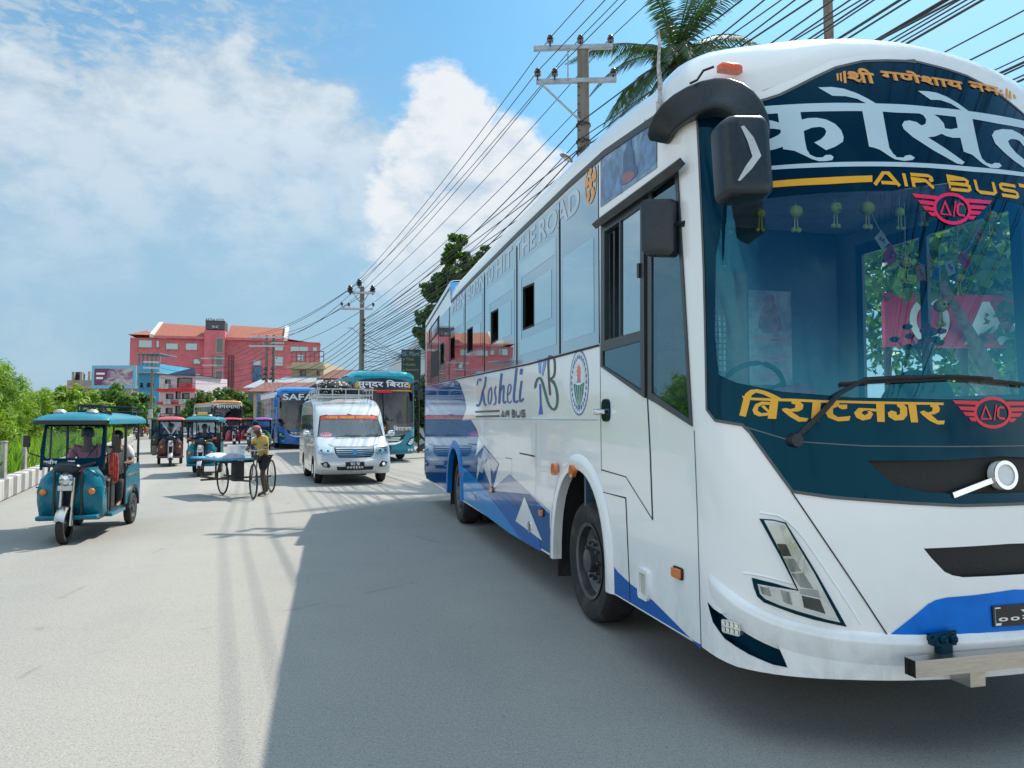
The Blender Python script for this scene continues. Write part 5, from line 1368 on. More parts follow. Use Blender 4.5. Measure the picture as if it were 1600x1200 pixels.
def bikewheel(px, py, Y, r_, yaw, nm='wheel'):
    c = at(px, py, Y); c.z = r_
    o = MB(); tor = []
    for k in range(37):
        a = 2 * math.pi * k / 36; tor.append(Vector((0, r_ * .965 * math.cos(a), r_ * .965 * math.sin(a))))
    o.tube(tor, r_ * .055, 8, caps=False)
    w = o.build(nm, rubber, tc_, c - TO, (0, 0, yaw))
    s_ = MB().tube([(-.05, 0, 0), (.05, 0, 0)], .025, 8)
    for k in range(28):
        a = 2 * math.pi * k / 28; s_.tube([(.025 * (-1) ** k, 0, 0), (0, r_ * .92 * math.cos(a), r_ * .92 * math.sin(a))], .0022, 4)
    s_.build('spokes', steel, w)
    return c
c1 = bikewheel(396, 752, 15.75, .37, R(31)); c2 = bikewheel(348, 746, 16.75, .37, R(40)); c3 = bikewheel(424, 743, 17.3, .37, R(32))
mb = MB().tube([c2 - TO, c2 - TO + Vector((.6, .15, 0)), c3 - TO], .022, 8).tube([c1 - TO, c1 - TO + Vector((-.5, .3, 0)), c2 - TO], .020, 8)
hbp = at(400, 705, 16.0) - TO
for s_ in (-.05, .05): mb.tube([c1 - TO + Vector((s_, 0, 0)), hbp + Vector((s_ * .6, 0, -.12))], .014, 8)
mb.tube([hbp + Vector((0, 0, -.12)), hbp], .018, 8)
mb.build('fork', iron, tc_)
hL, hR = at(378, 703, 16.15) - TO, at(417, 702, 15.95) - TO
MB().tube([hL, hbp.lerp(hL, .5) + Vector((0, 0, .01)), hbp, hbp.lerp(hR, .5) + Vector((0, 0, .01)), hR], .013, 8).build('handlebar', steel, tc_)
MB().box(tl(.15, .45, .55), (.22, .20, .42), rotz(R(45))).build('tool_box', mat('box_black', (.02, .02, .02), .7, var=.4, dirt=(.1, .08, .06), dirt_amt=.3), tc_, bevel=.02)
# load on the deck
lb = thing('folded_tarpaulin', 'crumpled pale grey tarpaulin folded flat on the blue tricycle deck', 'tarpaulin', TO + tl(.45, .30, .835), tri_rz)
rings = []
rnd = random.Random(3)
for k in range(9):
    x = -.42 + .84 * k / 8; rings.append([Vector((x, y, z * (.6 + .4 * math.sin(1.3 + k * 1.7)) + .004)) for y, z in ((-.26, 0), (-.24, .06), (-.1, .09 + .03 * rnd.random()), (.02, .11), (.14, .08 + .03 * rnd.random()), (.25, .05), (.26, 0))])
MB().loft(rings, closed=True).build('folded_sheet', mat('pale_tarp', (.50, .50, .54), .6, var=.25, scale=5, bump=.5, bscale=9), lb)
tub = thing('plastic_tub', 'round white plastic tub standing at the far end of the blue tricycle deck', 'tub', TO + tl(.55, .62, .835))
MB().lathe([(.001, 0), (.17, 0), (.20, .24), (.215, .25), (.215, .27), (.19, .27), (.16, .03), (.001, .03)], (0, 0, 0), 'z', 24).build('tub_shell', mat('tub_white', (.72, .73, .72), .4), tub)
mp = at(411, 770, 16.45); mp.z = 0
yell = cloth('yellow_shirt', (.52, .36, .10))
man_rz = R(-38)
iv = Matrix.Rotation(-man_rz, 3, 'Z') * (1.62 / 1.58)
def ml(w): return tuple(iv @ (Vector(w) - mp))
hw1, hw2 = at(380, 702, 16.15), at(409, 701, 16.0)
man = person('man in yellow shirt and pinkish cap, hands on the handlebar of the cargo tricycle', mp, man_rz,
             dict(spine=(0, -.02, 1.02), chest=(0, -.07, 1.21), neck=(0, -.12, 1.35), skull=(0, -.17, 1.43), crown=(0, -.20, 1.53), shL=(.165, -.07, 1.30), shR=(-.165, -.07, 1.30),
                  elL=(.25, -.10, 1.06), elR=(-.28, -.16, 1.08), wrL=tuple(Vector(ml(hw2)) + Vector((.03, .07, .02))), wrR=tuple(Vector(ml(hw1)) + Vector((.04, .09, .02))),
                  knL=(.10, -.10, .47), anL=(.11, -.04, .09), toL=(.12, -.21, .035), knR=(-.095, .06, .46), anR=(-.10, .18, .10), toR=(-.11, .02, .035)),
             skin_d, yell, cloth('black_shorts', (.018, .018, .022)), hair=None, cap=cloth('pinkish_cap', (.38, .14, .14)), shorts=True, sleeves=.72, tall=1.58)
chs = lambda x, z, o=0: Vector((x, -.195 - o + .6 * x * x, z))
letters('shirt_letters', 'NO', (-.075, 1.12, .045, 1.20), chs, .01, mat('shirt_print', (.10, .06, .03), .8), man, bold=.02)
surface('shirt_letters', [stroke([(-.12, 1.155), (-.085, 1.16)], .02)], chs, .01, mat('shirt_print', (.10, .06, .03), .8), man)

# ================================================================== other coaches
def coach2(label, corner, rz, Wd, H, L, body, roof_c, bandm, glassm, title, title_m, vis_m, stripe=None, low=None, far_detail=True, band=None, shape=0):
    r = thing('coach', label, 'bus', corner, rz, 'coaches farther down the road')
    Fv = Front(Wd, .02, .055, lambda z: .42 + .08 * z - .035 * z * z, .42)
    A = Fv.A; zb, zt_ = .34, H - .28
    capz = lambda t: float(np.interp(min(t, Wd - t), [0, .06, .2, .5, Wd / 2], [H - .22, H - .12, H - .05, H - .01, H]))
    side_o = [(Fv.pos(0, zb).y, zb), (Fv.pos(0, H - .22).y, H - .22), (L, H - .22), (L, .5), (L - .4, .42)]
    wz = .48
    for c in (1.75, L - 3.0):
        pass
    so_ = [(Fv.pos(0, z).y, z) for z in (H - .22, 2, 1, zb)] + arch(1.9, .58, 1.12, zb)[::-1] + arch(L - 3.2, .58, 1.12, zb)[::-1] + [(L, .42), (L, H - .22)]
    for x, sg in ((0, -1), (Wd, 1)):
        sf = lambda s_, z, o=0.0, x=x, sg=sg: Vector((x + sg * o, s_, z))
        sb = surface('side_body', [so_], sf, 0, body, r, step=.8)
        if band: surface('side_band', [[(.1, .36), (1.3, .36), (1.3, 1.55), (.1, 1.55)], ], sf, .006, band, sb) if False else None
        n = 7; x0 = .55
        for i in range(n):
            a_ = x0 + (L - .8 - x0) * i / n + .05; b_ = x0 + (L - .8 - x0) * (i + 1) / n - .05
            w_ = surface('side_window', [rrect(a_, 1.55, b_, H - .55, .05)], sf, .008, glassm, r)
    mtop_ = [(0.05, H - .62), (.12 * A, H - .50), (.25 * A, H - .36), (.5 * A, H - .30)]
    mask = Fv.sym([(.5 * A, H - .30), (.25 * A, H - .34), (.12 * A, H - .46), (.045 * A, H - .62), (.045 * A, 1.42), (.10 * A, 1.30), (.16 * A, 1.14), (.3 * A, 1.08), (.5 * A, 1.06)])
    fo = Fv.sym([(.5 * A, H - .22), (.25 * A, H - .23), (.08 * A, H - .27), (0, H - .3), (0, zb), (.12 * A, zb - .04), (.5 * A, zb - .06)])
    surface('front_shell', [fo, mask], Fv, 0, body, r, step=.22, smooth=50)
    rings = []
    for i in range(23):
        a = A * (1 - math.cos(math.pi * i / 22)) / 2; t = Fv.pos(a, 2).x; e = min(1, min(t, Wd - t) / .3)
        zl2 = H - .22 - .08 * (1 - e); p0 = Fv(a, zl2); h = capz(t)
        ring = [p0, Vector((t, p0.y + .02, (p0.z + h) / 2 + .03)), Vector((t, p0.y + .18, h)), Vector((t, p0.y + .9, h + .04)), Vector((t, 2.1, h + .02)), Vector((t, 2.3, h - .06)), Vector((t, L, h - .06))]
        rings.append(ring)
    MB().loft(rings, caps=False, closed=False).build('roof', roof_c, r, smooth=60)
    MB().quad((0, L, .4), (Wd, L, .4), (Wd, L, H - .1), (0, L, H - .1)).build('rear_panel', body, r, smooth=0)
    MB().box((Wd / 2, L / 2, .45), (Wd - .9, L - .2, .06)).build('floor_pan', darkin, r)
    clear_ = Fv.sym([(.5 * A, H - .80), (.2 * A, H - .82), (.075 * A, H - .90), (.07 * A, 1.55), (.2 * A, 1.50), (.5 * A, 1.48)])
    surface('windscreen_surround', [mask, clear_], Fv, .004, vis_m, r, step=.2, walls=-.02, smooth=50)
    surface('windscreen', [clear_], Fv, .0, glass('far_windscreen', (.35, .46, .52), 1.7), r, step=.2, smooth=60)
    letters('title_letters', title, ((.14 if len(title) < 6 else .14) * A, H - .74, (.86 if len(title) < 6 else .86) * A, H - .38), Fv, .02, title_m, r, bold=.02, cut=.15)
    # lower front: grille, lamps, bumper
    g = Fv.sym([(.5 * A, .98), (.30 * A, 1.0), (.2 * A, 1.10), (.24 * A, .90), (.34 * A, .80), (.5 * A, .78)])
    gr = surface('grille', [g], Fv, .006, blackmatte, r, step=.2)
    for k in range(3): surface('grille_bar', [stroke([(.28 * A + .03 * k, .95 - .05 * k), (.5 * A, .93 - .055 * k), (.72 * A - .03 * k, .95 - .05 * k)], .018)], Fv, .02, chrome, gr, step=.2, walls=.006)
    for mir in (False, True):
        q = [(.055 * A, .98), (.13 * A, .92), (.20 * A, .66), (.13 * A, .60), (.065 * A, .72)]
        q = Fv.mir(q) if mir else q
        h = surface('headlight', [q], Fv, .008, blackgloss, r, step=.15, walls=-.01)
        cx, cz = sum(p[0] for p in q) / 5, sum(p[1] for p in q) / 5
        surface('reflector', [[(cx + (x - cx) * .72, cz + (z - cz) * .72) for x, z in q]], Fv, .014, silver, h, step=.15)
        q = [(.09 * A, .50), (.09 * A, .40), (.17 * A, .40), (.17 * A, .50)]; q = Fv.mir(q) if mir else q
        surface('fog_lamp', [q], Fv, .01, silver, r, walls=0)
    pl_ = surface('number_plate', [[(.41 * A, .62), (.41 * A, .46), (.59 * A, .46), (.59 * A, .62)]], Fv, .02, mat('plate_black', (.015, .015, .017), .35), r, step=.2, walls=0)
    letters('plate_letters', '\u0966\u0966\u0967\u0968', (.43 * A, .48, .57 * A, .56), Fv, .023, whitep, pl_)
    if low: surface('lower_trim', [Fv.sym([(.5 * A, .44), (.02 * A, .46), (.02 * A, .36), (.5 * A, .33)])], Fv, .006, low, r, step=.2)
    if stripe: surface('front_flash', [Fv.sym([(.5 * A, .74), (.33 * A, .76), (.25 * A, .84), (.29 * A, .74), (.36 * A, .68), (.5 * A, .66)])], Fv, .010, stripe, r, step=.2)
    for x, sg in ((0, -1), (Wd, 1)):
        b_ = Fv(0 if sg < 0 else A, H - .55)
        mb = MB().tube([b_ + Vector((0, .1, 0)), b_ + Vector((sg * .12, -.12, .10)), b_ + Vector((sg * .15, -.35, .02)), b_ + Vector((sg * .15, -.42, -.15))], .05, 8).box(b_ + Vector((sg * .15, -.42, -.38)), (.22, .12, .42))
        mb.build('mirror', body if shape else blackplastic, r, bevel=.02)
    w0_ = Fv(.3 * A, 1.36, .03)
    MB().tube([w0_, Fv(.42 * A, 1.62, .05), Fv(.62 * A, 1.64, .04)], .014, 6).build('wiper', blackplastic, r)
    mb = MB()
    for i in range(9):
        a = A * (.05 + .9 * i / 8)
    rings = [[Fv(A * (.05 + .9 * i / 8), 1.5, -.06) + d for d in (Vector((0, 0, -.3)), Vector((0, 0, 0)), Vector((0, .7, .05)))] for i in range(9)]
    MB().loft(rings, caps=False, closed=False).build('dashboard', mat('dash_pale', (.35, .34, .32), .7, var=.3), r)
    MB().box((Wd / 2, 1.7, 2.0), (Wd - .2, .04, 1.6)).build('cabin_partition', pt_m, r)
    for x, o in ((.18, -1), (Wd - .18, 1)):
        wheel(r, (x, 1.9, .48), .48, .28, o, nuts=8, seg=28); wheel(r, (x, L - 3.2, .48), .48, .28, o, nuts=8, seg=28)
    return r, Fv
dgl = mkfilm('coach_side_glass', (.10, .16, .18), .05, .7, .05)
tealb = mat('coach_teal_paint', (.004, .24, .34), .25, coat=.2, var=.04, dirt=(.15, .2, .2), dirt_amt=.15); tealrf = mat('coach_teal_roof', (.03, .45, .55), .3, coat=.5)
c_ = at(546, 655, 29.2); 
cT, FT = coach2('teal coach with white Nepali title on its visor, standing behind the silver van', (c_.x, c_.y, 0), R(21), 2.62, 3.62, 11, tealb, tealrf, None, dgl, '\u0938\u0941\u0928\u094d\u0926\u0930 \u093f\u092c\u0930\u093e\u091f', whitep, mat('visor_plum', (.02, .015, .03), .2, coat=1), stripe=chrome, low=mat('teal_dark', (.01, .16, .22), .4))
A = FT.A
surface('visor_line', [FT.sym([(.5 * A, 2.83), (.1 * A, 2.84), (.1 * A, 2.80), (.5 * A, 2.79)])], FT, .02, yellowp, cT, step=.2)
surface('visor_patch', [[(.38 * A, 2.82), (.62 * A, 2.82), (.60 * A, 2.72), (.40 * A, 2.72)]], FT, .024, redp, cT, step=.2)
for k in (.145, .855):
    surface('visor_rosette', [[(k * A + (.085 if i % 2 else .06) * math.cos(math.pi * i / 10), 3.03 + (.13 if i % 2 else .10) * math.sin(math.pi * i / 10)) for i in range(20)]], FT, .024, mat('rosette_gold', (.72, .38, .03), .5, var=.3, scale=12), cT, step=.1)
letters('town_letters', '\u093f\u092c\u0930\u093e\u091f\u0928\u0917\u0930', (.62 * A, 1.22, .89 * A, 1.42), FT, .02, whitep, cT, bold=.02, cut=.1)
letters('town_letters', '\u0939\u0930', (.44 * A, 1.24, .52 * A, 1.38), FT, .02, yellowp, cT, bold=.02, cut=.1)
for i in range(7):
    k = .18 + .64 * i / 6
    surface('pennant', [[(k * A - .10, 2.70), (k * A + .10, 2.70), (k * A, 2.48)]], FT, -.06, mat('pennant_pink', (.45, .12, .25), .7), cT)
surface('dash_cloth', [[(.30 * A, 1.52), (.36 * A, 1.62), (.44 * A, 1.54)], [(.66 * A, 1.52), (.66 * A, 1.72), (.78 * A, 1.70), (.8 * A, 1.52)]], FT, -.05, mat('dash_pink', (.55, .08, .14), .7, var=.4), cT)
blueb = mat('coach_blue_paint', (.004, .16, .55), .25, coat=.2, var=.05); bluer = mat('coach_blue_roof', (.03, .30, .72), .3, coat=.5)
c_ = at(434, 655, 42.0)
cS, FS = coach2('bright blue coach with bold white Latin letters on its visor, left of the silver van', (c_.x, c_.y, 0), R(25), 2.62, 3.50, 11, blueb, bluer, None, mkfilm('pale_side_glass', (.35, .45, .48), .05, .8, .05), 'SAFAR', whitep, mat('visor_black', (.012, .015, .02), .2, coat=1), stripe=whitep, low=None, shape=1)
letters('visor_words', 'DELUXE', (.45 * FS.A, 3.14, .70 * FS.A, 3.20), FS, .02, yellowp, cS)
surface('side_white', [[(.5, 1.62), (.5, 3.25), (8.5, 3.25), (8.5, 1.62)]], lambda s_, z, o=0.0: Vector((-o, s_, z)), .004, whitep, cS)
orb = mat('coach_white_side', (.62, .62, .60), .3, coat=.5); orr = mat('coach_orange_roof', (.72, .22, .02), .35, coat=.4)
c_ = at(333, 655, 69)
coach2('distant coach with an orange roof front and white sides, beyond the rickshaws', (c_.x, c_.y, 0), R(32), 2.62, 3.42, 11, orb, orr, None, mkfilm('green_side_glass', (.16, .26, .25), .06, .7, .05), '\u0938\u0917\u0930\u092e\u093e\u0925\u093e', whitep, mat('visor_maroon', (.06, .02, .02), .3), stripe=None)

# ================================================================== silver van
class Shell(Front):
    def __init__(s, w, prof, depth, pw=.45):
        s.pz = [p[1] for p in prof]; s.py = [p[0] for p in prof]; s.dep = depth
        Front.__init__(s, w, 0, 0, lambda z: depth, pw)
    def pos(s, a, z):
        a = min(max(a, 0), s.A); t = float(np.interp(a, s.a, s.t)); b = float(np.interp(a, s.a, s.b))
        y = float(np.interp(z, s.pz, s.py)); tw = max(0, z - 1.1) * .055
        return Vector((s.w / 2 + (t - s.w / 2) * (1 - tw / (s.w / 2)), y + s.dep * (1 - b), z))
vprof = smoothpoly([(.10, .26), (-.02, .36), (-.04, .52), (.0, .66), (.06, .80), (.12, .92), (.26, 1.03), (.52, 1.15), (.62, 1.19), (.98, 1.72), (1.14, 1.92), (1.42, 2.08), (1.85, 2.18)], 2, False)
VW = 1.92; VS = Shell(VW, vprof, .30, .42)
vl = ground(492, 754); 
vs_m = mat('silver_paint', (.62, .63, .64), .26, .35, coat=.7, var=.03, dirt=(.4, .38, .34), dirt_amt=.2)
vc = at(496, 655, 18.8)
van = thing('minibus_van', 'silver minibus with a loaded roof rack and a red strip across its windscreen', 'van', (vc.x, vc.y, 0), R(21))
A = VS.A
wsv = VS.sym([(.5 * A, 1.80), (.2 * A, 1.79), (.125 * A, 1.76), (.085 * A, 1.22), (.2 * A, 1.205), (.5 * A, 1.20)])
fo = VS.sym([(.5 * A, 2.17), (.0, 2.17), (0, 1.2), (0, .30), (.1 * A, .27), (.5 * A, .27)])
surface('front_shell', [fo, wsv], VS, 0, vs_m, van, step=.10, smooth=60)
surface('windscreen', [wsv], VS, .0, glass('van_windscreen', (.60, .66, .70), 1.9, see=.72, body=(.30, .34, .36)), van, step=.12, smooth=60)  # pale diffuse body stands in for sky reflected in the glass
surface('windscreen_seal', stroke(wsv, .022, True), VS, .003, blackmatte, van)
surface('sun_strip', [VS.sym([(.5 * A, 1.785), (.2 * A, 1.775), (.13 * A, 1.75), (.125 * A, 1.66), (.2 * A, 1.675), (.5 * A, 1.685)])], VS, .006, mat('strip_red', (.72, .06, .03), .4), van, step=.12)
letters('strip_letters', '\u091c\u092f \u092e\u093e\u0924\u093e \u0917\u0923\u0947\u0936', (.2 * A, 1.69, .8 * A, 1.77), VS, .009, yellowp, van, bold=.03, cut=.1)
surface('badge_sticker', [ell(.19 * A, 1.27, .16, .07, 24)], VS, .006, mat('sticker_pink', (.62, .2, .28), .5, var=.3, scale=20), van)
letters('sticker_letters', '\u0932\u093e\u0932', (.12 * A, 1.215, .25 * A, 1.27), VS, .009, whitep, van)
hood_z = 2.17
sp_o = [(VS.pos(0, z).y, z) for z in (2.17, 1.9, 1.6, 1.3, 1.1, .9, .6, .30)] + arch(.95, .37, .72, .28)[::-1] + arch(3.55, .37, .72, .28)[::-1] + [(4.75, .34), (4.80, 1.1), (4.70, 2.0), (4.5, 2.17)]
for x, sg in ((0, -1), (VW, 1)):
    def sfv(s_, z, o=0.0, x=x, sg=sg):
        tw = max(0, z - 1.1) * .055
        return Vector((x - sg * tw + sg * o, s_, z))
    surface('side_body', [sp_o], sfv, 0, vs_m, van, step=.3)
    for q in ([(1.02, 1.22), (1.55, 1.80), (1.95, 1.80), (1.95, 1.22)], [(2.05, 1.22), (2.05, 1.80), (2.85, 1.80), (2.85, 1.22)], [(2.93, 1.22), (2.93, 1.80), (3.7, 1.80), (3.7, 1.22)], [(3.78, 1.22), (3.78, 1.80), (4.5, 1.78), (4.55, 1.22)]):
        surface('side_window', [q], sfv, .006, dgl, van)
    surface('door_gap', [stroke([(2.0, 1.85), (2.0, .45), (1.4, .40)], .012), stroke([(.98, 1.15), (1.0, .8)], .010)], sfv, .004, gap, van)
    mb = MB().ball(Vector((x + sg * .16, .93, 1.30)), (.10, .06, .085), 14).tube([(x, 1.02, 1.22), (x + sg * .10, .95, 1.27)], .02, 6)
    mb.build('door_mirror', chrome, van)
    wheel(van, (x - sg * .13, .95, .33), .33, .20, sg, steel, 5, 28); wheel(van, (x - sg * .13, 3.55, .33), .33, .20, sg, steel, 5, 28)
rings = []
for i in range(17):
    a = A * (1 - math.cos(math.pi * i / 16)) / 2; p0 = VS(a, 2.17); t = p0.x; e = min(1, min(t - .05, VW - t - .05) / .25); e = max(0, e)
    h = 2.17 + .11 * math.sin(e * math.pi / 2)
    rings.append([p0, Vector((t, p0.y + .15, (2.17 + h) / 2 + .02)), Vector((t, 2.3, h)), Vector((t, 4.3, h)), Vector((t, 4.6, 2.12))])
MB().loft(rings, caps=False, closed=False).build('roof', vs_m, van, smooth=60)
MB().quad((0, 4.75, .34), (VW, 4.75, .34), (VW - .1, 4.6, 2.15), (.1, 4.6, 2.15)).build('tailgate', vs_m, van, smooth=0)
MB().box((VW / 2, 2.5, .36), (VW - .6, 4.2, .06)).build('floor_pan', darkin, van)
MB().box((VW / 2, 1.02, 1.08), (VW - .2, .5, .10)).build('dashboard', dash, van, bevel=.03)
for x in (.55, 1.37): MB().box((x, 1.85, 1.2), (.5, .14, .75)).build('front_seat', mat('seat_grey', (.22, .22, .24), .8), van, bevel=.05)
g = VS.sym([(.5 * A, .93), (.26 * A, .95), (.27 * A, .80), (.31 * A, .70), (.5 * A, .69)])
gv = surface('grille', [g], VS, .008, blackmatte, van, step=.12, walls=0)
for k in range(5): surface('grille_bar', [stroke([(.275 * A + .008 * k, .915 - .045 * k), (.5 * A, .905 - .045 * k), (.725 * A - .008 * k, .915 - .045 * k)], .018)], VS, .025, chrome, gv, step=.12, walls=.008)
surface('maker_badge', [ell(.5 * A, .825, .075, .05)], VS, .035, mat('badge_blue', (.03, .25, .55), .3), gv, walls=.02)
for mir in (False, True):
    q = [(.05 * A, .97), (.10 * A, .985), (.23 * A, .955), (.25 * A, .80), (.22 * A, .755), (.06 * A, .80)]
    q = VS.mir(q) if mir else q
    h = surface('headlight', [q], VS, .008, silver, van, step=.1, walls=-.01)
    for (x, z, rr_) in ((.105, .87, .05), (.185, .865, .055)):
        x = x * A if not mir else A - x * A
        surface('lamp_bowl', [ell(x, z, rr_, rr_)], VS, .012, cm['bright'], h); surface('lamp_eye', [ell(x, z, rr_ * .5, rr_ * .5)], VS, .014, cm['dark'], h)
    surface('lens', [q], VS, .022, lampglass, h, step=.1)
    q = [(.09 * A, .56), (.17 * A, .60), (.21 * A, .50), (.20 * A, .44), (.13 * A, .46)]; q = VS.mir(q) if mir else q
    b_ = surface('fog_bay', [q], VS, .006, blackmatte, van); x = .15 * A if not mir else A - .15 * A
    surface('fog_lamp', [ell(x, .515, .045, .045)], VS, .014, silver, b_, walls=0)
surface('bumper_intake', [VS.sym([(.5 * A, .46), (.28 * A, .47), (.29 * A, .38), (.5 * A, .375)])], VS, .006, blackmatte, van, step=.15)
pv = surface('number_plate', [[(.385 * A, .58), (.385 * A, .40), (.605 * A, .40), (.605 * A, .58)]], VS, .03, mat('plate_black', (.015, .015, .017), .35), van, walls=0)
letters('plate_letters', '\u0938\u0968 \u0916', (.44 * A, .50, .55 * A, .565), VS, .033, whitep, pv, bold=.02)
letters('plate_letters', '\u0966\u0966\u0968\u0967\u0968\u0966', (.40 * A, .41, .59 * A, .485), VS, .033, whitep, pv, bold=.02)
surface('bonnet_gap', [stroke([(.20 * A, 1.03), (.26 * A, .98), (.5 * A, .965), (.74 * A, .98), (.80 * A, 1.03)], .008)], VS, .004, gap, van, step=.12)
MB().tube([VS(.30 * A, 1.17, .03), VS(.45 * A, 1.24, .03), VS(.62 * A, 1.225, .03)], .010, 6).tube([VS(.62 * A, 1.17, .03), VS(.74 * A, 1.25, .03), VS(.88 * A, 1.23, .03)], .010, 6).build('wiper', blackplastic, van)
mb = MB()
for z in (2.36, 2.52):
    mb.tube([(.22, 1.75, z), (VW - .22, 1.75, z), (VW - .22, 4.2, z), (.22, 4.2, z), (.22, 1.75, z)], .018, 6)
for x in (.22, .6, .96, 1.32, VW - .22):
    for y in (1.75, 4.2): mb.tube([(x, y, 2.25), (x, y, 2.52)], .014, 6)
for y in (2.2, 2.7, 3.2, 3.7):
    for x in (.22, VW - .22): mb.tube([(x, y, 2.25), (x, y, 2.52)], .014, 6)
    mb.tube([(.22, y, 2.36), (VW - .22, y, 2.36)], .014, 6)
mb.build('roof_rack', mat('rack_metal', (.55, .56, .55), .4, .6), van)
def onv(x, y, z): return on(van, x, y, z)
bn = thing('cloth_bundle', 'rounded bundle in black and white patterned cloth on the roof rack of the silver van', 'bundle', onv(.72, 2.6, 2.38), R(21))
bm_ = bpy.data.materials.new('patterned_cloth'); bm_.use_nodes = True; t = bm_.node_tree; tcn = nnode(t, 'ShaderNodeTexCoord', out=3)
ch = nnode(t, 'ShaderNodeTexVoronoi', {'Vector': tcn, 'Scale': 14.0}); cc = mixc(t, ch.step(.28, .36), (.72, .72, .70), (.015, .015, .018)); t.links.new(cc.k, t.nodes['Principled BSDF'].inputs['Base Color']); t.nodes['Principled BSDF'].inputs['Roughness'].default_value = .8
MB().ball((0, 0, .20), (.52, .55, .24), 18).build('bundle_cloth', bm_, bn)
sp2 = thing('spare_tyre', 'black spare tyre lying flat on the roof rack behind the patterned bundle', 'tyre', onv(1.25, 2.5, 2.37), R(21))
MB().lathe([(.20, .05), (.24, .0), (.33, .0), (.35, .06), (.35, .12), (.33, .18), (.24, .18), (.20, .13), (.20, .05)], (0, 0, 0), 'z', 28).build('tyre_ring', rubber, sp2)
person('van driver in a pale shirt behind the windscreen of the silver van', onv(.58, 1.75, .18), R(21), SEAT, skin_m, cloth('pale_shirt', (.5, .52, .55)), cloth('dark_trousers', (.05, .05, .06)), hair=hair_b, hands=False)

# ================================================================== motorcycles with riders
def motorbike(label, loc, rz, col):
    m_ = thing('motorcycle', label, 'motorcycle', loc, rz)
    for y in (-.62, .62):
        tor = [Vector((0, y + .27 * math.cos(2 * math.pi * k / 24), .30 + .27 * math.sin(2 * math.pi * k / 24))) for k in range(25)]
        w = MB().tube(tor, .045, 8, caps=False).build('wheel', rubber, m_)
        MB().tube([(-.04, y, .30), (.04, y, .30)], .06, 8).lathe([(.20, 0), (.235, .01), (.235, -.01), (.20, 0)], (0, y, .3), 'x', 20).build('rim', steel, w)
    MB().tube([(0, -.25, .80), (0, -.05, .86), (0, .15, .80)], [.10, .15, .10], 10).build('tank', col, m_)
    MB().box((0, .38, .78), (.24, .62, .10)).build('seat', blackplastic, m_, bevel=.04)
    MB().box((0, -.02, .45), (.26, .36, .34)).build('engine', gunmetal, m_, bevel=.04)
    MB().tube([(-.07, -.62, .30), (-.07, -.42, .95)], .022, 8).tube([(.07, -.62, .30), (.07, -.42, .95)], .022, 8).tube([(-.36, -.25, 1.04), (-.1, -.4, 1.0), (.1, -.4, 1.0), (.36, -.25, 1.04)], .015, 8).build('fork', steel, m_)
    MB().ball((0, -.52, .88), (.10, .08, .10), 12).build('headlight', silver, m_)
    MB().box((0, -.62, .58), (.12, .4, .03)).build('mudguard', col, m_, bevel=.01)
    return m_
RIDE = dict(SEAT); RIDE.update(anL=(.20, -.30, .38), anR=(-.20, -.30, .38), toL=(.20, -.45, .33), toR=(-.20, -.45, .33), knL=(.20, -.38, .72), knR=(-.20, -.38, .72), wrL=(.30, -.50, 1.02), wrR=(-.30, -.50, 1.02), elL=(.28, -.22, 1.0), elR=(-.28, -.22, 1.0))
def rider(label, px, Y, rz, shirt, hel, mlabel, col):
    q = at(px, 655, Y); q.z = 0; b = motorbike(mlabel, q, rz, col)
    p_ = person(label, on(b, 0, .20, .06), rz, RIDE, skin_m, shirt, cloth('dark_trousers', (.05, .05, .06)), hair=None, sleeves=.8)
    MB().ball((0, -.03, 1.43), (.125, .14, .14), 16).build('helmet', hel, p_)
rider('motorcyclist in a white shirt and dark helmet behind the tricycle', 398, 30, R(15), cloth('white_cloth', (.62, .60, .58)), blackgloss, 'dark motorcycle behind the cargo tricycle', blackgloss)
rider('distant motorcyclist in dark clothes near the far left rickshaws', 214, 62, R(26), cloth('navy_cloth', (.03, .04, .07)), blackgloss, 'distant motorcycle near the far left rickshaws', maroon)
rider('motorcyclist with a white helmet in the middle of the far traffic', 350, 56, R(26), cloth('pale_shirt', (.5, .52, .55)), mat('helmet_white', (.7, .7, .7), .2, coat=1), 'distant motorcycle in front of the orange roofed coach', redroof)

# ================================================================== small things inside the big coach
fz_ = lambda a, z, back: FB(a, z, -back)
ch_y = mat('plush_yellow', (.90, .90, .16), .9, var=.12, scale=30, bump=.3, bscale=120)
faces = {4: 'eyes', 8: 'shades', 10: 'smile'}
charm_at = [(1128, 327, .031), (1190, 322, .026), (1252, 318, .036), (1318, 312, .034), (1371, 312, .038), (1424, 318, .026), (1462, 310, .032), (1522, 316, .034), (1572, 326, .034), (1446, 392, .032), (1535, 418, .026), (1505, 463, .036)]
lab = ['yellow plush charm nearest the edge of the windscreen', 'yellow plush charm half hidden under the big mirror', 'yellow plush charm second clear of the big mirror', 'yellow plush charm with small dark eyes left of the flags', 'largest plain yellow charm at the top of the flag string',
       'slim pale charm left of the pink badge', 'pale charm showing behind the pink badge ring', 'pale charm right above the pink badge wing', 'smiling yellow charm beside the orange flag', 'yellow charm hanging lower between pink and orange flags', 'small charm hanging below the red flag', 'yellow charm with dark sunglasses hanging lowest']
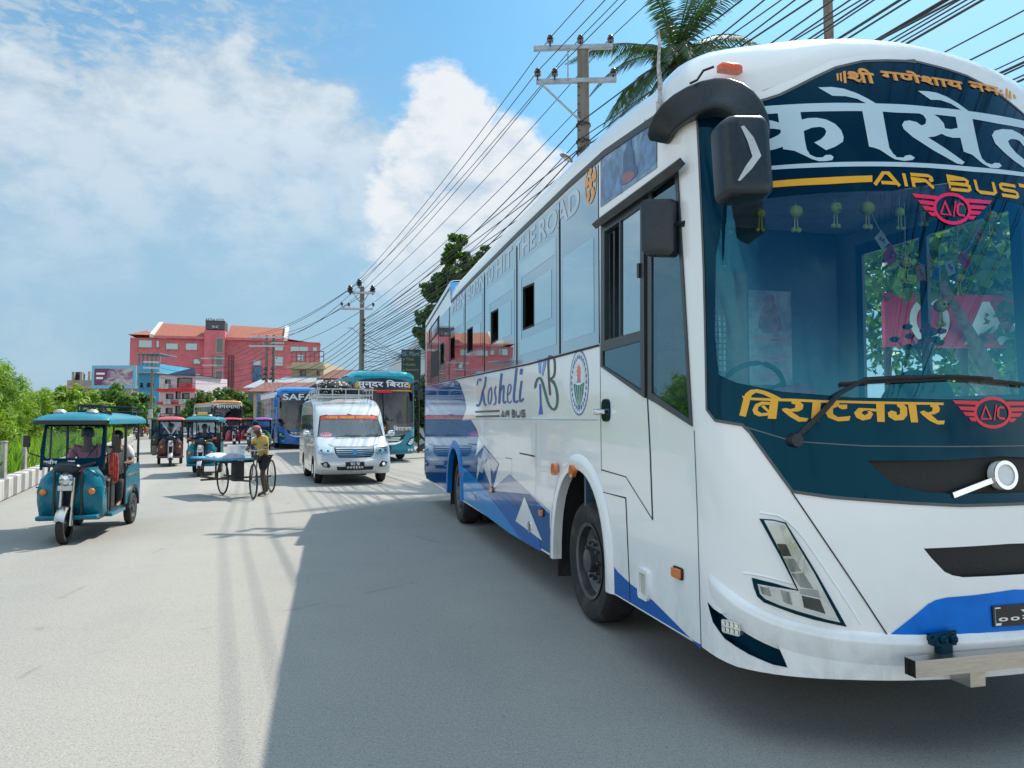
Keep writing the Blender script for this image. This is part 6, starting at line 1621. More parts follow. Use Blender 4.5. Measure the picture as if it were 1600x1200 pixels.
for i, (px, py, rr_) in enumerate(charm_at):
    a, z = FP(px, py); c = FB(a, z, -.10 if i < 9 else -.16); n = (FB(a, z, .1) - FB(a, z, 0)).normalized()
    rr_ *= 1.05
    t = thing('plush_charm', lab[i] if i != 0 else lab[0], 'charm', bw(c), BA, 'charms hanging inside the windscreen')
    MB().ball((0, 0, 0), rr_, 16).build('ball', ch_y, t)
    mb = MB().tube([(0, 0, rr_), (0, 0, rr_ + .06 + (.25 if i > 8 else 0))], .0022, 5); mb.build('string', whitep, t)
    for s_ in (-1, 1):
        MB().tube([(.008 * s_, 0, -rr_), (.010 * s_, 0, -rr_ - .055)], .004, 5).ball((.016 * s_, 0, -rr_ - .066), rr_ * .42, 8).build('foot', ch_y, t)
    f = Vector((.1, -1, -.15)).normalized(); lf = Vector((1, .1, 0)).normalized()
    if i in (3, 8, 11, 9):
        for s_ in (-1, 1): MB().ball(f * rr_ * .93 + lf * rr_ * .34 * s_ + Vector((0, 0, rr_ * .25)), (rr_ * (.26 if i == 11 else .11), rr_ * .1, rr_ * (.2 if i == 11 else .12)), 8).build('eye', blackgloss, t)
        MB().tube([f * rr_ * .97 + lf * rr_ * x + Vector((0, 0, -rr_ * (.3 - .5 * x * x))) for x in (-.3, -.1, .1, .3)], rr_ * .05, 5).build('mouth', blackgloss, t)
# string of small printed flags
fl = thing('flag_string', 'string of small square prayer flags looped inside the windscreen', 'prayer flags', BO, BA)
fpos = [((1402, 358), 22, (.62, .66, .62), 38), ((1416, 382), 24, (.55, .05, .16), -38), ((1467, 411), 22, (.62, .22, .06), 6), ((1492, 412), 18, (.08, .16, .34), -8), ((1516, 403), 21, (.55, .60, .56), 20), ((1540, 390), 24, (.60, .05, .06), 28), ((1563, 349), 20, (.58, .22, .07), 38)]
inkm = mat('flag_ink', (.06, .05, .06), .8)
for (px, py), k, col_, rot in fpos:
    a, z = FP(px, py); c = FB(a, z, -.14); h = k / 300
    n = Vector((.05, -1, 0)); ca, sa = math.cos(R(rot)), math.sin(R(rot))
    pl_f = lambda u, v, o=0.0: c + Vector((u * ca - v * sa, -o + .012 * math.sin(u * 30), u * sa + v * ca))
    f1 = surface('flag', [[(-h / 1.7, -h / 1.7), (h / 1.7, -h / 1.7), (h / 1.7, h / 1.7), (-h / 1.7, h / 1.7)]], pl_f, 0, mat('flag_%d' % int(1000 * sum(col_) + col_[2] * 50), col_, .8, var=.12), fl, step=.03)
    surface('flag_mark', [stroke([(-h * .25, h * .2), (h * .05, h * .25), (-h * .1, 0), (h * .2, -h * .05), (-.02 * h, -h * .3)], h * .10)], pl_f, .004, inkm, f1, step=.03)
cord = [FB(*FP(px, py), -.135) for px, py in ((1378, 295), (1388, 325), (1400, 345), (1430, 385), (1467, 398), (1492, 402), (1520, 392), (1545, 372), (1566, 332), (1580, 300))]
MB().tube(cord, .002, 5).build('cord', whitep, fl)
# cloths and bits on the dashboard
def heap(name, label, cat, px, py, wx, wy_, hh, m, seed, back=.28):
    a, z = FP(px, py); c = FB(a, z, 0) + Vector((.14, back + .08, 0)); rnd = random.Random(seed)
    t = thing(name, label, cat, bw(Vector((c.x, c.y, 1.75))), BA)
    rings = []
    for i in range(11):
        x = -wx + 2 * wx * i / 10; e = math.sin(math.pi * (i + .3) / 10.6) ** .6
        rings.append([Vector((x, -wy_ * e, 0)), Vector((x + rnd.uniform(-.02, .02), -wy_ * .8 * e, hh * e * rnd.uniform(.5, 1))), Vector((x, -wy_ * .3 * e, hh * e * rnd.uniform(.7, 1.2))), Vector((x, wy_ * .2, hh * e * rnd.uniform(.7, 1.2))), Vector((x, wy_ * .7 * e, hh * e * rnd.uniform(.4, .9))), Vector((x, wy_ * e, 0))])
    o = MB().loft(rings).build(name + '_folds', m, t, smooth=70); sd = o.modifiers.new('soft', 'SUBSURF'); sd.levels = sd.render_levels = 1
heap('blue_cloth', 'crumpled bright blue cloth on the dashboard behind the windscreen', 'cloth', 1190, 590, .22, .14, .13, mat('blue_cloth_m', (.03, .25, .50), .9, var=.4, scale=16, bump=.6, bscale=20), 1)
heap('flowered_cloth', 'pink and white flowered cloth lying next to the blue cloth', 'cloth', 1270, 600, .17, .12, .14, mat('flower_cloth_m', (.62, .10, .28), .9, var=.2, scale=12, dirt=(.75, .70, .5), dirt_amt=1.0, bump=.5, bscale=20), 2)
heap('dark_bag', 'dark green bag slumped on the middle of the dashboard', 'bag', 1480, 570, .24, .16, .22, mat('green_bag_m', (.02, .09, .08), .8, var=.4, bump=.4, bscale=10), 3)
heap('folded_newspaper', 'folded pale papers beside the dark green bag on the dashboard', 'papers', 1420, 585, .18, .12, .05, mat('paper_m', (.45, .44, .40), .8, var=.2), 4)
fp_ = thing('flower_posy', 'small posy of dark red flowers standing on the dashboard', 'flowers', bw(FB(*FP(1535, 540), 0) + Vector((0, .4, -.02))), BA)
rnd = random.Random(8); mb = MB(); m2 = MB()
for k in range(16):
    d = Vector((rnd.gauss(0, .08), rnd.gauss(0, .06), rnd.uniform(.05, .18))); (mb if k % 2 else m2).ball(d, (.03, .03, .018), 7).tube([(0, 0, -.06), d], .003, 4)
mb.build('blossom', mat('posy_red', (.32, .02, .04), .8), fp_); m2.build('leaves', mat('posy_green', (.03, .14, .05), .8), fp_)


# ================================================================== plants
rs = np.random.RandomState(7)
def leaf_mesh(name, C, Nn, size, aspect, m, parent, jitter=.35, droop=None, seed=0):
    """One small bent leaf (two faces) per point C, facing roughly Nn."""
    g = np.random.RandomState(seed); n = len(C)
    Nn = Nn + g.normal(0, jitter, (n, 3)); Nn /= np.linalg.norm(Nn, axis=1)[:, None] + 1e-9
    d = g.normal(0, 1, (n, 3)); d -= (d * Nn).sum(1)[:, None] * Nn; d /= np.linalg.norm(d, axis=1)[:, None] + 1e-9
    if droop is not None:
        d = d * (1 - abs(droop)) + np.array([0, 0, -droop]); d /= np.linalg.norm(d, axis=1)[:, None] + 1e-9
    w = np.cross(Nn, d); w /= np.linalg.norm(w, axis=1)[:, None] + 1e-9
    L = (size * g.uniform(.65, 1.3, n))[:, None]; Wd = L * aspect
    base = C - d * L * .5; tip = C + d * L * .5 - Nn * L * .12
    a = C + w * Wd * .5 + Nn * L * .06; b = C - w * Wd * .5 + Nn * L * .06
    V = np.stack([base, a, tip, b], 1).reshape(-1, 3)
    me = bpy.data.meshes.new(name); me.vertices.add(4 * n); me.vertices.foreach_set('co', V.ravel())
    me.loops.add(4 * n); me.loops.foreach_set('vertex_index', np.arange(4 * n, dtype=np.int32))
    me.polygons.add(n); me.polygons.foreach_set('loop_start', np.arange(0, 4 * n, 4, dtype=np.int32))
    me.polygons.foreach_set('loop_total', np.full(n, 4, dtype=np.int32))
    me.update(); me.validate(); me.materials.append(m)
    o = bpy.data.objects.new(name, me); COL.objects.link(o)
    if parent is not None: o.parent = parent
    return o


def clump_points(clumps, n, g, shell=.55):
    """Points in the outer shells of many small clumps; clumps: (x, y, z, r, flat)."""
    w = np.array([c[3] ** 2 for c in clumps]); k = g.choice(len(clumps), n, p=w / w.sum())
    c = np.array(clumps)[k]; v = g.normal(0, 1, (n, 3)); v /= np.linalg.norm(v, axis=1)[:, None]
    rr = (1 - shell * g.random(n) ** 1.6)[:, None] * c[:, 3:4]
    p = c[:, :3] + v * rr * np.stack([np.ones(n), np.ones(n), c[:, 4]], 1)
    return p, v


def subclumps(big, per, g, kr=(.28, .5)):
    out = []
    for (x, y, z, r, f) in big:
        for _ in range(per):
            v = g.normal(0, 1, 3); v /= np.linalg.norm(v); q = r * (.45 + .55 * g.random())
            out.append((x + v[0] * q, y + v[1] * q, z + v[2] * q * f, r * g.uniform(*kr), f))
    return out


bark = mat('bark', (.16, .13, .10), .9, var=.35, scale=12, bump=.8, bscale=30, aniso=(1, 1, .25))
def tree(name, label, cat, base, big, n, size, lm, aspect=.5, group=None, per=9, seed=1, trunk_r=.15, kr=(.28, .5), shell=.6, droop=None, flowers=None, limbs=True):
    """base: ground point; big: crown masses relative to it."""
    g = np.random.RandomState(seed); t = thing(name, label, cat, base, 0, group)
    cl = subclumps(big, per, g, kr)
    p, v = clump_points(cl, n, g, shell)
    v[:, 2] += .35
    k = p[:, 2] > .05
    leaf_mesh('crown', p[k], v[k], size, aspect, lm, t, .5, droop, seed)
    if limbs:
        mb = MB(); zc_ = min(b[2] - b[3] * b[4] for b in big); top = Vector((sum(b[0] for b in big) / len(big), sum(b[1] for b in big) / len(big), max(zc_ + .2, .4)))
        mb.tube([(0, 0, -.05), (top.x * .2, top.y * .2, top.z * .4), tuple(top * .8), tuple(top)], [trunk_r * 1.25, trunk_r, trunk_r * .85, trunk_r * .7], 8)
        for (x, y, z, r, f) in big:
            e = Vector((x, y, z)); mid = top.lerp(e, .5) + Vector((0, 0, -.12 * r))
            mb.tube([top * .9, mid, e], [trunk_r * .55, trunk_r * .38, trunk_r * .12], 6)
        mb.build('trunk', bark, t)
    if flowers:
        k2 = g.choice(len(p), flowers, replace=False)
        leaf_mesh('blossom', p[k2] + v[k2] * .06, v[k2], .10, .9, mat('pink_blossom', (.70, .16, .25), .7), t, .3, None, seed + 1)
    return t
lm_bush = leafmat('oleander_leaf', (.085, .20, .02), (.31, .45, .05), .5)
lm_dark = leafmat('dark_leaf', (.018, .055, .014), (.055, .13, .025), .3)
lm_mid = leafmat('mid_leaf', (.045, .12, .025), (.13, .26, .04), .4)
lm_tier = leafmat('tier_leaf', (.022, .075, .012), (.12, .24, .02), .4)
# flowering bushes in the median, one by one
def med(al, sd): return road_pt(al, -sd)
bushes = [(8.5, 2.3, 3.2, 'tall bright leafy bush cut off by the left edge of the view', 6), (11, 1.7, 3.0, 'oleander with pink blossoms near the left edge above the grass', 34), (13.8, 2.1, 3.3, 'tallest yellowish green bush left of the near turquoise rickshaw', 8), (17, 1.7, 2.9, 'rounded bush right behind the left roof edge of the near turquoise rickshaw', 10),
          (20.5, 2.0, 2.8, 'dense bush showing above the middle of the near rickshaw roof', 4), (24.5, 1.9, 2.3, 'bush above the right half of the near rickshaw roof', 0), (29, 1.9, 2.2, 'dark bush near the far end of the median', 5), (35, 1.8, 1.9, 'small bush second from the end of the median', 0), (41, 1.6, 1.8, 'last bush at the end of the median', 0)]
for i, (al, sd, h, lb_, fl_) in enumerate(bushes):
    b = med(al, sd + .5); g = np.random.RandomState(40 + i)
    big = [(g.uniform(-.5, .5), g.uniform(-.6, .6), .42 + h * q, h * .27, 1.1) for q in (.25, .4, .5, .62, .72)] + [(g.uniform(-1.1, 1.1), g.uniform(-1.1, 1.1), .42 + h * .3, h * .26, 1.0) for _ in range(3)]
    near = i < 5
    tree('oleander_bush', lb_, 'bush', (b.x, b.y, 0), big, 9500 if near else 4200, .17 if near else .21, lm_bush if i % 3 != 1 else leafmat('oleander_leaf_deep', (.06, .16, .02), (.23, .39, .04), .48), .22 if near else .3, 'bushes along the median', 11, 60 + i, .05, (.22, .42), .75, None, fl_ or None)
# grass on the median
def grass_strip(name, al0, al1, sd0, sd1, n, h0, h1, seed, m):
    g = np.random.RandomState(seed); al = al0 + (al1 - al0) * g.random(n) ** 1.5; sd = sd0 + (sd1 - sd0) * g.random(n)
    P_ = np.array([[*(med(a, s_))[:2], .40] for a, s_ in zip(al, sd)]); hh = g.uniform(h0, h1, n) * (.6 + .4 * np.minimum(1, sd / .6))
    th = g.uniform(0, 2 * math.pi, n); w = np.stack([np.cos(th), np.sin(th), 0 * th], 1) * (.008 + .0007 * np.maximum(0, al))[:, None]
    ln = g.normal(0, .28, (n, 2)) * hh[:, None]
    tip = P_ + np.stack([ln[:, 0], ln[:, 1], hh], 1); mid = P_ + np.stack([ln[:, 0] * .35, ln[:, 1] * .35, hh * .6], 1)
    V = np.stack([P_ - w, P_ + w, mid + w * .8, tip, mid - w * .8], 1).reshape(-1, 3)
    me = bpy.data.meshes.new(name); me.vertices.add(5 * n); me.vertices.foreach_set('co', V.ravel()); me.loops.add(5 * n); me.loops.foreach_set('vertex_index', np.arange(5 * n, dtype=np.int32))
    me.polygons.add(n); me.polygons.foreach_set('loop_start', np.arange(0, 5 * n, 5, dtype=np.int32)); me.polygons.foreach_set('loop_total', np.full(n, 5, dtype=np.int32)); me.update(); me.materials.append(m)
    o = bpy.data.objects.new(name, me); COL.objects.link(o); return o
gm = leafmat('grass_blade', (.11, .27, .03), (.30, .48, .07), .5)
tag(grass_strip('grass', -10, 45, .32, 2.2, 26000, .28, .75, 3, gm), 'tall bright green grass growing behind the painted kerb', 'grass', kind='stuff')
# kerb with worn black and white paint
km = bpy.data.materials.new('painted_kerb'); km.use_nodes = True; t = km.node_tree; tcn = nnode(t, 'ShaderNodeTexCoord', out=3)
sx = t.nodes.new('ShaderNodeSeparateXYZ'); t.links.new(tcn.k, sx.inputs[0]); X = Nd(t, sx.outputs[0])
sq = (X * (1 / .9))._m('FRACT').step(.49, .51)
nz = noise(t, tcn, 3, 6, .65)
cc = mixc(t, sq, (.50, .49, .46), (.20, .20, .20)); cc = mixc(t, nz.step(.5, .7) * .6, cc, (.34, .32, .28)); cc = mixc(t, noise(t, tcn, 14, 4).step(.6, .75) * .5, cc, (.22, .2, .17))
t.links.new(cc.k, t.nodes['Principled BSDF'].inputs['Base Color']); t.nodes['Principled BSDF'].inputs['Roughness'].default_value = .85
ka = math.atan2(kd.y, kd.x)
mb = MB(); L0, L1 = -60, 46
k0 = KA + kd * L0
i0 = L0
while i0 < L1:
    mb.box((i0 + .45, .13, .215 + .004 * math.sin(i0 * 7)), (.895, .26, .43)); i0 += .9
o = mb.build('median_kerb', km, None, KA, (0, 0, ka), bevel=.025); o['kind'] = 'structure'
soil = mat('median_soil', (.14, .13, .07), .95, var=.4, scale=2, bump=.5, bscale=20)
mb = MB(); pts = [med(-60, .2), med(46, .2), med(46, 7), med(-60, 7)]
mb.add([(p.x, p.y, .39) for p in pts] + [(p.x, p.y, -.01) for p in pts], [(0, 1, 2, 3), (0, 4, 5, 1), (1, 5, 6, 2), (2, 6, 7, 3), (3, 7, 4, 0)])
mb.build('median_bed', soil, None)['kind'] = 'structure'
pale_c = mat('weathered_concrete', (.42, .40, .36), .9, var=.2, scale=8, dirt=(.15, .15, .13), dirt_amt=.4, bump=.3, bscale=40)
for px, Y, lb_ in ((8, 15.8, 'pale concrete fence post in the grass nearest the left edge'), (40, 18.6, 'pale concrete fence post in the grass beside the near rickshaw')):
    q = at(px, 655, Y); t = thing('fence_post', lb_, 'post', (q.x, q.y, .38), 0, 'fence posts in the median')
    MB().box((0, 0, .35), (.09, .09, .9)).box((0, 0, .82), (.11, .11, .04)).build('post_shaft', pale_c, t, bevel=.01)
# tiered dark tree behind the coach
Y = 34.0; b = at(705, 655, Y); b.z = 0
def rel(px, py, r, dy=0, f=.75): q = at(px, py, Y) - b; return (q.x, dy, q.z, r * Y / F_PX, f)
tree('tiered_tree', 'tall tree with cloud-like tiers of dark green leaves behind the big coach', 'tree', tuple(b), [rel(712, 388, 24), rel(722, 408, 26, .5), rel(700, 436, 30, -.3), rel(735, 432, 30, .5), rel(676, 452, 22), rel(690, 478, 30, .4), rel(664, 495, 18), rel(712, 470, 34, .6), rel(655, 520, 16), rel(672, 530, 20, .8), rel(700, 520, 36), rel(760, 395, 17), rel(750, 420, 24, .4), rel(772, 430, 24, .4)], 17000, .22, lm_tier, .55, None, 12, 91, .25, (.26, .46), .55, .25)
tree('roadside_tree', 'bushy dark tree low behind the teal coach', 'tree', tuple(at(655, 655, 40).xy) + (0,), [(0, 0, 2.2, 1.1, 1), (.8, .3, 3.2, 1.2, 1), (-.2, .2, 1.2, 1.0, 1), (1.5, 0, 1.8, 1.2, 1)], 6000, .24, lm_dark, .5, None, 9, 95, .15)
# trees by the distant buildings
for i, (px, Y, hz_, rr_, lb_) in enumerate([(352, 84, 3.3, 1.8, 'round green tree in front of the red hotel, left one'), (376, 86, 3.3, 1.7, 'round green tree in front of the red hotel, right one'), (318, 80, 3.0, 1.8, 'small tree by the pink and white house'), (386, 76, 2.2, 1.3, 'small tree between the orange and blue coaches'), (300, 82, 2.2, 1.4, 'low tree at the foot of the pink and white house'),
                                         (145, 60, 2.3, 1.7, 'bright tree below the billboard'), (172, 66, 3.0, 1.8, 'dull green tree below the billboard'), (200, 62, 2.2, 1.6, 'tree at the foot of the blue house'), (118, 52, 2.4, 1.6, 'tree left of the billboard above the near rickshaw'), (222, 72, 2.8, 1.6, 'narrow tree beside the lattice pole'), (90, 46, 2.2, 1.5, 'bush like tree at the left above the median')]):
    q = at(px, 655, Y)
    tree('street_tree', lb_, 'tree', (q.x, q.y, 0), [(0, 0, hz_, rr_, .9), (rr_ * .6, .3, hz_ * .8, rr_ * .7, .9), (-rr_ * .6, -.2, hz_ * .75, rr_ * .7, .9), (0, 0, hz_ + rr_ * .5, rr_ * .6, .9)], 3400, .34, (lm_mid, lm_bush)[i in (5, 8, 10)], .55, None, 8, 120 + i, .14)
# the tree right of the coach that shows through its cabin
q = bw((6.9, 2.6, 0))
tree('shade_tree', 'leafy tree right of the big coach, seen through its cabin windows', 'tree', tuple(q), [(0, 0, 4.2, 1.7, .8), (1.2, -1.4, 4.6, 1.5, .8), (-.3, 1.8, 3.8, 1.5, .8), (.8, -2.2, 4.1, 1.3, .8), (1.5, .5, 5.4, 1.4, .8), (.2, -.8, 2.9, 1.2, .8), (1.0, 2.8, 2.6, 1.2, .8), (-1.9, -1.3, 3.7, .85, .7), (-2.2, -2.0, 3.5, .7, .7), (-1.6, -.6, 3.8, .8, .7), (-1.2, -2.2, 3.8, .8, .7)], 9000, .20, lm_mid, .5, None, 10, 77, .2)  # crown masses nearest the coach added to block sun through the door window

# palm
def palm(name, label, px, py, Y, n, L, seed, trunk_only=False, tr=.15):
    top = at(px, py, Y); t = thing(name, label, 'palm', (top.x, top.y, 0)); g = random.Random(seed)
    mb = MB(); pts = [(.25 * math.sin(2.2 * k / 10), 0, top.z * k / 10) for k in range(11)]; off = pts[-1][0]
    pts = [(x - off, y, z) for x, y, z in pts]
    rings = []
    for i in range(41):
        k = i / 40; x = .25 * math.sin(2.2 * k) - off; r = tr * (1.25 - .35 * k) * (1 + .05 * (i % 2))
        rings.append([Vector((x + r * math.cos(2 * math.pi * j / 10), r * math.sin(2 * math.pi * j / 10), top.z * k)) for j in range(10)])
    mb.loft(rings); mb.build('trunk', mat('palm_trunk', (.20, .17, .14), .9, var=.3, scale=6, bump=.6, bscale=18), t, smooth=0)
    if trunk_only: return t
    lmp = leafmat('palm_leaf', (.018, .06, .02), (.06, .13, .035), .3)
    for i in range(n):
        az = 2 * math.pi * i / n * 1.0 + g.uniform(-.2, .2); el = R(g.choice([70, 50, 35, 20, 5, -10, -25, -45])) if i else R(80)
        Lf = L * g.uniform(.85, 1.1); rach = []; p = Vector((0, 0, top.z)); d = Vector((math.cos(az) * math.cos(el), math.sin(az) * math.cos(el), math.sin(el))); m = 16
        for k in range(m + 1):
            rach.append(p.copy()); p = p + d * Lf / m; d = (d + Vector((0, 0, -.085))).normalized()
        fr = MB().tube(rach, [.03 * (1 - k / (m + 1)) + .005 for k in range(m + 1)], 5)
        for k in range(2, 4 * m):
            q = k / 4; i0_ = int(q); f = q - i0_
            if i0_ >= m: break
            pp = rach[i0_].lerp(rach[i0_ + 1], f); dd = (rach[i0_ + 1] - rach[i0_]).normalized(); sd = dd.cross(Vector((0, 0, 1)))
            if sd.length < .05: sd = Vector((math.sin(az), -math.cos(az), 0))
            sd.normalize(); ll = .62 * math.sin(math.pi * min(1, (q / m) * .85 + .12)) * g.uniform(.85, 1.1)
            for s_ in (-1, 1):
                tipd = (sd * s_ * .75 + dd * .45 + Vector((0, 0, -.42 - .3 * g.random()))).normalized(); w_ = dd * .02
                a_ = pp + tipd * ll * .5 + Vector((0, 0, .03))
                fr.add([pp - w_, pp + w_, a_ + w_ * 1.1, pp + tipd * ll, a_ - w_ * 1.1], [(0, 1, 2, 3, 4)])
        fr.build('frond', lmp, t, fix=False, smooth=0)
    return t
palm('coconut_palm', 'coconut palm with drooping fronds behind the roof of the big coach', 1056, 92, 27, 44, 4.1, 4, False, .20)
palm('bare_palm_trunk', 'slim bare palm trunk rising behind the front of the big coach', 1291, -60, 24, 0, 0, 6, True, .16)

# ================================================================== buildings
def pxw(px, Y): return (px - 800) / F_PX * Y
def pz(py, Y): return CAM_H + (655 - py) / F_PX * Y
def wall_surf(Y, rz=0.0): return lambda u, v, o=0.0: Vector((u, -o, v))
glz_b = mkfilm('building_glass', (.28, .36, .38), .08, .6, .1); glz_d = mat('dark_pane', (.03, .045, .05), .15, coat=1)
def upx(px, Y, x0, rz):
    """Distance along a wall that starts at (x0, Y) and turns by rz, for one survey column."""
    k = (px - 800) / F_PX; c, q = math.cos(rz), math.sin(rz)
    return (k * Y - x0) / (c - k * q)
def facade(name, label, px0, px1, py_top, Y, depth, m, wins=(), rz=0, bands=(), cat='building', roof=None, wm=None, frame=None, sill=True):
    """A box building with real window recesses: wins are (x0, y0, x1, y1) in survey pixels at distance Y."""
    x0, h = pxw(px0, Y), pz(py_top, Y); w = upx(px1, Y, x0, rz)
    t = thing(name, label, cat, (x0, Y, 0), rz)
    U_ = lambda px: upx(px, Y, x0, rz)
    V_ = lambda py, px: pz(py, Y + U_(px) * math.sin(rz))
    W_ = [(U_(a), V_(b_, a), U_(c_), V_(d_, a)) for a, b_, c_, d_ in wins]
    ws_ = wall_surf(Y)
    rects = [[(a, d_), (c_, d_), (c_, b_), (a, b_)] for a, b_, c_, d_ in W_]
    surface('wall', [[(0, 0), (w, 0), (w, h), (0, h)]] + rects, ws_, 0, m, t, walls=None, smooth=0)
    mb = MB(); mb.add([(0, 0, 0), (0, depth, 0), (0, depth, h), (0, 0, h), (w, 0, 0), (w, depth, 0), (w, depth, h), (w, 0, h)], [(0, 1, 2, 3), (5, 4, 7, 6), (1, 5, 6, 2), (3, 2, 6, 7)])
    mb.build('wall', m, t, smooth=0)
    fm = frame or mat('window_frame_grey', (.35, .35, .33), .6)
    for a, b_, c_, d_ in W_:
        q = [(a, d_), (c_, d_), (c_, b_), (a, b_)]; k = min(.10, (c_ - a) * .12)
        qi = [(a + k, d_ + k), (c_ - k, d_ + k), (c_ - k, b_ - k), (a + k, b_ - k)]
        fr_ = surface('window', [q, qi], ws_, -.10, fm, t, walls=0, smooth=0)
        n = max(1, int((c_ - a) / 1.3))
        for i in range(1, n): x = a + (c_ - a) * i / n; surface('mullion', [[(x - .04, d_), (x + .04, d_), (x + .04, b_), (x - .04, b_)]], ws_, -.09, fm, fr_, smooth=0)
        surface('pane', [q], ws_, -.16, wm or glz_b, fr_, smooth=0)
        if sill: MB().box(((a + c_) / 2, -.06, d_ - .05), (c_ - a + .2, .24, .08)).build('sill', m, fr_)
    for y0, y1, bm_, pr in bands:
        MB().box((w / 2, -pr / 2 + .01, (pz(y0, Y) + pz(y1, Y)) / 2), (w + pr * .6, pr, pz(y0, Y) - pz(y1, Y))).build('band', bm_, t)
    if roof: MB().box((w / 2, depth / 2, h + .10), (w + .5, depth + .5, .2)).build('roof_slab', roof, t)
    return t, x0, w, h
brick = mat('red_render', (.60, .155, .18), .85, var=.10, scale=.7, dirt=(.40, .12, .13), dirt_amt=.5, bump=.15, bscale=4)
tile_m = bpy.data.materials.new('roof_tiles'); tile_m.use_nodes = True; t = tile_m.node_tree; tcn = nnode(t, 'ShaderNodeTexCoord', out=3)
br = t.nodes.new('ShaderNodeTexBrick'); t.links.new(tcn.k, br.inputs[0]); br.inputs['Scale'].default_value = 1.6; br.inputs['Mortar Size'].default_value = .02
for k, c_ in (('Color1', (.40, .125, .075)), ('Color2', (.31, .10, .065)), ('Mortar', (.2, .07, .05))): br.inputs[k].default_value = (*c_, 1)
cc = mixc(t, noise(t, vscale(t, tcn, .5, 1.2, 1.2), 1.3, 6, .7).step(.60, .72) * .75, Nd(t, br.outputs[0]), (.10, .055, .045)); t.links.new(cc.k, t.nodes['Principled BSDF'].inputs['Base Color']); t.nodes['Principled BSDF'].inputs['Roughness'].default_value = .9
HY = 140.0
hw_ = [(213, 530, 236, 543), (241, 531, 247, 543), (256, 535, 277, 546), (287, 535, 307, 547), (300, 560, 312, 569), (300, 583, 312, 591), (337, 529, 349, 553), (337, 556, 349, 575), (337, 579, 349, 600), (394, 562, 407, 571), (426, 540, 442, 548), (463, 553, 474, 564), (452, 540, 481, 550), (487, 541, 495, 550), (425, 556, 442, 572), (321, 579, 331, 605), (262, 560, 274, 569), (225, 560, 238, 569), (372, 556, 386, 568), (372, 580, 386, 592)][:16]
ht, hx0, hwid, hh_ = facade('red_hotel', 'large red hotel with tiled roofs and a dark stair tower, far down the road', 201, 499, 527, HY, 26, brick, hw_, rz=R(15))
Z = lambda py: pz(py, HY + 18 * math.sin(R(15)))
X_ = lambda px: upx(px, HY, hx0, R(15))
for a, b_ in ((236, 319), (352, 446)):
    mb = MB(); mb.add([(X_(a), -.8, Z(529)), (X_(b_), -.8, Z(530)), (X_(b_), 8, Z(503)), (X_(a), 8, Z(500)), (X_(b_), 17, Z(529)), (X_(a), 17, Z(529))], [(0, 1, 2, 3), (3, 2, 4, 5)])
    mb.build('tiled_roof', tile_m, ht, smooth=0)
    MB().box(((X_(a) + X_(b_)) / 2, -.75, Z(529.5)), (X_(b_) - X_(a), .25, .5)).build('eaves', brick, ht)
mb = MB(); mb.add([(X_(199), -.8, Z(527)), (X_(235), -.8, Z(527)), (X_(217), 6, Z(514)), (X_(199), 12, Z(527)), (X_(235), 12, Z(527))], [(0, 1, 2), (1, 4, 2), (4, 3, 2), (3, 0, 2)]); mb.build('tiled_roof', tile_m, ht, smooth=0)
wp_m = mat('parapet_white', (.6, .58, .54), .8, dirt=(.3, .28, .26), dirt_amt=.4)
for a in (236, 445):
    mb = MB(); x = X_(a); mb.add([(x - .35, -1, Z(531)), (x + .35, -1, Z(531)), (x + .35, -1, Z(526)), (x - .35, -1, Z(526)), (x - .35, 8, Z(503)), (x + .35, 8, Z(503)), (x + .35, 8, Z(498)), (x - .35, 8, Z(498))], [(0, 1, 2, 3), (3, 2, 6, 7), (0, 3, 7, 4), (1, 5, 6, 2), (4, 7, 6, 5)]); mb.build('ridge_wall', wp_m, ht, smooth=0)
MB().box((X_(335), .5, Z(565)), (X_(351) - X_(319), 4, Z(517) - Z(612))).build('stair_tower', brick, ht)
for a, b_, c_, d_ in ((337, 529, 349, 553), (337, 556, 349, 575), (337, 579, 349, 600)):
    fr_ = MB().box((X_((a + c_) / 2), -1.52, Z((b_ + d_) / 2)), (X_(c_) - X_(a), .12, Z(b_) - Z(d_))).build('window', mat('window_frame_grey', (.35, .35, .33), .6), ht)
    MB().box((X_((a + c_) / 2), -1.56, Z((b_ + d_) / 2)), (X_(c_) - X_(a) - .3, .12, Z(b_) - Z(d_) - .3)).build('pane', glz_d, fr_)
tw_ = MB().box((X_(335), 1.5, Z(509)), (X_(350) - X_(320), 5, Z(503) - Z(517))).build('tower_box', mat('tower_dark', (.06, .07, .075), .5, var=.3), ht)
MB().box((X_(335), -1.05, Z(512)), (X_(340) - X_(330), .15, Z(509.5) - Z(514.5))).build('cooler_panel', wp_m, tw_)
for px in (333, 337): MB().lathe([(.30, -.03), (.34, 0), (.30, .03), (.22, .0), (.30, -.03)], (X_(px), -1.2, Z(512)), 'y', 14).build('fan', glz_d, tw_)
hs = lambda u, v, o=0.0: Vector((u, -1.1 - o, v))
letters('hotel_letters', 'RATNA HOTEL', (X_(320.5), Z(503), X_(350), Z(499)), hs, .05, mat('sign_maroon', (.16, .02, .03), .6), ht, bold=.02)
MB().box((X_(335), -1.05, Z(502.9)), (X_(351) - X_(320), .1, .12)).build('sign_rail', mat('tower_dark', (.06, .07, .075), .5, var=.3), ht)
mb = MB(); mb.add([(X_(448), -.4, Z(527)), (X_(500), -.4, Z(534)), (X_(500), 12, Z(534)), (X_(448), 12, Z(527))], [(0, 1, 2, 3)]); mb.build('wing_roof', brick, ht, smooth=0)
MB().box((X_(401), -.25, Z(584)), (X_(408) - X_(394), .3, Z(572) - Z(596))).build('wall_banner', mat('banner_blue', (.05, .14, .26), .5, var=.6, scale=.8), ht)
rnd = random.Random(2)
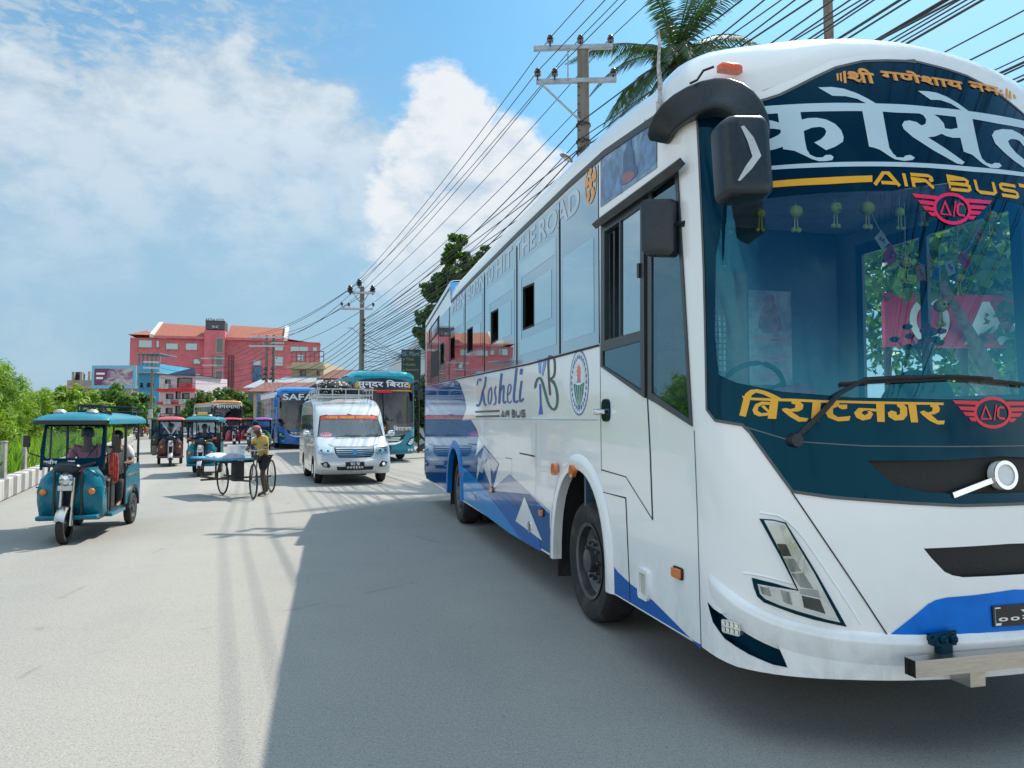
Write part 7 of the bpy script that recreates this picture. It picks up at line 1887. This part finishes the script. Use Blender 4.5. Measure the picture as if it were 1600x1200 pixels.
for _ in range(26):
    px, py = rnd.uniform(205, 440), rnd.uniform(550, 600); MB().box((X_(px), .0, Z(py)), (.22, .08, .22)).build('vent', glz_d, ht)
for px in (357, 361, 364): MB().tube([(X_(px), -.12, Z(555)), (X_(px), -.12, Z(612))], .10, 6).build('drain_pipe', mat('pipe_dark', (.12, .06, .06), .6), ht)
# blue, white and grey houses on the left
hb_, x0, w, h = facade('blue_house', 'narrow bright blue house with dark windows beside the billboard', 215, 248, 568, 95, 9, mat('house_blue', (.10, .40, .60), .8, dirt=(.1, .25, .35), dirt_amt=.5), [(218, 598, 223, 606), (228, 597, 240, 606), (218, 618, 223, 626), (228, 617, 240, 627), (228, 637, 240, 646)], wm=glz_d, frame=mat('frame_blue', (.25, .45, .55), .6))
MB().box((w / 2, 3, h - 1.2), (w + .3, 8, .15)).build('balcony_slab', mat('slab_grey', (.4, .4, .38), .8), hb_)
mb = MB()
for k in range(6): mb.box((w * k / 5, 0, h + .5), (.18, .18, 1.4))
mb.box((w / 2, 2, h + 1.25), (w + .4, 5, .12)); mb.build('roof_shelter', mat('shelter_grey', (.22, .23, .24), .7), hb_)
redb = mat('band_red', (.62, .03, .05), .7); pinkw = mat('house_pale_pink', (.62, .52, .56), .8, var=.06, dirt=(.4, .35, .38), dirt_amt=.35)
hp_, x0, w, h = facade('pink_white_house', 'pale pink and white house with two red bands and balconies', 249, 305, 586, 90, 10, pinkw, [(257, 593, 266, 601), (276, 590, 300, 606), (259, 615, 271, 624), (274, 612, 282, 624), (284, 614, 296, 624), (259, 637, 270, 647), (274, 634, 282, 650)], bands=((607, 612, redb, .6), (628, 632, redb, .5)), wm=glz_d, frame=mat('frame_dark', (.12, .12, .13), .6))
mb = MB(); mb.add([(.8, -.4, h), (w + .2, -.4, h - .1), (w * .55, 4, h + 1.2)], [(0, 1, 2)]); mb.add([(-.2, -.3, h + .02), (w + .3, -.3, h + .02), (w + .3, 8, h + .02), (-.2, 8, h + .02)], [(0, 1, 2, 3)]); mb.build('roof', mat('roof_navy', (.012, .03, .075), .8, spec=.1), hp_, smooth=0)
mb = MB()
for k in range(14): mb.box((pxw(284, 90) - x0 + .08 * 0 + (w - (pxw(284, 90) - x0)) * k / 13, -.9, pz(604, 90)), (.05, .05, .8))
mb.box(((w + pxw(284, 90) - x0) / 2, -.9, pz(601, 90)), (w - (pxw(284, 90) - x0), .08, .08)); mb.build('balcony_rail', redb, hp_)
for px, py in ((262, 604), (290, 628), (266, 628)):
    ac = MB().box((pxw(px, 90) - x0, -.75, pz(py, 90)), (.8, .35, .6)).build('cooler_unit', mat('cooler_pale', (.5, .5, .48), .6), hp_)
    MB().lathe([(.18, -.01), (.22, 0), (.18, .01)], (pxw(px, 90) - x0, -.93, pz(py, 90)), 'y', 14).build('fan_grille', glz_d, ac)
hg_, x0, w, h = facade('grey_house', 'unpainted grey concrete house under the billboard', 104, 218, 594, 112, 10, mat('old_concrete', (.33, .31, .28), .9, var=.2, scale=.6, dirt=(.16, .15, .13), dirt_amt=.6), [(150, 612, 160, 622), (170, 613, 182, 623), (190, 617, 202, 626), (120, 614, 132, 624), (198, 600, 207, 606)], wm=glz_d)
MB().box((w / 2, -.3, pz(605, 112)), (w, .8, .5)).build('balcony_slab', mat('slab_pink', (.45, .3, .26), .85, dirt=(.2, .15, .13), dirt_amt=.4), hg_)
rnd = random.Random(4)
for k in range(9): MB().box((w * (k + .3) / 9, 1, h + .6), (.35, .35, 1.2 + rnd.random())).build('column_stub', mat('old_concrete', (.33, .31, .28), .9), hg_)
wt_ = MB().lathe([(.001, 0), (.7, 0), (.75, 1.0), (.5, 1.35), (.001, 1.4)], (.7, 2, h), 'z', 16).build('water_tank', blackmatte, hg_)
bb = thing('billboard', 'wide billboard with a pale blue frame and a purple and white picture', 'billboard', (pxw(143, 92), 92, 0))
bw_ = pxw(212, 92) - pxw(143, 92); z0b, z1b = pz(607, 92), pz(571, 92)
MB().box((bw_ / 2, 0, (z0b + z1b) / 2), (bw_, .25, z1b - z0b)).build('frame', mat('frame_sky_blue', (.16, .46, .62), .5), bb)
bs_ = lambda u, v, o=0.0: Vector((u, -.13 - o, v))
pic = bpy.data.materials.new('billboard_picture'); pic.use_nodes = True; t = pic.node_tree; tcn = nnode(t, 'ShaderNodeTexCoord', out=3)
n1 = noise(t, vscale(t, tcn, .5, 1, 1), .9, 5, .6, .8); cc = mixc(t, n1.step(.4, .6), (.16, .07, .16), (.5, .46, .5)); cc = mixc(t, noise(t, tcn, 1.2, 4).step(.55, .65) * .7, cc, (.30, .10, .22)); t.links.new(cc.k, t.nodes['Principled BSDF'].inputs['Base Color'])
pcb = surface('picture', [[(.35, z0b + .4), (bw_ - .35, z0b + .4), (bw_ - .35, z1b - .4), (.35, z1b - .4)]], bs_, .01, pic, bb, smooth=0)
surface('picture_band', [[(.35, z1b - .4), (bw_ * .4, z1b - .4), (bw_ * .22, z0b + .4), (.35, z0b + .4)]], bs_, .03, mat('band_plum', (.14, .03, .10), .5), pcb, smooth=0)
for k in range(2): surface('picture_band', [[(.6, z1b - .9 - .55 * k), (bw_ * .30 - .2 * k, z1b - .9 - .55 * k), (bw_ * .30 - .2 * k, z1b - 1.15 - .55 * k), (.6, z1b - 1.15 - .55 * k)]], bs_, .05, whitep, pcb, smooth=0)
mb = MB()
for x in (.6, bw_ / 2, bw_ - .6): mb.tube([(x, .3, 0), (x, .3, z1b - .4)], .10, 6)
mb.build('support', steel, bb)
# right-hand roadside buildings
cream = mat('cream_render', (.52, .43, .28), .85, dirt=(.3, .25, .17), dirt_amt=.4); rust = mat('red_iron_roof', (.20, .075, .055), .7, var=.3, scale=2, dirt=(.2, .08, .06), dirt_amt=.5); tin = mat('grey_tin_roof', (.36, .40, .44), .5, .3, var=.2, scale=3, dirt=(.2, .2, .2), dirt_amt=.3)
hc1, x0, w, h = facade('cream_house', 'small cream house with a flat roof in front of the red hotel', 455, 505, 566, 68, 8, cream, [(468, 578, 478, 588), (494, 579, 499, 587)], wm=glz_d)
MB().box((w / 2, -.2, h - .5), (w + .6, .8, .25)).build('roof_edge', cream, hc1)
mb = MB()
for k in range(8): mb.tube([(w * k / 7, 0, h), (w * k / 7, 0, h + 1.0)], .04, 5)
mb.tube([(0, 0, h + 1.0), (w, 0, h + 1.0)], .04, 5).tube([(0, 0, h + .5), (w, 0, h + .5)], .03, 5); mb.build('roof_railing', mat('railing_dark', (.10, .08, .08), .6), hc1)
def shed(name, label, px0, px1, py_e, py_r, Y, depth, wm_, rm):
    x0, x1 = pxw(px0, Y), pxw(px1, Y); t = thing(name, label, 'shed', (x0, Y, 0)); w = x1 - x0; he, hr = pz(py_e, Y), pz(py_r, Y)
    MB().box((w / 2, depth / 2, he / 2), (w, depth, he)).build('wall', wm_, t)
    mb = MB(); mb.add([(-.3, -.8, he - .1), (w + .3, -.8, he - .1), (w + .3, depth * .6, hr), (-.3, depth * .6, hr), (-.3, -.8, he + .0), (w + .3, -.8, he + .0), (w + .3, depth * .6, hr + .1), (-.3, depth * .6, hr + .1)], [(0, 1, 2, 3), (4, 7, 6, 5), (0, 4, 5, 1), (1, 5, 6, 2), (2, 6, 7, 3), (3, 7, 4, 0)]); mb.build('roof', rm, t, smooth=0)
    MB().box((w * .5, -.03, he * .42), (w * .7, .06, he * .7)).build('shutter', mat('shutter_blue', (.10, .16, .22), .6, var=.3, aniso=(1, 1, 8)), t)
    return t
shed('roadside_shop', 'long low shop with a rusty red roof behind the blue coach', 396, 470, 612, 596, 60, 6, cream, rust)
shed('roadside_shop', 'shop with a grey tin roof between the blue and teal coaches', 432, 520, 600, 586, 64, 6, mat('wall_grey', (.34, .33, .32), .85), tin)
shed('roadside_shop', 'dim shop with a dark red roof next to the second utility pole', 505, 590, 592, 574, 54, 7, mat('wall_umber', (.28, .22, .17), .85), mat('dark_red_roof', (.16, .05, .04), .8, var=.3))
shed('roadside_shop', 'dim shop with a blue front at the foot of the red hotel', 388, 440, 606, 590, 78, 8, mat('wall_slate', (.14, .18, .22), .8), tin)
ws1 = thing('white_warehouse', 'white warehouse with a sloping gable behind the green signboard', 'warehouse', (pxw(582, 52), 52, 0))
w = pxw(760, 52) - pxw(582, 52); he, hr = pz(588, 52), pz(525, 52)
wmat = mat('warehouse_white', (.62, .65, .66), .6, var=.05, dirt=(.4, .4, .38), dirt_amt=.3, aniso=(6, 1, .2))
mb = MB().prism([(0, 0), (w, 0), (w, he), (w * .55, hr + 1.2), (0, he - .5)], lambda u, v: (u, 0, v), lambda u, v: (u, 16, v)); mb.build('gable_wall', wmat, ws1, smooth=0)
mb = MB()
for k in range(4):
    zz_ = he - .9 - .9 * k; mb.box((w * .5, -.06, zz_), (w, .06, .07))
mb.build('wall_rail', mat('rail_grey', (.4, .42, .43), .6), ws1)
MB().box((w * .72, -.5, hr - .9), (w * .5, .9, 1.6)).build('upper_storey', mat('upper_grey', (.28, .30, .30), .8, var=.3), ws1)
sg_ = thing('green_signboard', 'dark green signboard with yellow list lettering behind the teal coach', 'signboard', (pxw(627, 37), 37, 0))
w = pxw(657, 37) - pxw(627, 37); z0s, z1s = pz(610, 37), pz(546, 37)
MB().box((w / 2, 0, (z0s + z1s) / 2), (w, .12, z1s - z0s)).build('board', mat('board_green', (.015, .05, .055), .5), sg_)
ss_ = lambda u, v, o=0.0: Vector((u, -.062 - o, v))
letters('board_letters', 'BK Pillers', (.06, z1s - .32, w - .06, z1s - .10), ss_, .006, mat('board_grey', (.35, .38, .38), .6), sg_, bold=.01)
for k, wd in enumerate(('Tiles', 'Marble', 'Sanitary', 'Paint', 'Hardware')):
    z = z1s - .55 - .27 * k; letters('board_letters', wd, (.22, z, .22 + .08 * len(wd), z + .13), ss_, .006, mat('board_gold', (.42, .30, .06), .6), sg_, bold=.01)
    surface('bullet', [[(.10, z + .02), (.17, z + .06), (.10, z + .11)]], ss_, .006, mat('board_gold', (.42, .30, .06), .6), sg_)
MB().tube([(.1, .1, 0), (.1, .1, z1s)], .05, 8).tube([(w - .1, .1, 0), (w - .1, .1, z1s)], .05, 8).build('post', iron, sg_)
# red hoarding seen through the cabin
a_, b_ = at(1380, 500, 8.7), at(1640, 500, 9.0)
rh = thing('red_hoarding', 'red hoarding with big white letters right of the coach, seen through its windscreen', 'hoarding', (a_.x, a_.y, 0), math.atan2(b_.y - a_.y, b_.x - a_.x))
w = (b_ - a_).length; z0s, z1s = at(1400, 542, 8.7).z, at(1400, 458, 8.7).z
MB().box((w / 2, 0, (z0s + z1s) / 2), (w, .06, z1s - z0s)).build('board', mat('hoarding_red', (.55, .04, .09), .5), rh)
hs2 = lambda u, v, o=0.0: Vector((u, -.031 - o, v))
letters('hoarding_letters', 'AA', (w * .46, z0s + .04, w * .98, z1s - .08), hs2, .006, whitep, rh, bold=.04)
surface('hoarding_ring', [ell(w * .26, (z0s + z1s) / 2, .26, .28), ell(w * .26, (z0s + z1s) / 2, .17, .19)], hs2, .006, whitep, rh)
mb = MB()
for x in (.1, w / 2, w - .1): mb.tube([(x, .08, 0), (x, .08, z1s)], .04, 6)
mb.build('post', iron, rh)
# a boundary wall and pavement along the right side of the road
pv1 = [bw((4.6, s_, 0)) for s_ in (-12, 60)]
rw = BN * 5
mb = MB(); mb.add([(*(bw((4.4, -14, 0)).xy), .14), (*(bw((16, -14, 0)).xy), .14), (*(bw((16, 16, 0)).xy), .14), (*(bw((4.4, 16, 0)).xy), .14), (*(bw((4.4, -14, 0)).xy), -.01), (*(bw((4.4, 16, 0)).xy), -.01)], [(0, 1, 2, 3), (4, 0, 3, 5)])
mb.build('pavement', mat('paving', (.34, .32, .29), .9, var=.15, dirt=(.2, .18, .15), dirt_amt=.4), None, smooth=0)['kind'] = 'structure'

# ================================================================== poles and wires
conc = mat('pole_concrete', (.20, .175, .15), .9, var=.15, scale=10, dirt=(.2, .17, .14), dirt_amt=.4, bump=.3, bscale=50, aniso=(1, 1, .2)); galv = mat('galvanised', (.42, .47, .50), .45, .6, var=.15); ins_m = mat('insulator_brown', (.035, .018, .018), .2, coat=1)
def insul(parent, c, k=1.0, m=ins_m):
    return MB().lathe([(.001, -.10 * k), (.02 * k, -.10 * k), (.02 * k, -.02 * k), (.075 * k, -.02 * k), (.08 * k, .02 * k), (.05 * k, .04 * k), (.08 * k, .06 * k), (.08 * k, .09 * k), (.05 * k, .11 * k), (.06 * k, .14 * k), (.03 * k, .18 * k), (.001, .19 * k)], c, 'z', 14).build('insulator', m, parent)
WD = Vector((9.5, -25.4, 0)).normalized(); WX = Vector((-WD.y, WD.x, 0))          # along the line, across the line
def pole(label, x, y, h, r0, r1, arms, name='utility_pole', group='utility poles'):
    t = thing(name, label, 'utility pole', (x, y, 0), 0, group)
    MB().loft([[Vector((r * math.cos(2 * math.pi * k / 12), r * math.sin(2 * math.pi * k / 12), z)) for k in range(12)] for z, r in ((-.1, r0), (h * .5, (r0 + r1) / 2), (h, r1))]).build('shaft', conc, t)
    return t
p1 = at(911, 78, 18.2); P1 = Vector((p1.x, p1.y, 0)); H1 = p1.z
u1 = pole('near utility pole with two steel crossarms, rising behind the big coach', P1.x, P1.y, H1 + .05, .19, .145, 2)
AX = Vector((1, -.10, -.0)).normalized()
def arm(parent, z, c0, c1, hgt=.10, dpt=.10, y=-.16):
    a = Vector((c0, y - c0 * .1, z + .02)); b = Vector((c1, y - c1 * .1, z - .02)); mb = MB()
    for dz_, h_, d_, dy_ in ((0, hgt, .012, 0), (hgt / 2, .012, dpt, dpt / 2), (-hgt / 2, .012, dpt, dpt / 2)):
        mb.loft([[p + Vector((0, dy_ - d_ / 2, dz_ - h_ / 2)), p + Vector((0, dy_ + d_ / 2, dz_ - h_ / 2)), p + Vector((0, dy_ + d_ / 2, dz_ + h_ / 2)), p + Vector((0, dy_ - d_ / 2, dz_ + h_ / 2))] for p in (a, b)])
    return mb.build('crossarm', galv, parent, smooth=0)
def zpy(py, Y): return pz(py, Y)
Y1 = P1.y
z1a, z1b = at(911, 77, Y1).z, at(911, 129, Y1).z
k1 = Y1 / F_PX
arm(u1, z1a, (832 - 911) * k1, (957 - 911) * k1); arm(u1, z1b, (836 - 911) * k1, (962 - 911) * k1)
MB().tube([((840 - 911) * k1, -.14, z1b - .04), ((905 - 911) * k1, -.14, at(905, 192, Y1).z)], .028, 6).build('brace', galv, u1)
MB().box(((886 - 911) * k1, -.14, (z1a + z1b) / 2), (.035, .03, z1a - z1b)).build('spacer', galv, u1)
ip = []
for px, z in ((858, z1a), (906, z1a), (954, z1a), (838, z1b), (865, z1b), (958, z1b)):
    c = Vector(((px - 911) * k1, -.12, z + .13)); insul(u1, c, 1.05); ip.append(P1 + c + Vector((0, 0, .10)))
mb = MB()
for k in range(9): mb.tube([(-.16, -.13, H1 - 1.0 - .22 * k), (-.10, -.13, H1 - 1.0 - .22 * k)], .012, 5)
mb.build('step_bolt', iron, u1)
zlow = [at(911, y, Y1).z for y in (196, 222, 238, 262, 300)]
mb = MB()
for z in zlow: mb.lathe([(.185, -.03), (.19, 0), (.185, .03)], (0, 0, z), 'z', 12)
mb.build('cable_clamp', iron, u1)
for z in zlow[:3]: MB().ball((-.05, -.17, z), (.05, .05, .07), 8).build('cable_spool', ins_m, u1)
# street lamp on the near pole
lh = at(878, 240, 17.0); lr = at(905, 262, 18.0)
sl = thing('street_lamp', 'grey street lamp reaching out from the near utility pole', 'street lamp', (lr.x, lr.y, lr.z))
d = lh - lr
MB().tube([(.1, .1, -.1), (0, 0, 0), tuple(d * .55)], .03, 8).build('lamp_arm', galv, sl)
dn = d.normalized(); sx_ = dn.cross(Vector((0, 0, 1))).normalized(); sz_ = sx_.cross(dn)
rg = [[d * .5 + dn * l + sx_ * (w_ * math.cos(2 * math.pi * k / 12)) + sz_ * (hh2 * math.sin(2 * math.pi * k / 12)) for k in range(12)] for l, w_, hh2 in ((-.02, .04, .03), (.10, .085, .045), (.35, .10, .04), (.52, .08, .025), (.56, .04, .01))]
lhd = MB().loft(rg).build('lamp_head', mat('lamp_grey', (.25, .27, .28), .5), sl)
MB().loft([[d * .5 + dn * l + sx_ * x - sz_ * .046 for x in (-.06, .06)] for l in (.16, .42)], closed=False, caps=False).build('lamp_glass', mat('lamp_pale_glass', (.6, .6, .56), .3), lhd)
# second pole
p2 = at(566, 455, 40); P2 = Vector((p2.x, p2.y, 0)); k2 = 40 / F_PX; H2 = at(566, 448, 40).z
u2 = pole('second utility pole standing behind the teal coach', P2.x, P2.y, H2, .17, .12, 2)
zz1, zz2 = at(566, 458, 40).z, at(566, 483, 40).z
arm(u2, zz1, (545 - 566) * k2, (587 - 566) * k2); arm(u2, zz2, (533 - 566) * k2, (584 - 566) * k2)
MB().tube([((552 - 566) * k2, -.14, zz1), (0, -.14, at(566, 476, 40).z)], .03, 6).tube([((578 - 566) * k2, -.14, zz1), (0, -.14, at(566, 476, 40).z)], .03, 6).build('brace', galv, u2)
ip2 = []
for px, py in ((548, 456), (562, 446), (583, 456), (535, 477), (546, 478), (584, 478)):
    c = at(px, py, 40) - P2; c.y = -.14; insul(u2, c, 1.9 if py < 470 else 1.0, blackplastic if py < 470 else ins_m); ip2.append(P2 + c + Vector((0, 0, .15)))
MB().tube([(0, -.1, at(566, 524, 40).z), (-.45, -.15, at(566, 515, 40).z)], .03, 6).box((-.55, -.16, at(566, 513, 40).z), (.35, .12, .05)).build('lamp_arm', galv, u2)
mb = MB()
for k in range(7): mb.ball((.15, -.12, at(566, 500 + 8 * k, 40).z), (.07, .07, .09), 6)
mb.build('cable_spool', ins_m, u2)
# further poles
def far_pole(label, px, py, Y, arms_, r=.16):
    q = at(px, py, Y); t = pole(label, q.x, q.y, q.z, r, r * .75, 0)
    for py2, hwid_ in arms_: arm(t, at(px, py2, Y).z, -hwid_, hwid_, .14, .14)
    return t, q
u3, q3 = far_pole('left pole of the tall pair before the red hotel', 417, 524, 66, ((527, 1.6), (541, 1.6)))
u3b, q3b = far_pole('right pole of the tall pair before the red hotel', 428, 524, 66.4, ((536, 1.0),))
for u_, q_ in ((u3, q3), (u3b, q3b)):
    mb = MB(); rnd = random.Random(9)
    for k in range(6): mb.ball((rnd.uniform(-.3, .3), -.2, q_.z - 3 - .45 * k), (.18, .1, .15), 6)
    mb.build('cable_spool', ins_m, u_)
u4, q4 = far_pole('thin utility pole in front of the stair tower of the red hotel', 333, 556, 96, ((560, 1.6), (571, 1.4)), .15)
u5, q5 = far_pole('lone pole with a small sign in front of the blue house', 238, 560, 62, ((566, .7), (575, .7)), .12)
MB().box((0, -.18, pz(647, 62)), (.45, .05, .8)).build('pole_sign', mat('sign_pale', (.6, .6, .56), .6), u5)
MB().box((.0, -.18, pz(662, 62)), (.3, .05, .9)).build('pole_sign', mat('sign_paper', (.5, .5, .5), .6, var=.5, scale=6), u5)

wire_m = mat('wire_black', (.012, .013, .018), .5); WN = [0]
def wire(a, b, sag, r, label='overhead wire running along the road between the utility poles', n=14):
    a, b = Vector(a), Vector(b); pts = []
    for i in range(n + 1):
        k = i / n; p = a.lerp(b, k); p.z -= sag * 4 * k * (1 - k); pts.append(p)
    o = MB().tube(pts, r, 5).build('overhead_wire', wire_m, None, smooth=0)
    tag(o, label, 'wire', 'overhead wires along the road'); return o
P0 = P1 + WD * 27; P00 = P0 + WD * 27
lb1 = 'high wire from the crossarms of the near pole down to the second pole'
lb2 = 'high wire passing overhead towards the near pole from behind the viewer'
lb3 = 'lower cable strung beneath the crossarms of the near pole'
lb4 = 'thick cable crossing the sky at the upper right above the coach'
lb5 = 'distant wire beyond the second utility pole'
for a, b in zip(ip, ip2): wire(a, b, .35, .011, lb1)
for a in ip: wire(a, a + WD * 54, .5, .011, lb2, 40)
for i, z in enumerate(zlow):
    a = P1 + Vector((-.12, -.15, z)); b = P2 + Vector((.15, -.15, at(566, 500 + 12 * i, 40).z)); wire(a, b, .55 + .1 * i, .012 if i % 2 else .016, lb3, 20)
    wire(a, a + WD * 54 + Vector((0, 0, .4)), .8 + .12 * i, .012 if i % 2 else .016, lb3, 40)
for i, (px, py, r) in enumerate(((1179, 0, .011), (1226, 0, .011), (1284, 0, .012), (1310, 0, .012), (1338, 0, .013), (1347, 0, .011), (1387, 0, .019), (1402, 0, .014), (1455, 0, .020), (1461, 0, .012), (1478, 0, .011), (1489, 0, .012), (1502, 0, .011), (1514, 0, .018), (1600, 4, .011), (1600, 40, .012), (1600, 76, .009), (1600, 85, .018), (1600, 90, .012), (1700, 60, .012), (1760, 40, .018), (1830, 60, .012), (1900, 40, .014))):
    a = at(px, py, 9.0); e = P2 + Vector((.15, -.1, at(566, 500 + 4 * i, 40).z)); wire(e, e + (a - e) * 1.75, .10, r, lb4, 40)
e3 = [q3 + Vector((x, -.3, dz_)) for x, dz_ in ((-1.4, 0), (-.5, 0), (.6, 0), (1.4, 0), (-1.2, -.9), (1.2, -.9))]
for a, b in zip(ip2, e3): wire(a, b, .5, .016, lb5)
rnd = random.Random(12)
for k in range(9): wire(P2 + Vector((.1, -.15, at(566, 500 + 9 * k, 40).z)), q3b + Vector((.2, -.3, -2.5 - .5 * k)), .6 + .3 * rnd.random(), .016, lb5)
for k in range(6): wire(q3 + Vector((-.6 + .25 * k, -.2, -.3 * k)), q4 + Vector((-1 + .4 * k, 0, -.3 * k)), .6, .02, lb5)
for k in range(8): wire(P2 + Vector((.1, 0, at(566, 520 + 9 * k, 40).z)), at(690, 560 - 8 * k, 42), .5, .014, 'slack service cable from the second pole to the warehouse')
for k in range(4): wire(q3 + Vector((0, 0, -2 - .5 * k)), q5 + Vector((0, 0, -.4 * k - .2)), .8, .014, lb5)
